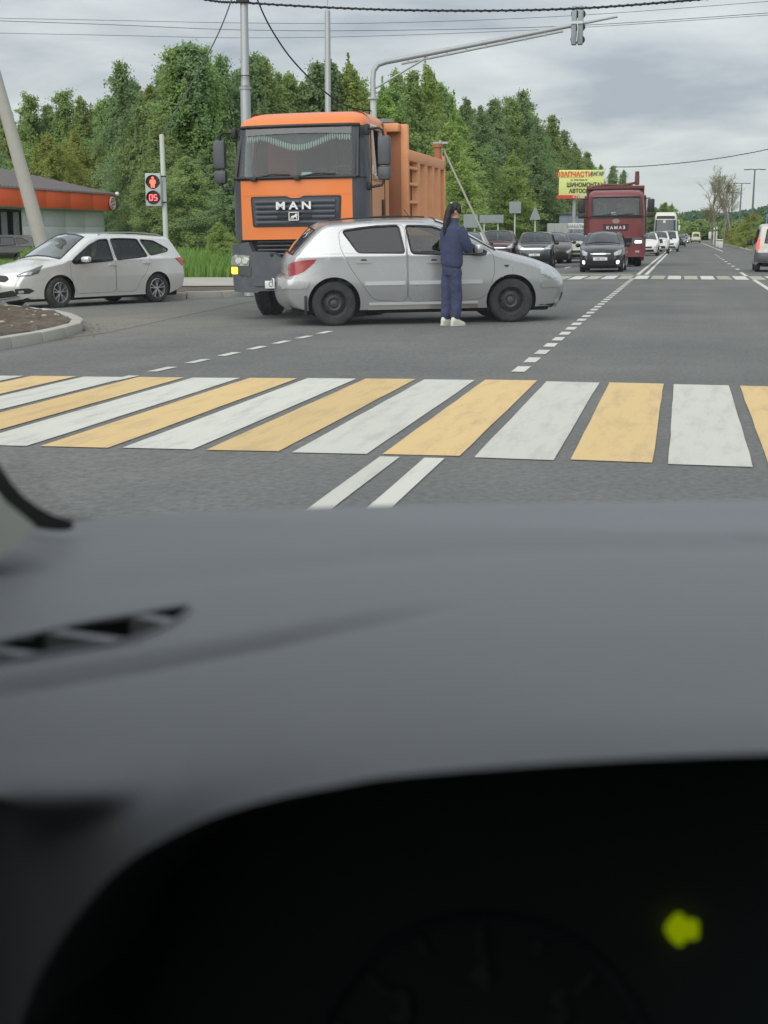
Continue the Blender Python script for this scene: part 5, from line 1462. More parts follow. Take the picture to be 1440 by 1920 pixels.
decal('bonnet_badge', M_chrome, bvh2, [(2.08, -.07, .715), (2.08, .07, .715), (2.10, .06, .685), (2.10, -.06, .685)], ke, .008, .04, rnd=.01)
for x0, z in ((-.12, .86), (-1.05, .885)):
    decal('door_handle', PT_silver2, bvh2, [(x0 - .09, .88, z - .014), (x0 + .12, .88, z - .014), (x0 + .12, .88, z + .016), (x0 - .09, .88, z + .016)], ke, .024, .06, mirror=True, rnd=.012)
for s_ in (-1, 1):
    m = MB(); m.box((.70, s_ * 1.0, .99), (.13, .21, .125), b=.045, mat=Matrix.Rotation(s_ * .25, 4, 'Z')); o = m.build('door_mirror', PT_silver2, ke)
    m = MB(); m.box((.72, s_ * .91, .935), (.10, .12, .03), b=.01); m.build('mirror_base', M_black, o)
    m = MB(); m.tube([(x, s_ * y, z) for x, y, z in ((.05, .60, 1.50), (-.1, .60, 1.545), (-.9, .60, 1.545), (-1.6, .59, 1.50), (-1.72, .59, 1.46))], .014, 6); m.build('roof_rail', M_galv, ke)
    m = MB(); m.tube([(1.10, s_ * .02, 1.045), (1.08, s_ * .35 + .1, 1.045), (1.0, s_ * .35 + .35, 1.06)], .012, 5); m.build('wiper', M_black, ke)
m = MB(); m.box((-1.86, 0, 1.44), (.16, 1.0, .03), b=.012); m.build('spoiler', PT_silver2, ke)

def dress_front(root, bv, P, plate, lens=M_lens, fog=None, grille_z=(.58, .72), gw=.42, low=(.28, .44), gm=None, chrome=False, plate_z=.47):
    xm = max(p[0] for p in P['prof']); hw = P['hw']; zb = grille_z[1]
    decal('headlight', lens, bv, [(xm - .42, hw * .93, zb + .10), (xm - .22, hw * .86, zb + .08), (xm - .06, hw * .56, zb - .02), (xm - .05, hw * .56, zb - .12), (xm - .22, hw * .84, zb - .10), (xm - .36, hw * .93, zb - .02)], root, .01, .06, mirror=True)
    decal('grille', gm or M_black, bv, [(xm, -gw, grille_z[1]), (xm, gw, grille_z[1]), (xm, gw * .92, grille_z[0]), (xm, -gw * .92, grille_z[0])], root, .01, .08, rnd=.03)
    decal('lower_grille', M_black, bv, [(xm, -hw * .6, low[1]), (xm, hw * .6, low[1]), (xm, hw * .66, low[0]), (xm, -hw * .66, low[0])], root, .01, .08, rnd=.03)
    if chrome:
        decal('grille_bar', M_chrome, bv, [(xm, -gw, (grille_z[0] + grille_z[1]) / 2 + .02), (xm, gw, (grille_z[0] + grille_z[1]) / 2 + .02), (xm, gw, (grille_z[0] + grille_z[1]) / 2 - .02), (xm, -gw, (grille_z[0] + grille_z[1]) / 2 - .02)], root, .022, .08)
    if fog:
        decal('fog_lamp', fog, bv, [(xm - .06, hw * .66, low[1] + .01), (xm - .18, hw * .83, low[1] + .03), (xm - .2, hw * .85, low[1] - .10), (xm - .08, hw * .68, low[1] - .11)], root, .014, .05, mirror=True, rnd=.03)
    if plate: plate_on(root, bv, 1, plate_z, plate)
    bx = 1.0 if P['belt'] < 1.05 else .85
    for s_ in (-1, 1):
        m = MB(); m.ball((bx * .78, s_ * (hw + .10), P['belt'] + .02), (.08, .11, .08), 10, 8); m.build('door_mirror', M_black, root)

def face_cam(p, off): return -math.pi / 2 + off
# oncoming cars face -Y (rz = -90 deg)
def queue_car(name, label, P, paint, u, D, dr, sc=1.0, plate=None, **kw):
    loc = ground_at(u, D)
    dk = {k: kw.pop(k) for k in list(kw) if k in ('lens', 'fog', 'grille_z', 'gw', 'low', 'gm', 'chrome', 'plate_z')}
    r_, b_, i_ = build_car(name, label, 'car', P, paint, loc, -math.pi / 2 + R(dr), 'cars queued in the oncoming lanes', scale=sc, lite=True, **kw)
    dress_front(r_, b_, P, plate, **dk)
    lean(r_)
    return r_, b_
M_ws = glass('queue_windscreen', (.34, .38, .38), refl=1.1, rough=.05)
queue_car('sedan', 'small black saloon with lit fog lamps just behind the far crosswalk', PROF_SEDAN, PT_black, 1134, 50.2, 0, .97, '0088 750', fog=M_lamp_on, grille_z=(.62, .74), gw=.36, chrome=True, glass_ws=M_ws, plate_z=.50, low=(.28, .42))
queue_car('suv', 'dark off-roader with roof rails beside the maroon car', PROF_SUV, PT_dark, 1007, 58.5, 3.5, .90, '4 190', grille_z=(.80, .98), gw=.62, gm=M_lens_dark, chrome=True, glass_ws=M_ws, plate_z=.62, low=(.42, .6))
queue_car('suv', 'dark maroon off-roader with a pale roof behind the person', PROF_SUV, PT_maroon, 934, 61, 6, .96, None, grille_z=(.80, .98), gw=.55, chrome=True, glass_ws=M_ws, low=(.42, .6))
queue_car('hatchback', 'dark brown car partly hidden between the dark off-roader and beige car', PROF_HATCH, PT_brown, 1041, 68, 6, 1.0, None, glass_ws=M_ws, grille_z=(.5, .62), low=(.26, .4))
queue_car('hatchback', 'pale beige car with a lit lamp beside the red truck', PROF_HATCH, PT_beige, 1078, 70, 2, 1.0, None, glass_ws=M_ws, fog=M_lamp_on, grille_z=(.5, .62), low=(.28, .42))
queue_car('hatchback', 'silver car showing only its roof between the person and maroon car', PROF_HATCH, PT_silver, 876, 55, 8, 1.02, None, glass_ws=M_ws, grille_z=(.5, .62), low=(.28, .42))
queue_car('hatchback', 'white car standing right behind the red truck', PROF_HATCH, PT_white, 1213, 90, 0, 1.0, None, glass_ws=M_ws, grille_z=(.5, .62), low=(.28, .42))
queue_car('suv', 'white off-roader in front of the bus, left of the white minivan', PROF_SUV, PT_white, 1235, 100, 0, .95, '216', glass_ws=M_ws, grille_z=(.80, .98), gw=.4, low=(.42, .6))
queue_car('van', 'white minivan directly in front of the bus windscreen', PROF_VAN, PT_white, 1256, 112, 0, .92, None, glass_ws=M_ws, grille_z=(.62, .76), low=(.36, .5))
queue_car('sedan', 'dark car behind the minivan near the road centre line', PROF_SEDAN, PT_dark, 1274, 170, 0, 1.0, None, glass_ws=M_ws, lens=M_lens)
queue_car('sedan', 'white car behind the dark car near the centre line', PROF_SEDAN, PT_white, 1275, 195, 0, 1.05, None, glass_ws=M_ws)
queue_car('suv', 'distant grey car with lit lamps near the end of the queue', PROF_SUV, PT_silver, 1282, 235, 0, 1.0, None, glass_ws=M_ws, fog=M_lamp_on, grille_z=(.80, .98))
queue_car('sedan', 'last small white car at the end of the queue', PROF_SEDAN, PT_white, 1287, 280, 0, 1.0, None, glass_ws=M_ws)

# --- parked cars by the building
pk, pb, _ = build_car('parked_car', 'dark car with a black rear parked at the building, half out of frame', 'car', PROF_WAGON, PT_black, ground_at(4, 69), R(184), 'cars parked by the building', lite=True, glass_side=M_glass_dark)
pk, pb, _ = build_car('parked_car', 'black car whose roof shows above the silver estate', 'car', PROF_HATCH, PT_black, ground_at(168, 80), R(196), 'cars parked by the building', lite=True, glass_side=M_glass_dark)

# --- van at the right edge, seen from behind
vn, vb, _ = build_car('van', 'beige panel van with grey lower body and lit red tail lamp at frame edge', 'van', PROF_VAN, PT_beige, ground_at(1457, 49.5), math.pi / 2 + R(-1), None, wheel='steel', scale=.93)
M_vgrey = paintmat('grey_lower_body', (.10, .095, .10), 0, .6)
decal('tail_light', M_red_glow, vb, [(-2.10, .86, 1.28), (-2.17, .74, 1.28), (-2.19, .74, .86), (-2.08, .86, .86)], vn, .012, .06, mirror=True)
decal('rear_bumper', M_vgrey, vb, [(-2.2, -.86, .74), (-2.2, .86, .74), (-2.15, .84, .40), (-2.15, -.84, .40)], vn, .03, .08, rnd=.05)
decal('lower_cladding', M_vgrey, vb, [(-1.95, .88, .85), (-1.75, .88, .85), (-1.75, .88, .40), (-1.95, .88, .40)], vn, .01, .08, mirror=True)
decal('door_handle', M_black, vb, [(-2.2, -.35, .92), (-2.2, -.05, .92), (-2.2, -.05, .83), (-2.2, -.35, .83)], vn, .02, .06)
decal('rear_seam', M_trim, vb, [(-2.18, -.012, 1.7), (-2.18, .012, 1.7), (-2.18, .012, .76), (-2.18, -.012, .76)], vn, .004, .06)
plate_on(vn, vb, -1, .80, 'Е 412', y=.30)
for s_ in (-1, 1):
    m = MB(); m.box((.92, s_ * 1.02, 1.12), (.10, .20, .24), b=.04); m.build('door_mirror', M_black, vn)

# --- far van / ambulance driving away
am, ab, _ = build_car('van', 'pale yellow-green van driving away far down the road', 'van', PROF_VAN, paintmat('pale_lime_paint', (.55, .58, .22), 0, .4), ground_at(1305, 270), math.pi / 2, None, lite=True, scale=1.1)
decal('rear_bumper', M_white, ab, [(-2.2, -.86, .95), (-2.2, .86, .95), (-2.15, .84, .55), (-2.15, -.84, .55)], am, .03, .1)
decal('tail_light', M_red_lens, ab, [(-2.10, .86, 1.2), (-2.17, .74, 1.2), (-2.19, .74, .86), (-2.08, .86, .86)], am, .012, .08, mirror=True)
m = MB(); m.box((.2, 0, 1.88), (.4, 1.2, .12), b=.04); m.build('roof_beacon', mat('beacon_pale', (.5, .55, .2), .4), am)
# ------------------------------------------------------------------ trucks
PT_orange = paintmat('orange_truck_paint', (.80, .205, .035), 0, .40, coat=.25, var=.07, dirt=((.52, .20, .08), .45))
PT_orange_f = paintmat('faded_orange_paint', (.72, .30, .12), 0, .55, coat=.1, dirt=((.50, .30, .18), .5))
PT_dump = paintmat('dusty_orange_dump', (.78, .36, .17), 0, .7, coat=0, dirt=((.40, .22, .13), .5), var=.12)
PT_dumpd = paintmat('dark_dump_recess', (.37, .15, .072), 0, .8, coat=0, dirt=((.20, .10, .06), .6), var=.15)  # deeper orange than the rails and ribs
PT_dgrey = paintmat('dark_grey_plastic', (.052, .060, .074), 0, .5, coat=.1, dirt=((.11, .11, .11), .3))
PT_red = paintmat('truck_dark_red', (.17, .028, .034), 0, .4, coat=.3, dirt=((.20, .07, .06), .4))
PT_red_d = paintmat('dusty_red_dump', (.14, .045, .04), 0, .7, coat=0, dirt=((.16, .10, .08), .5))

class Cab:
    def __init__(s, w, zbot, zws0, zws1, ztop, length, rake=.22):
        s.w, s.zbot, s.zws0, s.zws1, s.ztop, s.len = w, zbot, zws0, zws1, ztop, length
        pf = [(0, 0), (-.006, .25), (-.025, .5), (-.05, .70), (-.07, .82), (-.115, .90), (-.20, .965), (-.32, .99), (-.45, 1.0), (-.60, 1), (-.72, 1), (-1.30, 1), (-1.42, 1), (-length, 1)]
        s.pl = [(x, -f) for x, f in reversed(pf)] + pf[1:]
        s.np_ = len(pf)
        ys = np.array([f for x, f in s.pl]); s.pl = [(x, f) for x, f in s.pl]
        zr = [.40, .7, 1.0, zbot, zbot + .08, (zbot + zws0) / 2, zws0 - .02, zws0, zws0 + (zws1 - zws0) * .35, zws0 + (zws1 - zws0) * .7, zws1, zws1 + .05, zws1 + (ztop - zws1) * .55, ztop - .035, ztop]
        s.zr = zr; s.V = []; s.idx = {}
        for i, z in enumerate(zr):
            t = max(0, z - zws0); ra = rake * min(1, t / (zws1 - zws0))
            if z > zws1: k = (z - zws1) / (ztop - zws1); ra += .10 * k + .42 * k ** 3
            ww = w - .055 * min(1, t / (zws1 - zws0)) - (.16 * ((z - zws1) / (ztop - zws1)) ** 2.5 if z > zws1 else 0)
            for x, f in s.pl:
                xx = x - ra * (1 if x > -.5 else max(0, 1 - (-.5 - x) / .25))
                s.V.append((max(xx, -length) if x > -length else -length, f * ww, z))
        n = len(s.pl); s.n = n
        # roof cap
        s.V.append((-(length) * .6, 0, ztop + .02)); s.cap = len(s.V) - 1
        s.bvh = BVHTree.FromPolygons([Vector(v) for v in s.V], [(i * n + j, i * n + j + 1, (i + 1) * n + j + 1, (i + 1) * n + j) for i in range(len(zr) - 1) for j in range(n - 1)])
    def emit(s, root, rule, mats):
        n = s.n; buck = {}
        for i in range(len(s.zr) - 1):
            for j in range(n - 1):
                zc_ = (s.zr[i] + s.zr[i + 1]) / 2; f = (s.pl[j][1] + s.pl[j + 1][1]) / 2; x = (s.pl[j][0] + s.pl[j + 1][0]) / 2
                k = rule(zc_, f, x)
                if k: buck.setdefault(k, []).append((i * n + j, i * n + j + 1, (i + 1) * n + j + 1, (i + 1) * n + j))
        k = 'roof'; i = len(s.zr) - 1
        buck.setdefault(k, [])
        buck[k] += [(i * n + j, i * n + j + 1, s.cap) for j in range(n - 1)] + [(i * n + n - 1, i * n, s.cap)]
        o_ = {}
        for k, qs in buck.items():
            idx = sorted({a for q in qs for a in q}); mp = {a: b for b, a in enumerate(idx)}
            m = MB(); m.add([s.V[a] for a in idx], [tuple(mp[a] for a in q) for q in qs])
            nm = k.rstrip('0123456789')
            o_[k] = m.build(nm, mats[nm], root, angle=50)
        # back wall
        m = MB(); m.box((-s.len + .02, 0, (s.zbot + s.zws1) / 2), (.04, 2 * s.w - .04, s.zws1 - s.zbot)); m.build('back_wall', mats['roof'], root)
        return o_
    def fx(s, y, z):
        h, n_, _, _ = s.bvh.ray_cast(Vector((2, y, z)), Vector((-1, 0, 0)))
        return h.x if h else -.3

def truck_wheel(root, x, y, r=.51, w=.30, rimm=None, dual=False):
    m = MB(); W_ = w
    m.lathe([(r * .60, W_ * .42), (r * .70, W_ * .5), (r * .94, W_ * .48), (r, W_ * .36), (r, -W_ * .36), (r * .94, -W_ * .48), (r * .6, -W_ * .5)], 36)
    for k in range(40):
        q = 2 * math.pi * k / 40
        for s_ in (-1, 1):
            m.box((math.cos(q) * r, s_ * W_ * .26, math.sin(q) * r), (.028, W_ * .22, .05), mat=Matrix.Rotation(-q, 4, 'Y'))
    o = m.build('wheel', M_rubber, root, loc=(x, y, r)); o.rotation_euler.z = 0 if y > 0 else math.pi
    m = MB(); m.lathe([(r * .6, W_ * .42), (r * .56, W_ * .36), (r * .5, W_ * .1), (r * .3, W_ * .2), (r * .18, W_ * .35), (0, W_ * .36)], 24); m.build('rim', rimm or M_steel_rim, o)
    return o

# --- orange dump truck, its front just behind the hatchback
D0 = 21.5
fc = at(557, 443, D0); fc.z = gz(fc.x)
psi = R(12.5)
ch = Vector((_fw.x, _fw.y, 0)).normalized()
fdir = (-ch * math.cos(psi) - _rt * math.sin(psi)); ang = math.atan2(fdir.y, fdir.x)
tr = empty('dump_truck', fc, ang, 'orange dump truck with a dark windscreen fringe and a lit amber indicator', 'truck')
tr.scale = (1.10,) * 3
cab = Cab(1.03, 1.17, 2.05, 2.79, 3.02, 1.72)
def rule(z, f, x):
    a = abs(f)
    if z < cab.zbot: return None
    if z > cab.zws1: return 'roof'
    if x > -.5 or a < .99:
        if z > 2.05: return 'windscreen' if a < .86 else 'corner_pillar'
        if z > 2.03: return 'windscreen_base'
        if a < .80: return 'bonnet_panel'
        return 'corner_pillar'
    if z > 2.05 and -1.30 < x < -.60:
        return 'side_glass' if f < 0 else 'side_opening'
    return 'door_left' if f < 0 else 'door_right'
M_tws = glass('truck_windscreen', (.56, .68, .66), refl=.55, opaque=.03, body=(.42, .47, .46))
M_letter = mat('bright_letter', (.72, .73, .73), .35, metal=.35)
cm_ = {'roof': PT_orange, 'windscreen': M_tws, 'corner_pillar': PT_dgrey, 'windscreen_base': M_trim, 'bonnet_panel': PT_orange, 'side_glass': M_glass, 'side_opening': glass('half_open_glass', (.9, .9, .9), refl=.0), 'door_left': PT_orange_f, 'door_right': PT_orange_f}
ob = cab.emit(tr, rule, cm_)
bpy.data.objects.remove(ob.pop('side_opening'))          # this window is wound down
for k in ('door_left', 'door_right'): ob[k].name = 'door'
TB = cab.bvh
def tf(name, m, poly, off=.01, skirt=.05, grid=.08, rnd=.0, mirror=False):
    return decal(name, m, TB, [(cab.fx(y, z), y, z) for y, z in poly], tr, off, grid, skirt, mirror, rnd, (-1, 0, 1.6))
# windscreen frame
m = MB()
for z in (2.05, 2.79): m.tube([(cab.fx(y, z) + .01, y, z) for y in np.linspace(-.90, .90, 15)], .03, 6)
for s_ in (-1, 1): m.tube([(cab.fx(s_ * .91, z) + .01, s_ * (.925 - .045 * (z - 2.05) / .74), z) for z in np.linspace(2.05, 2.79, 6)], .03, 6)
m.build('windscreen_frame', M_trim, tr)
# a band of shade film across the top of the screen
tf('shade_band', glass('shade_film', (.12, .13, .14), refl=1.2), [(-.80, 2.66), (.80, 2.66), (.80, 2.77), (-.80, 2.77)], .012, .004)
tf('bonnet_crease', PT_orange, [(-.82, 1.805), (.82, 1.805), (.82, 1.822), (-.82, 1.822)], .006, .03)
tf('grille', PT_dgrey, [(-.66, 1.765), (-.12, 1.765), (-.06, 1.735), (.06, 1.735), (.12, 1.765), (.66, 1.765), (.635, 1.375), (-.635, 1.375)], .012, .05, rnd=.03)
tf('grille_surround', M_trim, [(-.69, 1.79), (-.13, 1.79), (-.065, 1.76), (.065, 1.76), (.13, 1.79), (.69, 1.79), (.665, 1.35), (-.665, 1.35)], .006, .05, rnd=.04)
for k in range(5):
    z = 1.415 + k * .073
    m = MB(); ys = np.linspace(-.60, .60, 15)
    if k == 4: ys = np.linspace(-.61, .61, 15)
    sec = [(.015, -.012), (.052, -.020), (.060, .0), (.050, .022), (.015, .032)]
    vs = [(cab.fx(y, z) + a, y, z + b) for y in ys for a, b in sec]; n = len(sec)
    m.add(vs, [(i * n + j, i * n + j + 1, (i + 1) * n + j + 1, (i + 1) * n + j) for i in range(len(ys) - 1) for j in range(n - 1)] + [tuple(range(n)), tuple((len(ys) - 1) * n + j for j in range(n))])
    m.build('grille_slat', paintmat('slat_grey', (.070, .080, .10), 0, .6, coat=0) if k == 0 else bpy.data.materials['slat_grey'], tr)
text('lettering', 'M A N', .150, M_letter, tr, frame4((cab.fx(0, 1.65) + .085, .0, 1.645), (0, 1, 0), (0, 0, 1)), depth=.012, bold=.004, sx=1.3)
m = MB()
for cx, cz, w_, h_ in ((0, .055, .15, .012), (0, -.055, .15, .012), (-.07, 0, .012, .12), (.07, 0, .012, .12)): m.box((.085, cx, 1.50 + cz), (.02, w_, h_))
lion = [(-.05, -.04), (-.045, -.012), (-.028, .004), (.012, .012), (.028, .036), (.05, .034), (.056, .015), (.042, .002), (.05, -.03), (.04, -.04), (.03, -.012), (.008, -.014), (-.012, -.04), (-.025, -.04), (-.012, -.018), (-.03, -.016), (-.036, -.04)]
m.prism(lion, .075, .09, lambda a, b, h: Vector((h, a, 1.50 + b)))
m.build('emblem', M_letter, tr)
m = MB(); m.box((.075, 0, 1.50), (.012, .135, .10)); m.build('emblem_plate', M_trim, tr)
m = MB()
for s_ in (-1, 1): m.box((.066, s_ * .18, 1.50), (.02, .16, .035))
m.build('grille_slot', M_trim, tr)
# lower grille gap
m = MB(); m.box((-.28, 0, 1.06), (.36, 1.7, .36)); m.build('radiator', M_under, tr)
for k in range(4):
    m = MB(); ys = np.linspace(-.62, .62, 9); z = .96 + k * .06
    m.tube([(cab.fx(y, 1.2) - .06, y, z) for y in ys], .014, 5); m.build('radiator_bar', M_grey_plastic, tr)
tf('bumper', M_grey_plastic, [(-1.01, .56), (-.96, .42), (.96, .42), (1.01, .56), (1.015, 1.12), (.72, 1.14), (.66, 1.0), (.34, .99), (.22, .90), (-.22, .90), (-.34, .99), (-.66, 1.0), (-.72, 1.14), (-1.015, 1.12)], .07, .22, .07)
tf('bumper_step', M_grey_plastic, [(-.66, .60), (.66, .60), (.64, .50), (-.64, .50)], .10, .06, .08, .02)
for s_ in (-1, 1):
    P_ = [(s_ * y, z) for y, z in ((.70, .94), (.90, .96), (.985, .92), (.985, .81), (.72, .79))]
    decal('headlight', M_lens, TB, [(cab.fx(y, z), y, z) for y, z in P_], tr, .085, .05, .05, ref=(-1, 0, 1.6))
    P_ = [(s_ * y, z) for y, z in ((.895, .775), (.985, .775), (.985, .675), (.895, .675))]
    decal('indicator', M_amber_on if s_ < 0 else mat('amber_lens', (.6, .25, .03), .2), TB, [(cab.fx(y, z), y, z) for y, z in P_], tr, .09, .04, .05, rnd=.02, ref=(-1, 0, 1.6))
    P_ = [(s_ * y, z) for y, z in ((.68, .775), (.88, .775), (.88, .66), (.70, .64))]
    decal('fog_lamp', M_lens_dark, TB, [(cab.fx(y, z), y, z) for y, z in P_], tr, .082, .05, .05, ref=(-1, 0, 1.6))
    m = MB()
    for y in (.78, .90): m.lathe([(0, .012), (.045, .012), (.055, -.03)], 14, T=Matrix.Translation((cab.fx(s_ * y, .87) + .10, s_ * y, .868)), axis='X')
    m.build('headlamp_reflector', M_chrome, tr)
    m = MB(); m.box((cab.fx(s_ * .93, 2.88) - .0, s_ * .80, 2.885), (.06, .13, .035), b=.012); m.build('roof_marker', M_lamp_on, tr)
for k in range(2):
    m = MB(); m.box((cab.fx(.3, .8) + .08, -.36 + .35 * k, .955), (.03, .05, .05), b=.015); m.build('tow_eye', M_black, tr)
p = MB(); p.box((0, 0, 0), (.52, .112, .02), b=.005); pl_ = p.build('number_plate', M_plate, tr); pl_.matrix_local = frame4((.115, -.20, .52), (0, 1, 0), (0, 0, 1))
text('plate_number', 'О 214 РК', .1, M_ink, pl_, Matrix.Translation((0, 0, .012)), depth=.001)
# wipers
for y0, y1 in ((-.62, -.05), (.05, .62)):
    m = MB(); m.tube([(cab.fx(y0, 2.09) + .04, y0, 2.05), (cab.fx((y0 + y1) / 2, 2.1) + .05, (y0 + y1) / 2, 2.10), (cab.fx(y1, 2.1) + .045, y1, 2.09)], .013, 5); m.box((cab.fx(y0, 2.05) + .05, y0, 2.04), (.05, .09, .07), b=.015); m.build('wiper', M_black, tr)
# mirrors with arms
for s_ in (-1, 1):
    e = empty('mirror', parent=tr)
    m = MB(); m.box((-.38, s_ * 1.26, 2.42), (.13, .19, .42), b=.045); m.build('mirror_housing', M_grey_plastic, e)
    m = MB(); m.box((-.38, s_ * 1.255, 2.10), (.13, .19, .20), b=.04); m.build('wide_mirror_housing', M_grey_plastic, e)
    m = MB(); m.tube([(-.36, s_ * .97, 2.72), (-.36, s_ * 1.18, 2.74), (-.37, s_ * 1.24, 2.70), (-.38, s_ * 1.25, 2.62)], .02, 6); m.tube([(-.38, s_ * 1.25, 2.0), (-.37, s_ * 1.22, 1.93), (-.36, s_ * 1.02, 1.90)], .02, 6)
    m.box((-.36, s_ * 1.01, 2.72), (.14, .08, .16), b=.03); m.box((-.36, s_ * 1.03, 1.92), (.12, .08, .12), b=.03); m.build('mirror_arm', M_black, e)
# doors: window reveal, handle, seams
for s_ in (-1, 1):
    m = MB(); wl = [(-.60, 2.05), (-.60, 2.79), (-1.30, 2.79), (-1.30, 2.05)]
    wloc = lambda x, z: (x - .12 * (1 if x > -.62 else 0), s_ * (1.035 - .055 * (z - 2.05) / .74), z)
    m.tube([wloc(*q) for q in resample_loop(round_loop(wl, .08), .1)], .035, 6, closed=True); m.build('window_frame', mat('pale_window_frame', (.62, .48, .40), .5) if s_ > 0 else M_trim, tr)
    m = MB(); m.tube([(x, s_ * 1.033, z) for x, z in resample_loop(round_loop([(-.50, 1.20), (-.50, 2.74), (-1.40, 2.74), (-1.40, 1.20)], .08), .15)][0:999], .008, 4, closed=True); m.build('door_seam', M_trim, tr)
    m = MB(); m.box((-1.24, s_ * 1.04, 1.62), (.09, .03, .26), b=.012); m.build('door_handle', M_black, tr)
m = MB(); m.box((-.72, 1.02, 2.14), (.22, .03, .17), b=.01); m.build('window_pane', M_white, tr)
# cab interior
m = MB(); m.box((-.95, 0, 1.75), (1.4, 1.9, .06)); m.box((-.40, 0, 2.0), (.34, 1.7, .10), b=.03); m.box((-1.62, 0, 2.3), (.06, 1.95, 1.2)); m.build('cab_lining', M_inside_l, tr)
m = MB(); m.box((-1.05, -.55, 2.0), (.5, .5, .16), b=.05); m.box((-1.30, -.55, 2.35), (.16, .48, .66), b=.06); m.build('seat', mat('red_seat_cover', (.42, .06, .035), .9), tr)
m = MB(); m.box((-1.05, .55, 2.0), (.5, .5, .16), b=.05); m.box((-1.30, .55, 2.35), (.16, .48, .66), b=.06); m.build('seat', M_inside, tr)
m = MB(); m.tube([(-.62 + .10 * math.sin(q), .58 + .24 * math.cos(q), 2.12 + .10 * math.sin(q)) for q in [2 * math.pi * i / 24 for i in range(24)]], .018, 6, closed=True); m.tube([(-.62, .36, 2.12), (-.62, .80, 2.12)], .014, 5); m.cyl((-.5, .58, 1.95), (-.62, .58, 2.12), .03, n=8); m.build('steering_wheel', M_black, tr)
m = MB(); m.box((-.30, .10, 2.10), (.01, .15, .075), mat=Matrix.Rotation(-.3, 4, 'Y')); m.build('dash_card', M_white, tr)
# fringed curtain across the top of the windscreen
cz_ = lambda y: 2.60 - .085 * math.cos(y * 4.6) - .03 * (abs(y) > .6)
m = MB(); fr_ = MB()
ys = np.linspace(-.77, .77, 44)
vs = []
for y in ys: vs += [(-.30, y, 2.78), (-.27 + .015 * math.sin(y * 40), y, cz_(y))]
m.add(vs, [(2 * i, 2 * i + 1, 2 * i + 3, 2 * i + 2) for i in range(len(ys) - 1)])
M_fringe = mat('curtain_cloth', (.10, .115, .12), .95, var=.2)
cu = m.build('curtain', M_fringe, tr)
for y in ys[::1]:
    z = cz_(y); fr_.tube([(-.255, y, z + .015), (-.25, y, z - .035), (-.25, y + random.uniform(-.006, .006), z - .075)], [.011, .014, .006], 5)
fr_.build('fringe', mat('pale_fringe', (.72, .74, .70), .9), cu)['kind'] = 'stuff'
# wheels, chassis, mudguards
for s_ in (-1, 1):
    truck_wheel(tr, -1.42, s_ * .84)
    for x in (-4.5, -5.85): truck_wheel(tr, x, s_ * .78, w=.5)
    m = MB()
    for k in range(10):
        a0, a1 = R(15 + 150 * k / 10), R(15 + 150 * (k + 1) / 10)
        m.add([(-1.42 + .62 * math.cos(a0), s_ * .64, .51 + .62 * math.sin(a0)), (-1.42 + .62 * math.cos(a0), s_ * 1.02, .51 + .62 * math.sin(a0)), (-1.42 + .62 * math.cos(a1), s_ * 1.02, .51 + .62 * math.sin(a1)), (-1.42 + .62 * math.cos(a1), s_ * .64, .51 + .62 * math.sin(a1))], [(0, 1, 2, 3)])
    m.build('mudguard', M_black, tr)
    m = MB(); m.box((-.55, s_ * .95, .62), (.5, .14, .34), b=.04); m.box((-2.1, s_ * .92, .85), (.4, .2, .5), b=.04); m.build('step', M_black, tr)
m = MB(); m.box((-3.6, 0, 1.0), (6.4, .8, .25)); m.box((-1.0, 0, .8), (1.6, 1.1, .5)); m.cyl((-1.42, -.8, .51), (-1.42, .8, .51), .09, n=10); m.build('chassis', M_under, tr)
# dump body
db = empty('dump_body', parent=tr); db.scale = (1, 1, .935)
X0, X1, YW = -2.02, -5.35, 1.21
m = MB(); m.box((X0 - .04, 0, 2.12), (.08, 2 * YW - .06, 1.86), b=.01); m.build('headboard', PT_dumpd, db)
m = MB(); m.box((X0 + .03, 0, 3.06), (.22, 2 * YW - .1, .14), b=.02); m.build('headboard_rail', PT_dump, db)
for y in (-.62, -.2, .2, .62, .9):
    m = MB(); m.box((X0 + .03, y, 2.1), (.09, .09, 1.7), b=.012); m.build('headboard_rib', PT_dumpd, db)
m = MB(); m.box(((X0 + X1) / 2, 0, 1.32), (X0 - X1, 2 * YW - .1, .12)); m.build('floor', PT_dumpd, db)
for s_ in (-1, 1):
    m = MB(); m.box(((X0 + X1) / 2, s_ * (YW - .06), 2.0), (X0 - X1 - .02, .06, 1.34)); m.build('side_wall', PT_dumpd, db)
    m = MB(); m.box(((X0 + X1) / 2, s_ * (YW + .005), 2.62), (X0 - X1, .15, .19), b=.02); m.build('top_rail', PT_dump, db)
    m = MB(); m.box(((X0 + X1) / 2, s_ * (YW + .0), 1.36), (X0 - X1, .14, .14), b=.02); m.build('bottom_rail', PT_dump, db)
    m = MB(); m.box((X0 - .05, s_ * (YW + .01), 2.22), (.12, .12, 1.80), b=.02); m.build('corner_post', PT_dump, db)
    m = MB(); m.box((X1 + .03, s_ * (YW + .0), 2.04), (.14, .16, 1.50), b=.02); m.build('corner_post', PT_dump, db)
    for x in (-2.90, -3.55, -4.20, -4.80):
        m = MB(); m.prism([(x - .16, YW - .02), (x - .09, YW + .075), (x + .09, YW + .075), (x + .16, YW - .02)], 1.42, 2.53, lambda a, b, h: Vector((a, s_ * b, h))); m.build('side_rib', PT_dump, db, smooth=False)
    lad = empty('ladder', parent=db) if s_ > 0 else None
    if s_ > 0:
        for z in (1.55, 1.85, 2.15, 2.42):
            m = MB(); m.box((-2.50, YW + .05, z), (.70, .05, .05), b=.01); m.build('rung', PT_dump, db)
        bpy.data.objects.remove(lad)
m = MB(); m.box((X1, 0, 1.95), (.08, 2 * YW - .1, 1.24)); m.build('tailgate', PT_dumpd, db)
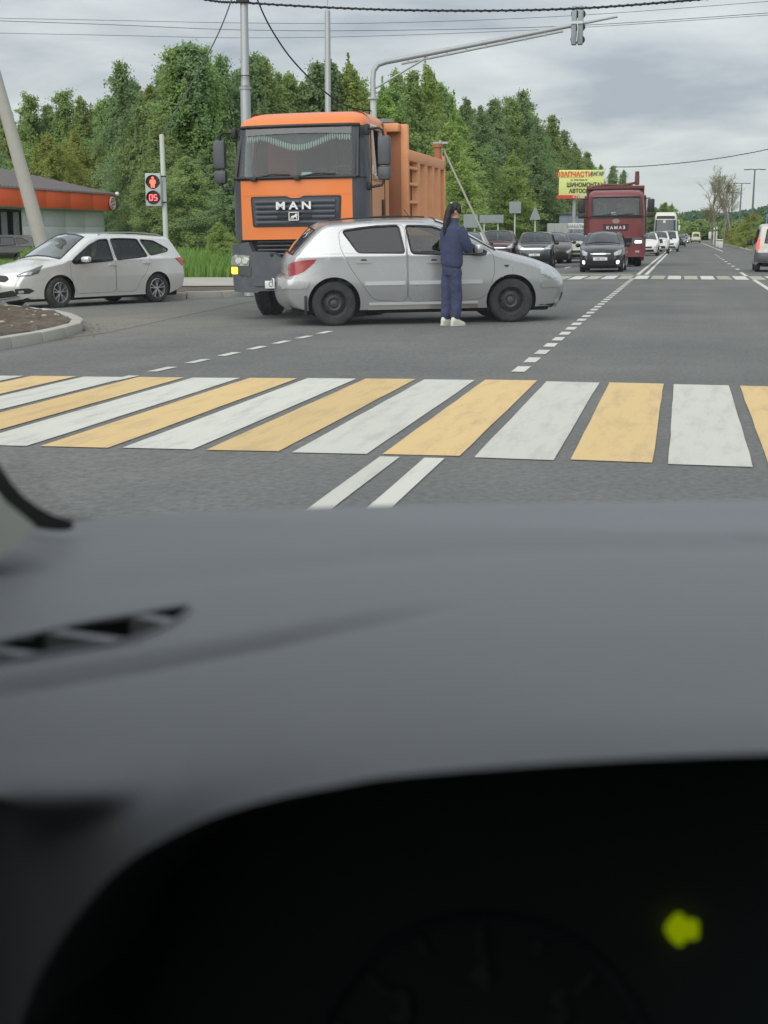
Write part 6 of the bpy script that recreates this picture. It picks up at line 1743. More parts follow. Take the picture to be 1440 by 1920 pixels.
m = MB(); m.cyl((X1 + .15, YW - .03, 2.7), (X1 + .15, YW - .03, 2.98), .07, n=10); m.cyl((X1 + .15, YW - .03, 2.95), (X1 + .15, YW - .03, 3.02), .09, n=10); m.build('gate_latch', PT_dumpd, db)
tp_ = MB()
for i in range(26): tp_.ball((X0 + random.uniform(-.10, .08), random.uniform(-.3, .95), 3.15 + random.uniform(-.02, .03)), (random.uniform(.06, .10), random.uniform(.09, .2), random.uniform(.03, .06)), 8, 6)
tp_.build('rolled_tarpaulin', mat('grey_tarpaulin', (.16, .17, .16), .95, var=.4, bump=.5, bscale=20), db)

lean(tr)
# --- red truck far up the queue
loc = ground_at(1155, 56.8)
rt2 = empty('tipper_truck', loc, -math.pi / 2 + R(4), 'dark red tipper truck waiting in the queue behind the black saloon', 'truck')
cab2 = Cab(1.22, 1.25, 2.15, 2.92, 3.22, 1.9, rake=.15)
def rule2(z, f, x):
    a = abs(f)
    if z < cab2.zbot: return None
    if z > cab2.zws1: return 'roof'
    if x > -.5 or a < .99:
        if z > 2.15: return 'windscreen' if a < .82 else 'pillar'
        return 'front_panel' if a < .9 else 'pillar'
    if z > 2.15 and -1.30 < x < -.60: return 'side_glass'
    return 'door'
cab2.emit(rt2, rule2, {'roof': PT_red, 'windscreen': M_tws, 'pillar': PT_red, 'front_panel': PT_red, 'side_glass': M_glass, 'door': PT_red})
def t2(name, m, poly, off=.01, skirt=.05, grid=.1, rnd=.0):
    return decal(name, m, cab2.bvh, [(cab2.fx(y, z), y, z) for y, z in poly], rt2, off, grid, skirt, False, rnd, (-1, 0, 1.6))
m = MB()
for z in (2.15, 2.92): m.tube([(cab2.fx(y, z) + .01, y, z) for y in np.linspace(-1.0, 1.0, 11)], .035, 6)
for s_ in (-1, 1): m.tube([(cab2.fx(s_ * 1.0, z) + .01, s_ * 1.0, z) for z in np.linspace(2.15, 2.92, 5)], .035, 6)
m.build('windscreen_frame', M_trim, rt2)
t2('cowl_band', M_trim, [(-1.1, 2.03), (1.1, 2.03), (1.1, 2.14), (-1.1, 2.14)], .012)
t2('grille', mat('dark_red_grille', (.05, .012, .016), .5), [(-.55, 1.80), (.55, 1.80), (.50, 1.52), (-.50, 1.52)], .014, rnd=.03)
text('lettering', 'К А М А З', .17, M_letter, rt2, frame4((.03, 0, 1.64), (0, 1, 0), (0, 0, 1)), depth=.01, bold=.006, sx=1.0)
t2('emblem', mat('dull_emblem', (.32, .20, .19), .5), [(.16 * math.cos(q), 1.92 + .10 * math.sin(q)) for q in [2 * math.pi * i / 14 for i in range(14)]], .012)
t2('bumper', PT_red, [(-1.18, .40), (1.18, .40), (1.2, 1.26), (-1.2, 1.26)], .09, .2, .12, rnd=.08)
t2('bumper_gap', M_under, [(-.7, 1.2), (.7, 1.2), (.6, .85), (-.6, .85)], .10, .05)
for s_ in (-1, 1):
    for nm, mm_, z0, z1, y0, y1 in (('headlight', M_lens_dark, .95, 1.22, .68, 1.12), ('headlamp', M_lamp_on, .99, 1.10, .80, 1.04), ('fog_lamp', M_lens, .60, .68, .82, 1.0)):
        P_ = [(s_ * y0, z0), (s_ * y1, z0), (s_ * y1, z1), (s_ * y0, z1)]
        decal(nm, mm_, cab2.bvh, [(cab2.fx(y, z), y, z) for y, z in P_], rt2, .11 if nm != 'headlamp' else .13, .1, .05, rnd=.03, ref=(-1, 0, 1.6))
    e = empty('mirror', parent=rt2)
    m = MB(); m.box((-.1, s_ * 1.45, 2.55), (.16, .30, .55), b=.05); m.box((-.1, s_ * 1.45, 2.15), (.16, .28, .2), b=.05); m.build('mirror_housing', M_black, e)
    m = MB(); m.tube([(-.2, s_ * 1.2, 2.85), (-.1, s_ * 1.42, 2.86)], .025, 6); m.tube([(-.2, s_ * 1.2, 2.1), (-.1, s_ * 1.42, 2.1)], .025, 6); m.build('mirror_arm', M_black, e)
    truck_wheel(rt2, -1.35, s_ * 1.0, r=.52); truck_wheel(rt2, -4.6, s_ * .95, r=.52, w=.5); truck_wheel(rt2, -5.95, s_ * .95, r=.52, w=.5)
    m = MB(); m.box((-.7, s_ * 1.15, .7), (.8, .16, .9), b=.05); m.build('side_step', PT_red, rt2)
m = MB(); m.box((-.95, 0, 1.85), (1.7, 2.2, .06)); m.box((-.35, 0, 2.1), (.3, 2.0, .12), b=.03); m.box((-1.8, 0, 2.5), (.06, 2.3, 1.2))
for y in (-.6, .6): m.box((-1.2, y, 2.2), (.2, .55, .9), b=.06)
m.build('cab_lining', M_inside_l, rt2)
m = MB(); m.ball((-.28, .1, 2.52), (.05, .12, .14), 10, 8); m.ball((-.25, -.72, 2.62), (.05, .11, .11), 10, 8); m.cyl((-.3, .1, 2.15), (-.28, .1, 2.5), .015, n=6); m.build('dash_gadget', M_black, rt2)
m = MB(); m.box((-.2, -.1, 2.24), (.02, .2, .12)); m.build('dash_card', M_white, rt2)
for y0 in (-.6, .1):
    m = MB(); m.tube([(cab2.fx(y0, 2.2) + .05, y0, 2.16), (cab2.fx(y0 + .5, 2.25) + .05, y0 + .6, 2.24)], .016, 5); m.build('wiper', M_black, rt2)
db = empty('dump_body', parent=rt2)
m = MB(); m.box((-2.25, 0, 2.35), (.1, 2.5, 2.0)); m.box((-2.2, 0, 3.38), (.3, 2.5, .14), b=.02); m.build('headboard', PT_red_d, db)
for s_ in (-1, 1):
    m = MB(); m.box((-4.5, s_ * 1.24, 2.2), (4.5, .08, 1.5)); m.box((-4.5, s_ * 1.26, 2.95), (4.5, .16, .18), b=.02); m.build('side_wall', PT_red_d, db)
    for x in (-2.35, -3.2, -4.1, -5.0, -5.9):
        m = MB(); m.box((x, s_ * 1.30, 2.15), (.16, .12, 1.6), b=.02); m.build('side_rib', PT_red_d, db)
m = MB(); m.tube([(-2.1, -1.0, 3.42), (-2.1, -.4, 3.50), (-2.1, .3, 3.46), (-2.1, 1.0, 3.60)], .06, 6); m.box((-2.1, .92, 3.68), (.18, .2, .42), b=.04); m.cyl((-2.1, .92, 3.85), (-2.1, .92, 4.05), .09, n=8); m.build('tarpaulin_frame', PT_red_d, db)
m = MB(); m.box((-3.8, 0, 1.1), (5.6, .9, .3)); m.box((-1, 0, .9), (1.8, 1.4, .6)); m.box((-4.5, 0, 1.45), (4.4, 2.4, .1)); m.build('chassis', M_under, rt2)

lean(rt2)
# --- coach
loc = ground_at(1247, 146)
cb = empty('coach', loc, -math.pi / 2 + R(1), 'white coach with a large dark windscreen towering over the queue', 'bus')
cab3 = Cab(1.25, .4, 1.2, 3.05, 3.85, 10.5, rake=.25)
M_bus = paintmat('white_coach_paint', (.66, .67, .62), 0, .35)
def rule3(z, f, x):
    if z > cab3.zws1: return 'roof'
    if (x > -.5 or abs(f) < .99):
        return 'windscreen' if z > 1.2 and abs(f) < .9 else 'front_panel'
    return 'side_window' if 1.2 < z < 2.9 else 'side_panel'
M_busg = glass('coach_glass', (.08, .09, .10), refl=.8, opaque=.6, body=(.05, .06, .07))
cab3.emit(cb, rule3, {'roof': M_bus, 'windscreen': M_busg, 'front_panel': M_bus, 'side_window': M_busg, 'side_panel': M_bus})
def t3(name, m, poly, off=.02, **k): return decal(name, m, cab3.bvh, [(cab3.fx(y, z), y, z) for y, z in poly], cb, off, .15, .05, False, ref=(-3, 0, 2), **k)
t3('destination_panel', M_black, [(-1.0, 3.12), (1.0, 3.12), (.95, 3.45), (-.95, 3.45)], rnd=.08)
t3('paper_sheet', M_white, [(-.28, 2.7), (.0, 2.7), (.0, 3.0), (-.28, 3.0)], rnd=.06)
t3('wiper', M_black, [(-.9, 1.62), (.9, 1.60), (.9, 1.66), (-.9, 1.68)])
t3('bumper', M_bus, [(-1.2, .42), (1.2, .42), (1.2, .85), (-1.2, .85)], .06, rnd=.08)
for s_ in (-1, 1):
    t3('headlight', M_lens, [(s_ * .75, .92), (s_ * 1.12, .92), (s_ * 1.12, 1.15), (s_ * .75, 1.15)], rnd=.05)
    m = MB(); m.tube([(-.3, s_ * 1.2, 3.0), (.2, s_ * 1.42, 2.95), (.25, s_ * 1.46, 2.6)], .04, 6); m.box((.22, s_ * 1.47, 2.15), (.18, .22, .6), b=.06); m.build('mirror', M_black if s_ < 0 else M_bus, cb)
    truck_wheel(cb, -2.6, s_ * 1.05, r=.5); truck_wheel(cb, -8.6, s_ * 1.05, r=.5)
# ------------------------------------------------------------------ the person
pp = gp(846, 610.5)
fd = (_rt * .74 + ch * .68).normalized()
pz = math.atan2(fd.y, fd.x) - math.pi / 2
per = empty('person', pp, pz, 'person in a navy tracksuit with long black hair looking down beside the silver hatchback', 'person')
per.scale = (.93, .95, 1.015)
M_skin = mat('skin', (.50, .29, .21), .55); M_hair = mat('black_hair', (.008, .007, .0075), .6, var=.3, vscale=30)
M_navy = mat('navy_fleece', (.046, .056, .112), .95, var=.14, vscale=9, bump=.25, bscale=60)
M_shoe = mat('white_shoe', (.66, .67, .56), .7, var=.08); M_sole = mat('shoe_sole', (.58, .58, .48), .7)
def loft(mb, secs, n=18):
    vs = []
    for (z, cx, cy, rx, ry) in secs:
        for j in range(n):
            q = 2 * math.pi * j / n; vs.append((cx + rx * math.cos(q), cy + ry * math.sin(q), z))
    k = len(secs)
    mb.add(vs, [(i * n + j, i * n + (j + 1) % n, (i + 1) * n + (j + 1) % n, (i + 1) * n + j) for i in range(k - 1) for j in range(n)] + [tuple(range(n - 1, -1, -1)), tuple((k - 1) * n + j for j in range(n))])
def fused(name, mb, m, parent, vox=.011, it=6, folds=None):
    o = mb.build(name, m, parent, smooth=True)
    r = o.modifiers.new('fuse', 'REMESH'); r.mode = 'VOXEL'; r.voxel_size = vox; r.use_smooth_shade = True
    s_ = o.modifiers.new('soft', 'SMOOTH'); s_.factor = .5; s_.iterations = it
    if folds:
        tx = bpy.data.textures.new('cloth_folds', 'CLOUDS'); tx.noise_scale = folds[0]
        d = o.modifiers.new('folds', 'DISPLACE'); d.texture = tx; d.strength = folds[1]; d.mid_level = .5; d.texture_coords = 'LOCAL'
    return o
def curve_tube(mb, pts, n=12):
    P = [Vector(p[:3]) for p in pts]; o_ = []; rr = []
    for i in range(len(P) - 1):
        p0, p1, p2, p3 = P[max(0, i - 1)], P[i], P[i + 1], P[min(len(P) - 1, i + 2)]
        for k in range(5):
            t = k / 5; o_.append(.5 * ((2 * p1) + (p2 - p0) * t + (2 * p0 - 5 * p1 + 4 * p2 - p3) * t * t + (3 * p1 - p0 - 3 * p2 + p3) * t ** 3)); rr.append(pts[i][3] * (1 - t) + pts[i + 1][3] * t)
    o_.append(P[-1]); rr.append(pts[-1][3]); mb.tube(o_, rr, n)
b = MB()   # body: legs, trunk, neck, head, arms and hands in one skin
for s_ in (-1, 1):
    curve_tube(b, [(s_ * .08, 0, .92, .07), (s_ * .08, s_ * .02, .50, .045), (s_ * .08, s_ * .03, .26, .04), (s_ * .08, s_ * .03 - .012, .07, .032)])
    b.ball((s_ * .08, s_ * .03 + .04, .05), (.032, .09, .03))
    curve_tube(b, [(s_ * .14, -.005, 1.37, .04), (s_ * .20, .11, 1.15, .036), (s_ * .04, .235, 1.18, .028)])
    hx, hy, hz_ = s_ * .02, .255, 1.19
    b.ball((hx, hy, hz_), (.028, .042, .042), 10, 8)
    for k in range(4):
        L = (.055, .065, .062, .048)[k]; zz = hz_ + .028 - .019 * k
        curve_tube(b, [(hx, hy + .02, zz, .009), (hx - s_ * .01, hy + .045 + L * .3, zz, .008), (hx - s_ * .035, hy + .05 + L * .45, zz - .004, .0075)], 6)
    curve_tube(b, [(hx - s_ * .012, hy - .01, hz_ + .03, .010), (hx - s_ * .022, hy + .02, hz_ + .055, .009), (hx - s_ * .03, hy + .05, hz_ + .058, .008)], 6)
loft(b, [(.86, 0, 0, .13, .10), (1.0, 0, 0, .12, .09), (1.2, 0, 0, .14, .10), (1.38, 0, 0, .15, .09), (1.44, 0, .0, .07, .06), (1.50, 0, .025, .05, .052), (1.55, 0, .05, .05, .055)])
HM = Matrix.Translation((0, .065, 1.625)) @ Matrix.Rotation(R(-42), 4, 'Z') @ Matrix.Rotation(R(-26), 4, 'X')
hb = MB(); hb.ball((0, 0, .015), (.075, .093, .105), 18, 14); hb.ball((0, .045, -.055), (.052, .052, .055), 14, 10); hb.ball((0, .098, -.015), (.012, .02, .018), 8, 6); hb.ball((0, .085, -.06), (.024, .014, .009), 8, 6)
for s_ in (-1, 1): hb.ball((s_ * .076, -.005, -.01), (.010, .020, .032), 8, 6)
b.add([HM @ Vector(v) for v in hb.v], hb.f)
fused('body', b, M_skin, per, .008, 3)
ey = MB()
for s_ in (-1, 1): ey.ball(HM @ Vector((s_ * .03, .087, .012)), .010, 8, 6)
ey.build('eyes', M_hair, per)
j = MB()   # sweatshirt
loft(j, [(.835, 0, .0, .165, .135), (.86, 0, 0, .182, .148), (.92, 0, -.005, .195, .155), (1.02, 0, -.01, .195, .15), (1.15, 0, -.015, .20, .148), (1.28, 0, -.015, .205, .145), (1.38, 0, -.01, .185, .125), (1.44, 0, .0, .12, .095), (1.48, 0, .015, .078, .075), (1.535, 0, .035, .072, .072)])
for s_ in (-1, 1): curve_tube(j, [(s_ * .14, 0, 1.385, .085), (s_ * .19, .05, 1.28, .085), (s_ * .215, .13, 1.13, .085), (s_ * .14, .20, 1.13, .068), (s_ * .05, .225, 1.17, .045)], 14)
sw = fused('sweatshirt', j, M_navy, per, .012, 10, (.16, .030))
t_ = MB()
loft(t_, [(.93, 0, 0, .15, .12), (.86, 0, -.005, .158, .128), (.78, 0, -.01, .158, .125), (.72, 0, -.005, .15, .115)])
for s_ in (-1, 1):
    oy = .03 if s_ > 0 else -.03
    curve_tube(t_, [(s_ * .075, 0, .80, .095), (s_ * .082, oy * .5, .62, .096), (s_ * .082, oy, .44, .084), (s_ * .08, oy, .28, .080), (s_ * .08, oy - .01, .16, .082), (s_ * .08, oy - .012, .115, .060), (s_ * .08, oy - .012, .095, .050)], 16)
fused('trousers', t_, M_navy, per, .011, 4, (.11, .032))
for s_ in (-1, 1):
    oy = .03 if s_ > 0 else -.03
    sh = MB()
    secs = [(-.095, .030, .055, .034), (-.085, .036, .075, .05), (-.04, .040, .075, .072), (.02, .042, .062, .055), (.08, .047, .042, .036), (.135, .046, .034, .028), (.165, .034, .028, .022), (.178, .012, .024, .012)]
    vs = []; n = 14
    for (y, hw_, cz2, rz_) in secs:
        for q_ in range(n):
            q = 2 * math.pi * q_ / n; zz = cz2 + rz_ * math.sin(q); vs.append((s_ * .08 + hw_ * math.cos(q), oy + y, max(.016, zz)))
    sh.add(vs, [(i * n + k, i * n + (k + 1) % n, (i + 1) * n + (k + 1) % n, (i + 1) * n + k) for i in range(len(secs) - 1) for k in range(n)] + [tuple(range(n)), tuple((len(secs) - 1) * n + k for k in range(n))])
    so = sh.build('shoe', M_shoe, per, angle=60)
    sl = MB()
    out2 = [(.034, -.10), (.044, -.06), (.044, .0), (.052, .09), (.050, .14), (.034, .175), (0, .188), (-.034, .175), (-.048, .14), (-.046, .09), (-.040, 0), (-.042, -.06), (-.034, -.10), (0, -.112)]
    sl.prism(out2, .002, .030, lambda a, c_, h: Vector((s_ * .08 + a, oy + c_, h))); sl.build('sole', M_sole, so)
    la = MB()
    for k in range(3): la.tube([(s_ * .08 - .025, oy + .03 + .025 * k, .098 - .014 * k), (s_ * .08, oy + .035 + .025 * k, .106 - .014 * k), (s_ * .08 + .025, oy + .03 + .025 * k, .098 - .014 * k)], .005, 5)
    la.build('laces', M_sole, so)
hr = MB()
hr.ball(HM @ Vector((0, -.014, .044)), (.085, .092, .092), 18, 14)
for sx_ in (-1, 1): hr.ball(HM @ Vector((sx_ * .058, .045, .045)), (.026, .040, .055), 10, 8)
for k in range(16):
    a = k / 16 * 6.28
    hr.ball(HM @ Vector((.072 * math.cos(a), -.045 + .045 * math.sin(a), .0 - .03 * (math.sin(a) < 0))), (.022, .026, .045), 8, 6)
curve_tube(hr, [(0, .0, 1.70, .035), (-.003, -.035, 1.69, .046), (-.006, -.075, 1.62, .052), (-.01, -.105, 1.52, .054), (-.014, -.130, 1.42, .046), (-.016, -.150, 1.33, .028), (-.016, -.16, 1.27, .010)], 12)
fused('hair', hr, M_hair, per, .009, 3, (.03, .014))
c_ = MB(); c_.ball((.01, -.035, 1.742), (.018, .014, .012), 8, 6); c_.build('hair_clip', M_white, per)
# ------------------------------------------------------------------ interior of the car the view is from
M_dash = mat('dash_plastic', (.148, .156, .169), .55, spec=.45, var=.05, vscale=9, bump=.10, bscale=900)
M_hood_in = mat('instrument_black', (.065, .080, .080), .7, spec=.3)
M_lining = mat('headlining', (.07, .07, .07), .95)
M_lining_d = mat('dark_trim', (.035, .036, .04), .9)
ci = empty('car_interior', (0, 0, 0), 0, 'grey dashboard with instrument hood of the car the view is from', 'car interior')
UU = [-500, -250, -100, 0, 40, 100, 180, 250, 330, 400, 480, 560, 640, 720, 900, 1100, 1300, 1500, 1750, 2050]
def ip(tab, u): return float(np.interp(u, [t[0] for t in tab], [t[1] for t in tab]))
edge0 = [(-500, 1030), (0, 996), (65, 984), (110, 978), (250, 967), (400, 958), (720, 948), (1100, 942), (1440, 937), (2050, 936)]
fold = [(-500, 1500), (0, 1490), (100, 1487), (180, 1476), (250, 1456), (330, 1420), (400, 1378), (480, 1335), (560, 1310), (720, 1318), (1100, 1305), (2050, 1300)]
mid_ = [(-500, 1570, .570), (0, 1570, .568), (40, 1590, .566), (100, 1590, .565), (180, 1555, .562), (250, 1530, .560), (330, 1490, .562), (400, 1455, .566), (480, 1422, .573), (560, 1400, .577), (720, 1394, .574), (1100, 1368, .572), (2050, 1352, .57)]
hood = [(-500, 2300, .60), (0, 2150, .590), (40, 1915, .566), (100, 1782, .560), (180, 1675, .553), (250, 1608, .548), (330, 1562, .544), (400, 1530, .541), (480, 1505, .538), (560, 1486, .536), (720, 1457, .533), (900, 1441, .532), (1100, 1427, .531), (1300, 1417, .53), (1500, 1411, .53), (1750, 1408, .53), (2050, 1420, .535)]
def D_of_z(u, v, z): 
    d = ray(u, v); return (z - H) / d.z
def column(u):
    v0 = ip(edge0, u); vf = ip(fold, u)
    vm, dm = ip([(a, b) for a, b, c in mid_], u), ip([(a, c) for a, b, c in mid_], u)
    vh, dh = ip([(a, b) for a, b, c in hood], u), ip([(a, c) for a, b, c in hood], u)
    zl = .005 * max(0, min(1, (u - 300) / 500))
    pts = [at(u, v0, D_of_z(u, v0, 1.050)) + Vector((0, .03, -.05)), at(u, v0 + 1, D_of_z(u, v0, 1.052))]
    for f, z in ((.10, 1.0545), (.24, 1.053), (.42, 1.050), (.62, 1.047), (.82, 1.0445), (1.0, 1.042 + zl)):
        v = v0 + (vf - v0) * f; pts.append(at(u, v, D_of_z(u, v, z + zl * f)))
    pts.append(at(u, vm, dm)); pts.append(at(u, vh, dh))
    return pts
def cat3(P, k):
    o_ = []
    for i in range(len(P) - 1):
        p0, p1, p2, p3 = P[max(0, i - 1)], P[i], P[i + 1], P[min(len(P) - 1, i + 2)]
        for q in range(k):
            t = q / k; o_.append(.5 * ((2 * p1) + (p2 - p0) * t + (2 * p0 - 5 * p1 + 4 * p2 - p3) * t * t + (3 * p1 - p0 - 3 * p2 + p3) * t ** 3))
    o_.append(P[-1]); return o_
cols_ = [cat3(column(u), 12) for u in UU]
nr = len(cols_[0])
rows_ = [cat3([c[r] for c in cols_], 12) for r in range(nr)]
nc = len(rows_[0])
dv = [p.copy() for row in rows_ for p in row]
# soften along the width
A = np.array([[tuple(p) for p in row] for row in rows_])
for _ in range(6):
    B = A.copy(); B[:, 1:-1] = (A[:, :-2] + 2 * A[:, 1:-1] + A[:, 2:]) / 4; A = B
for _ in range(3):
    B = A.copy(); B[3:-2] = (A[2:-3] + 2 * A[3:-2] + A[4:-1]) / 4; A = B
def pix(P):
    q = Vector(P) - CAM; Dp = q.dot(_fw); return CX + F * q.dot(_rt) / Dp, CY - F * q.dot(_up) / Dp
# moulded creases: shallow grooves pressed into the pad
def groove(line, depth, wid):
    L = [gp(u, v, 1.048) for u, v in line]
    ln = np.array([(p.x, p.y) for p in L])
    XY = A[:, :, :2].reshape(-1, 2); d = np_dist(XY, ln).reshape(A.shape[:2])
    dl = np.hypot(*(ln[0] - ln[-1]))
    t = ((A[:, :, 0] - ln[0][0]) * (ln[-1][0] - ln[0][0]) + (A[:, :, 1] - ln[0][1]) * (ln[-1][1] - ln[0][1])) / dl ** 2
    tap = np.clip((1.02 - t) / .35, 0, 1) * np.clip((t + .3) / .2, 0, 1)
    m_ = np.ones(A.shape[:2]); m_[-26:] = 0
    A[:, :, 2] -= depth * np.exp(-(d / wid) ** 2) * tap * m_
groove([(-300, 1330), (0, 1282), (200, 1252), (420, 1212), (600, 1180), (760, 1158), (860, 1146)], .0125, .0085)
groove([(1400, 1019), (1440, 1019), (1600, 1018), (1800, 1018)], .004, .010)
# a raised step across the pad ahead of the driver
st_ = np.array([tuple(gp(u, v, 1.05))[:2] for u, v in ((-200, 1190), (150, 1130), (420, 1098), (720, 1066), (1000, 1050), (1500, 1042), (2000, 1040))])
XY = A[:, :, :2]
for i in range(A.shape[0]):
    yl = np.interp(XY[i, :, 0], st_[:, 0], st_[:, 1]); s_ = XY[i, :, 1] - yl
    A[i, :, 2] += (-.0045 * np.exp(-((s_ - .025) / .03) ** 2)) * np.clip((XY[i, :, 0] + .42) / .25, 0, 1)
# the demister opening is a real hole
vent = [(-140, 1262), (-60, 1224), (0, 1206), (100, 1183), (160, 1170), (260, 1153), (346, 1139), (354, 1146), (325, 1169), (282, 1189), (240, 1203), (160, 1217), (85, 1230), (0, 1244), (-60, 1255)]
fs = []; 
for r in range(nr - 1):
    for c in range(nc - 1):
        ctr = (A[r, c] + A[r + 1, c + 1]) / 2; pu, pv = pix(ctr)
        if r > 2 and inpoly(pu, pv, vent): continue
        fs.append((r * nc + c, r * nc + c + 1, (r + 1) * nc + c + 1, (r + 1) * nc + c))
m = MB(); m.add(A.reshape(-1, 3).tolist(), fs)
dash = m.build('dashboard', M_dash, ci, angle=70)
db_ = BVHTree.FromPolygons([Vector(p) for p in A.reshape(-1, 3)], [(r * nc + c, r * nc + c + 1, (r + 1) * nc + c + 1, (r + 1) * nc + c) for r in range(nr - 1) for c in range(nc - 1)])
def on_dash(u, v, lift=0.0):
    h_, n_, _, _ = db_.ray_cast(CAM, ray(u, v).normalized())
    if h_ is None: return gp(u, v, 1.05)
    if n_.z < 0: n_ = -n_
    return h_ + n_ * lift
lp = [on_dash(u, v, .001) for u, v in vent]
vt = empty('demister_vent', parent=ci)
m = MB(); m.tube(cat3(lp + lp[:1], 4)[:-1], .0014, 8, closed=True); m.build('vent_rim', M_dash, vt)
m = MB(); k = len(lp); m.add([p + Vector((0, 0, -.002)) for p in lp] + [p + Vector((0, .004, -.035)) for p in lp], [(i, (i + 1) % k, k + (i + 1) % k, k + i) for i in range(k)] + [tuple(range(k, 2 * k))]); m.build('vent_well', M_under, vt, smooth=False)
for (a, b) in (((272, 1151), (344, 1164)), ((112, 1181), (268, 1203)), ((-30, 1209), (110, 1231)), ((-150, 1236), (-30, 1254))):
    p, q = on_dash(*a, .0004), on_dash(*b, .0004); p2, q2 = on_dash(a[0] - 30, a[1] + 6, .0004), on_dash(b[0] - 30, b[1] + 6, .0004)
    m = MB(); dn = Vector((0, 0, -.012)); m.add([p, q, q2, p2, p + dn, q + dn, q2 + dn, p2 + dn], [(0, 1, 2, 3), (4, 7, 6, 5), (0, 4, 5, 1), (1, 5, 6, 2), (2, 6, 7, 3), (3, 7, 4, 0)]); m.build('vent_slat', M_dash, vt, smooth=False)
# instrument hood: lip and dark tunnel
j0 = UU.index(40) * 12
E_ = [Vector(p) for p in A[-1, j0:]]
ctr = at(900, 2100, .60); m = MB(); n_ = len(E_)
ring = [E_, [p + _fw * .004 + (ctr - p).normalized() * .006 for p in E_], [p + _fw * .02 + (ctr - p).normalized() * .008 for p in E_], [p + _fw * .17 + (ctr - p).normalized() * .035 for p in E_]]
m.add([p for r_ in ring for p in r_], [(i * n_ + j, i * n_ + j + 1, (i + 1) * n_ + j + 1, (i + 1) * n_ + j) for i in range(3) for j in range(n_ - 1)])
ih = m.build('instrument_hood', M_hood_in, ci, angle=70)
c0 = at(900, 1900, .70)
cl_ = empty('instrument_cluster', c0, parent=ci)
B3 = Matrix((( _rt.x, _up.x, -_fw.x), (_rt.y, _up.y, -_fw.y), (_rt.z, _up.z, -_fw.z))).to_4x4()
cl_.matrix_local = Matrix.Translation(c0) @ B3
m = MB(); m.box((0.05, 0, -.012), (.62, .34, .02), b=.004); m.build('cluster_face', M_hood_in, cl_)
M_dial = mat('dial_print', (.11, .125, .13), .6); M_ringm = mat('dial_ring', (.06, .065, .09), .5)
dc = Vector((0, -.037, 0)); rd = .089
m = MB(); m.tube([dc + Vector((rd * math.cos(q), rd * math.sin(q), .004)) for q in [2 * math.pi * i / 48 for i in range(48)]], .0022, 6, closed=True); m.build('dial_ring', M_ringm, cl_)
for k in range(-5, 6):
    a = R(90 - k * 11.25 * 2); L = .014 if k % 2 == 0 else .007
    m = MB(); m.box(dc + Vector((math.cos(a), math.sin(a), 0)) * (rd - .006 - L / 2) + Vector((0, 0, .003)), (L, .0028, .002), mat=Matrix.Rotation(a, 4, 'Z')); m.build('dial_tick', M_dial, cl_)
for k, ch_ in ((-1, '3'), (0, '4'), (1, '5')):
    a = R(90 - k * 45); p = dc + Vector((math.cos(a), math.sin(a), 0)) * (rd - .031)
    text('dial_figure', ch_, .022, M_dial, cl_, Matrix.Translation(p + Vector((0, 0, .003))), depth=.0008, bold=.0006)
M_arrow = mat('lit_green_arrow', (.2, .3, 0), .5, emit=.30, ecol=(.40, .52, .0))
ac = B3.inverted() @ (at(1275, 1738, .70) - c0)
m = MB(); m.prism([(-.0100, 0), (-.0072, .0052), (-.0025, .0096), (.0008, .0088), (.0014, .0058), (.0085, .0056), (.0098, .004), (.0098, -.004), (.0085, -.0056), (.0014, -.0058), (.0008, -.0088), (-.0025, -.0096), (-.0072, -.0052)], .003, .005, lambda a, b, h: Vector((ac.x + a * .88, ac.y + b * .88, h))); m.build('turn_arrow', M_arrow, cl_, smooth=False)
# pillar foot trim, glass with its black border
M_pillar = mat('pale_pillar_trim', (.42, .45, .41), .8)
def slab(name, pl, D0_, D1_, m_, parent=ci):
    mb = MB(); a = [at(u, v, D0_) for u, v in pl]; b = [at(u, v, D1_) + Vector((-.01, 0, 0)) for u, v in pl]; k = len(pl)
    mb.add(a + b, [tuple(range(k)), tuple(range(2 * k - 1, k - 1, -1))] + [(i, k + i, k + (i + 1) % k, (i + 1) % k) for i in range(k)]); return mb.build(name, m_, parent, angle=30)
slab('pillar_trim', [(-420, 640), (-160, 820), (-40, 905), (8, 938), (66, 986), (40, 1012), (0, 1046), (-80, 1110), (-420, 1250)], .86, .90, M_pillar)
inn = [(-220, 560), (-100, 735), (-40, 820), (0, 872), (22, 906), (45, 931), (72, 951), (100, 966), (124, 974), (138, 980)]
ou = [(-300, 600), (-170, 770), (-80, 850), (-10, 915), (10, 940), (35, 965), (66, 990), (100, 995), (124, 995), (138, 990)]
m = MB(); k = len(inn); Df = .95
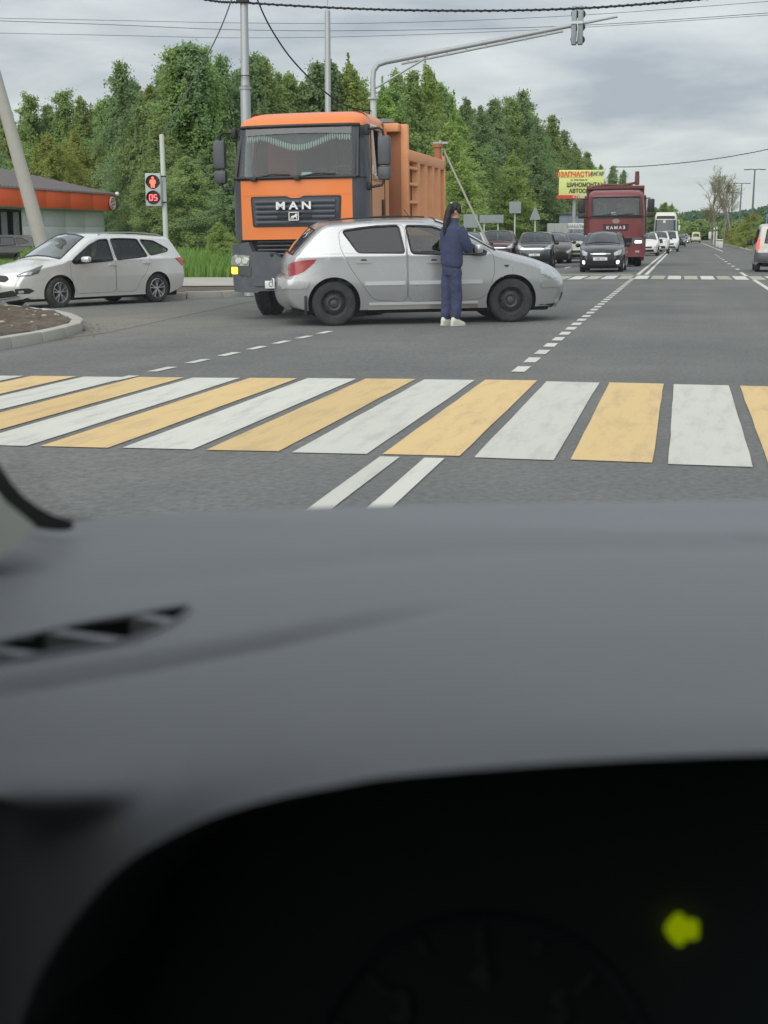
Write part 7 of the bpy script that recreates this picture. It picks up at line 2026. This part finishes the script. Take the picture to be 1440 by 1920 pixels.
m.add([at(u, v, Df) for u, v in inn] + [at(u, v, Df) for u, v in ou] + [at(u, v, Df + .006) for u, v in inn] + [at(u, v, Df + .006) for u, v in ou],
      [(i, i + 1, k + i + 1, k + i) for i in range(k - 1)] + [(2 * k + i, 3 * k + i, 3 * k + i + 1, 2 * k + i + 1) for i in range(k - 1)] + [(i, 2 * k + i, 2 * k + i + 1, i + 1) for i in range(k - 1)] + [(k + i, k + i + 1, 3 * k + i + 1, 3 * k + i) for i in range(k - 1)])
m.build('glass_border', mat('black_glass_border', (.008, .008, .009), .5), ci)
Mg = glass('windscreen_glass', (.965, .98, .965), refl=.45, rough=.0)
m = MB(); m.add([(-.62, .98, 1.03), (1.35, 1.16, 1.03), (1.30, .48, 1.42), (-.55, .44, 1.42)], [(0, 1, 2, 3)]); m.build('windscreen', Mg, ci)
# the shell that shades the cabin: roof, pillars, doors, seats, scuttle
M_doorg = glass('shading_door_glass', (.07, .075, .075), refl=.6)  # unseen side panes, tinted this dark to keep daylight off the dash
m = MB(); m.box((.38, -.72, 1.455), (1.86, 2.30, .06), b=.02); m.build('roof_lining', M_lining, ci)
for s_, x in ((-1, -.60), (1, 1.38)):
    m = MB(); m.tube([(x, .98, 1.02), (x + s_ * -.03, .44, 1.42)], .045, 8); m.build('front_pillar', M_lining, ci)
    m = MB(); m.box((x + s_ * .02, -.62, 1.19), (.07, .14, .44), b=.02); m.build('door_pillar', M_lining, ci)
    m = MB(); m.box((x + s_ * .05, -.35, .66), (.10, 2.5, .64), b=.03); m.build('door_panel', M_lining_d, ci)
    m = MB(); m.box((x + s_ * .05, -.46, 1.20), (.012, 2.90, .50)); m.build('door_glass', M_doorg, ci)
m = MB(); m.box((.38, -1.86, .95), (1.9, .10, 1.15), b=.03); m.build('rear_wall', M_lining_d, ci)
m = MB(); m.box((.38, -.4, .33), (1.95, 3.0, .06)); m.build('floor', M_lining_d, ci)
m = MB(); m.box((.38, 1.02, .70), (1.9, .10, .66), b=.02); m.build('bulkhead', M_lining_d, ci)
for x in (0.0, .78):
    m = MB(); m.box((x, -.30, .52), (.5, .52, .18), b=.06); m.box((x, -.66, .80), (.48, .16, .62), b=.06, mat=Matrix.Rotation(-.22, 4, 'X')); m.build('seat', M_inside, ci)
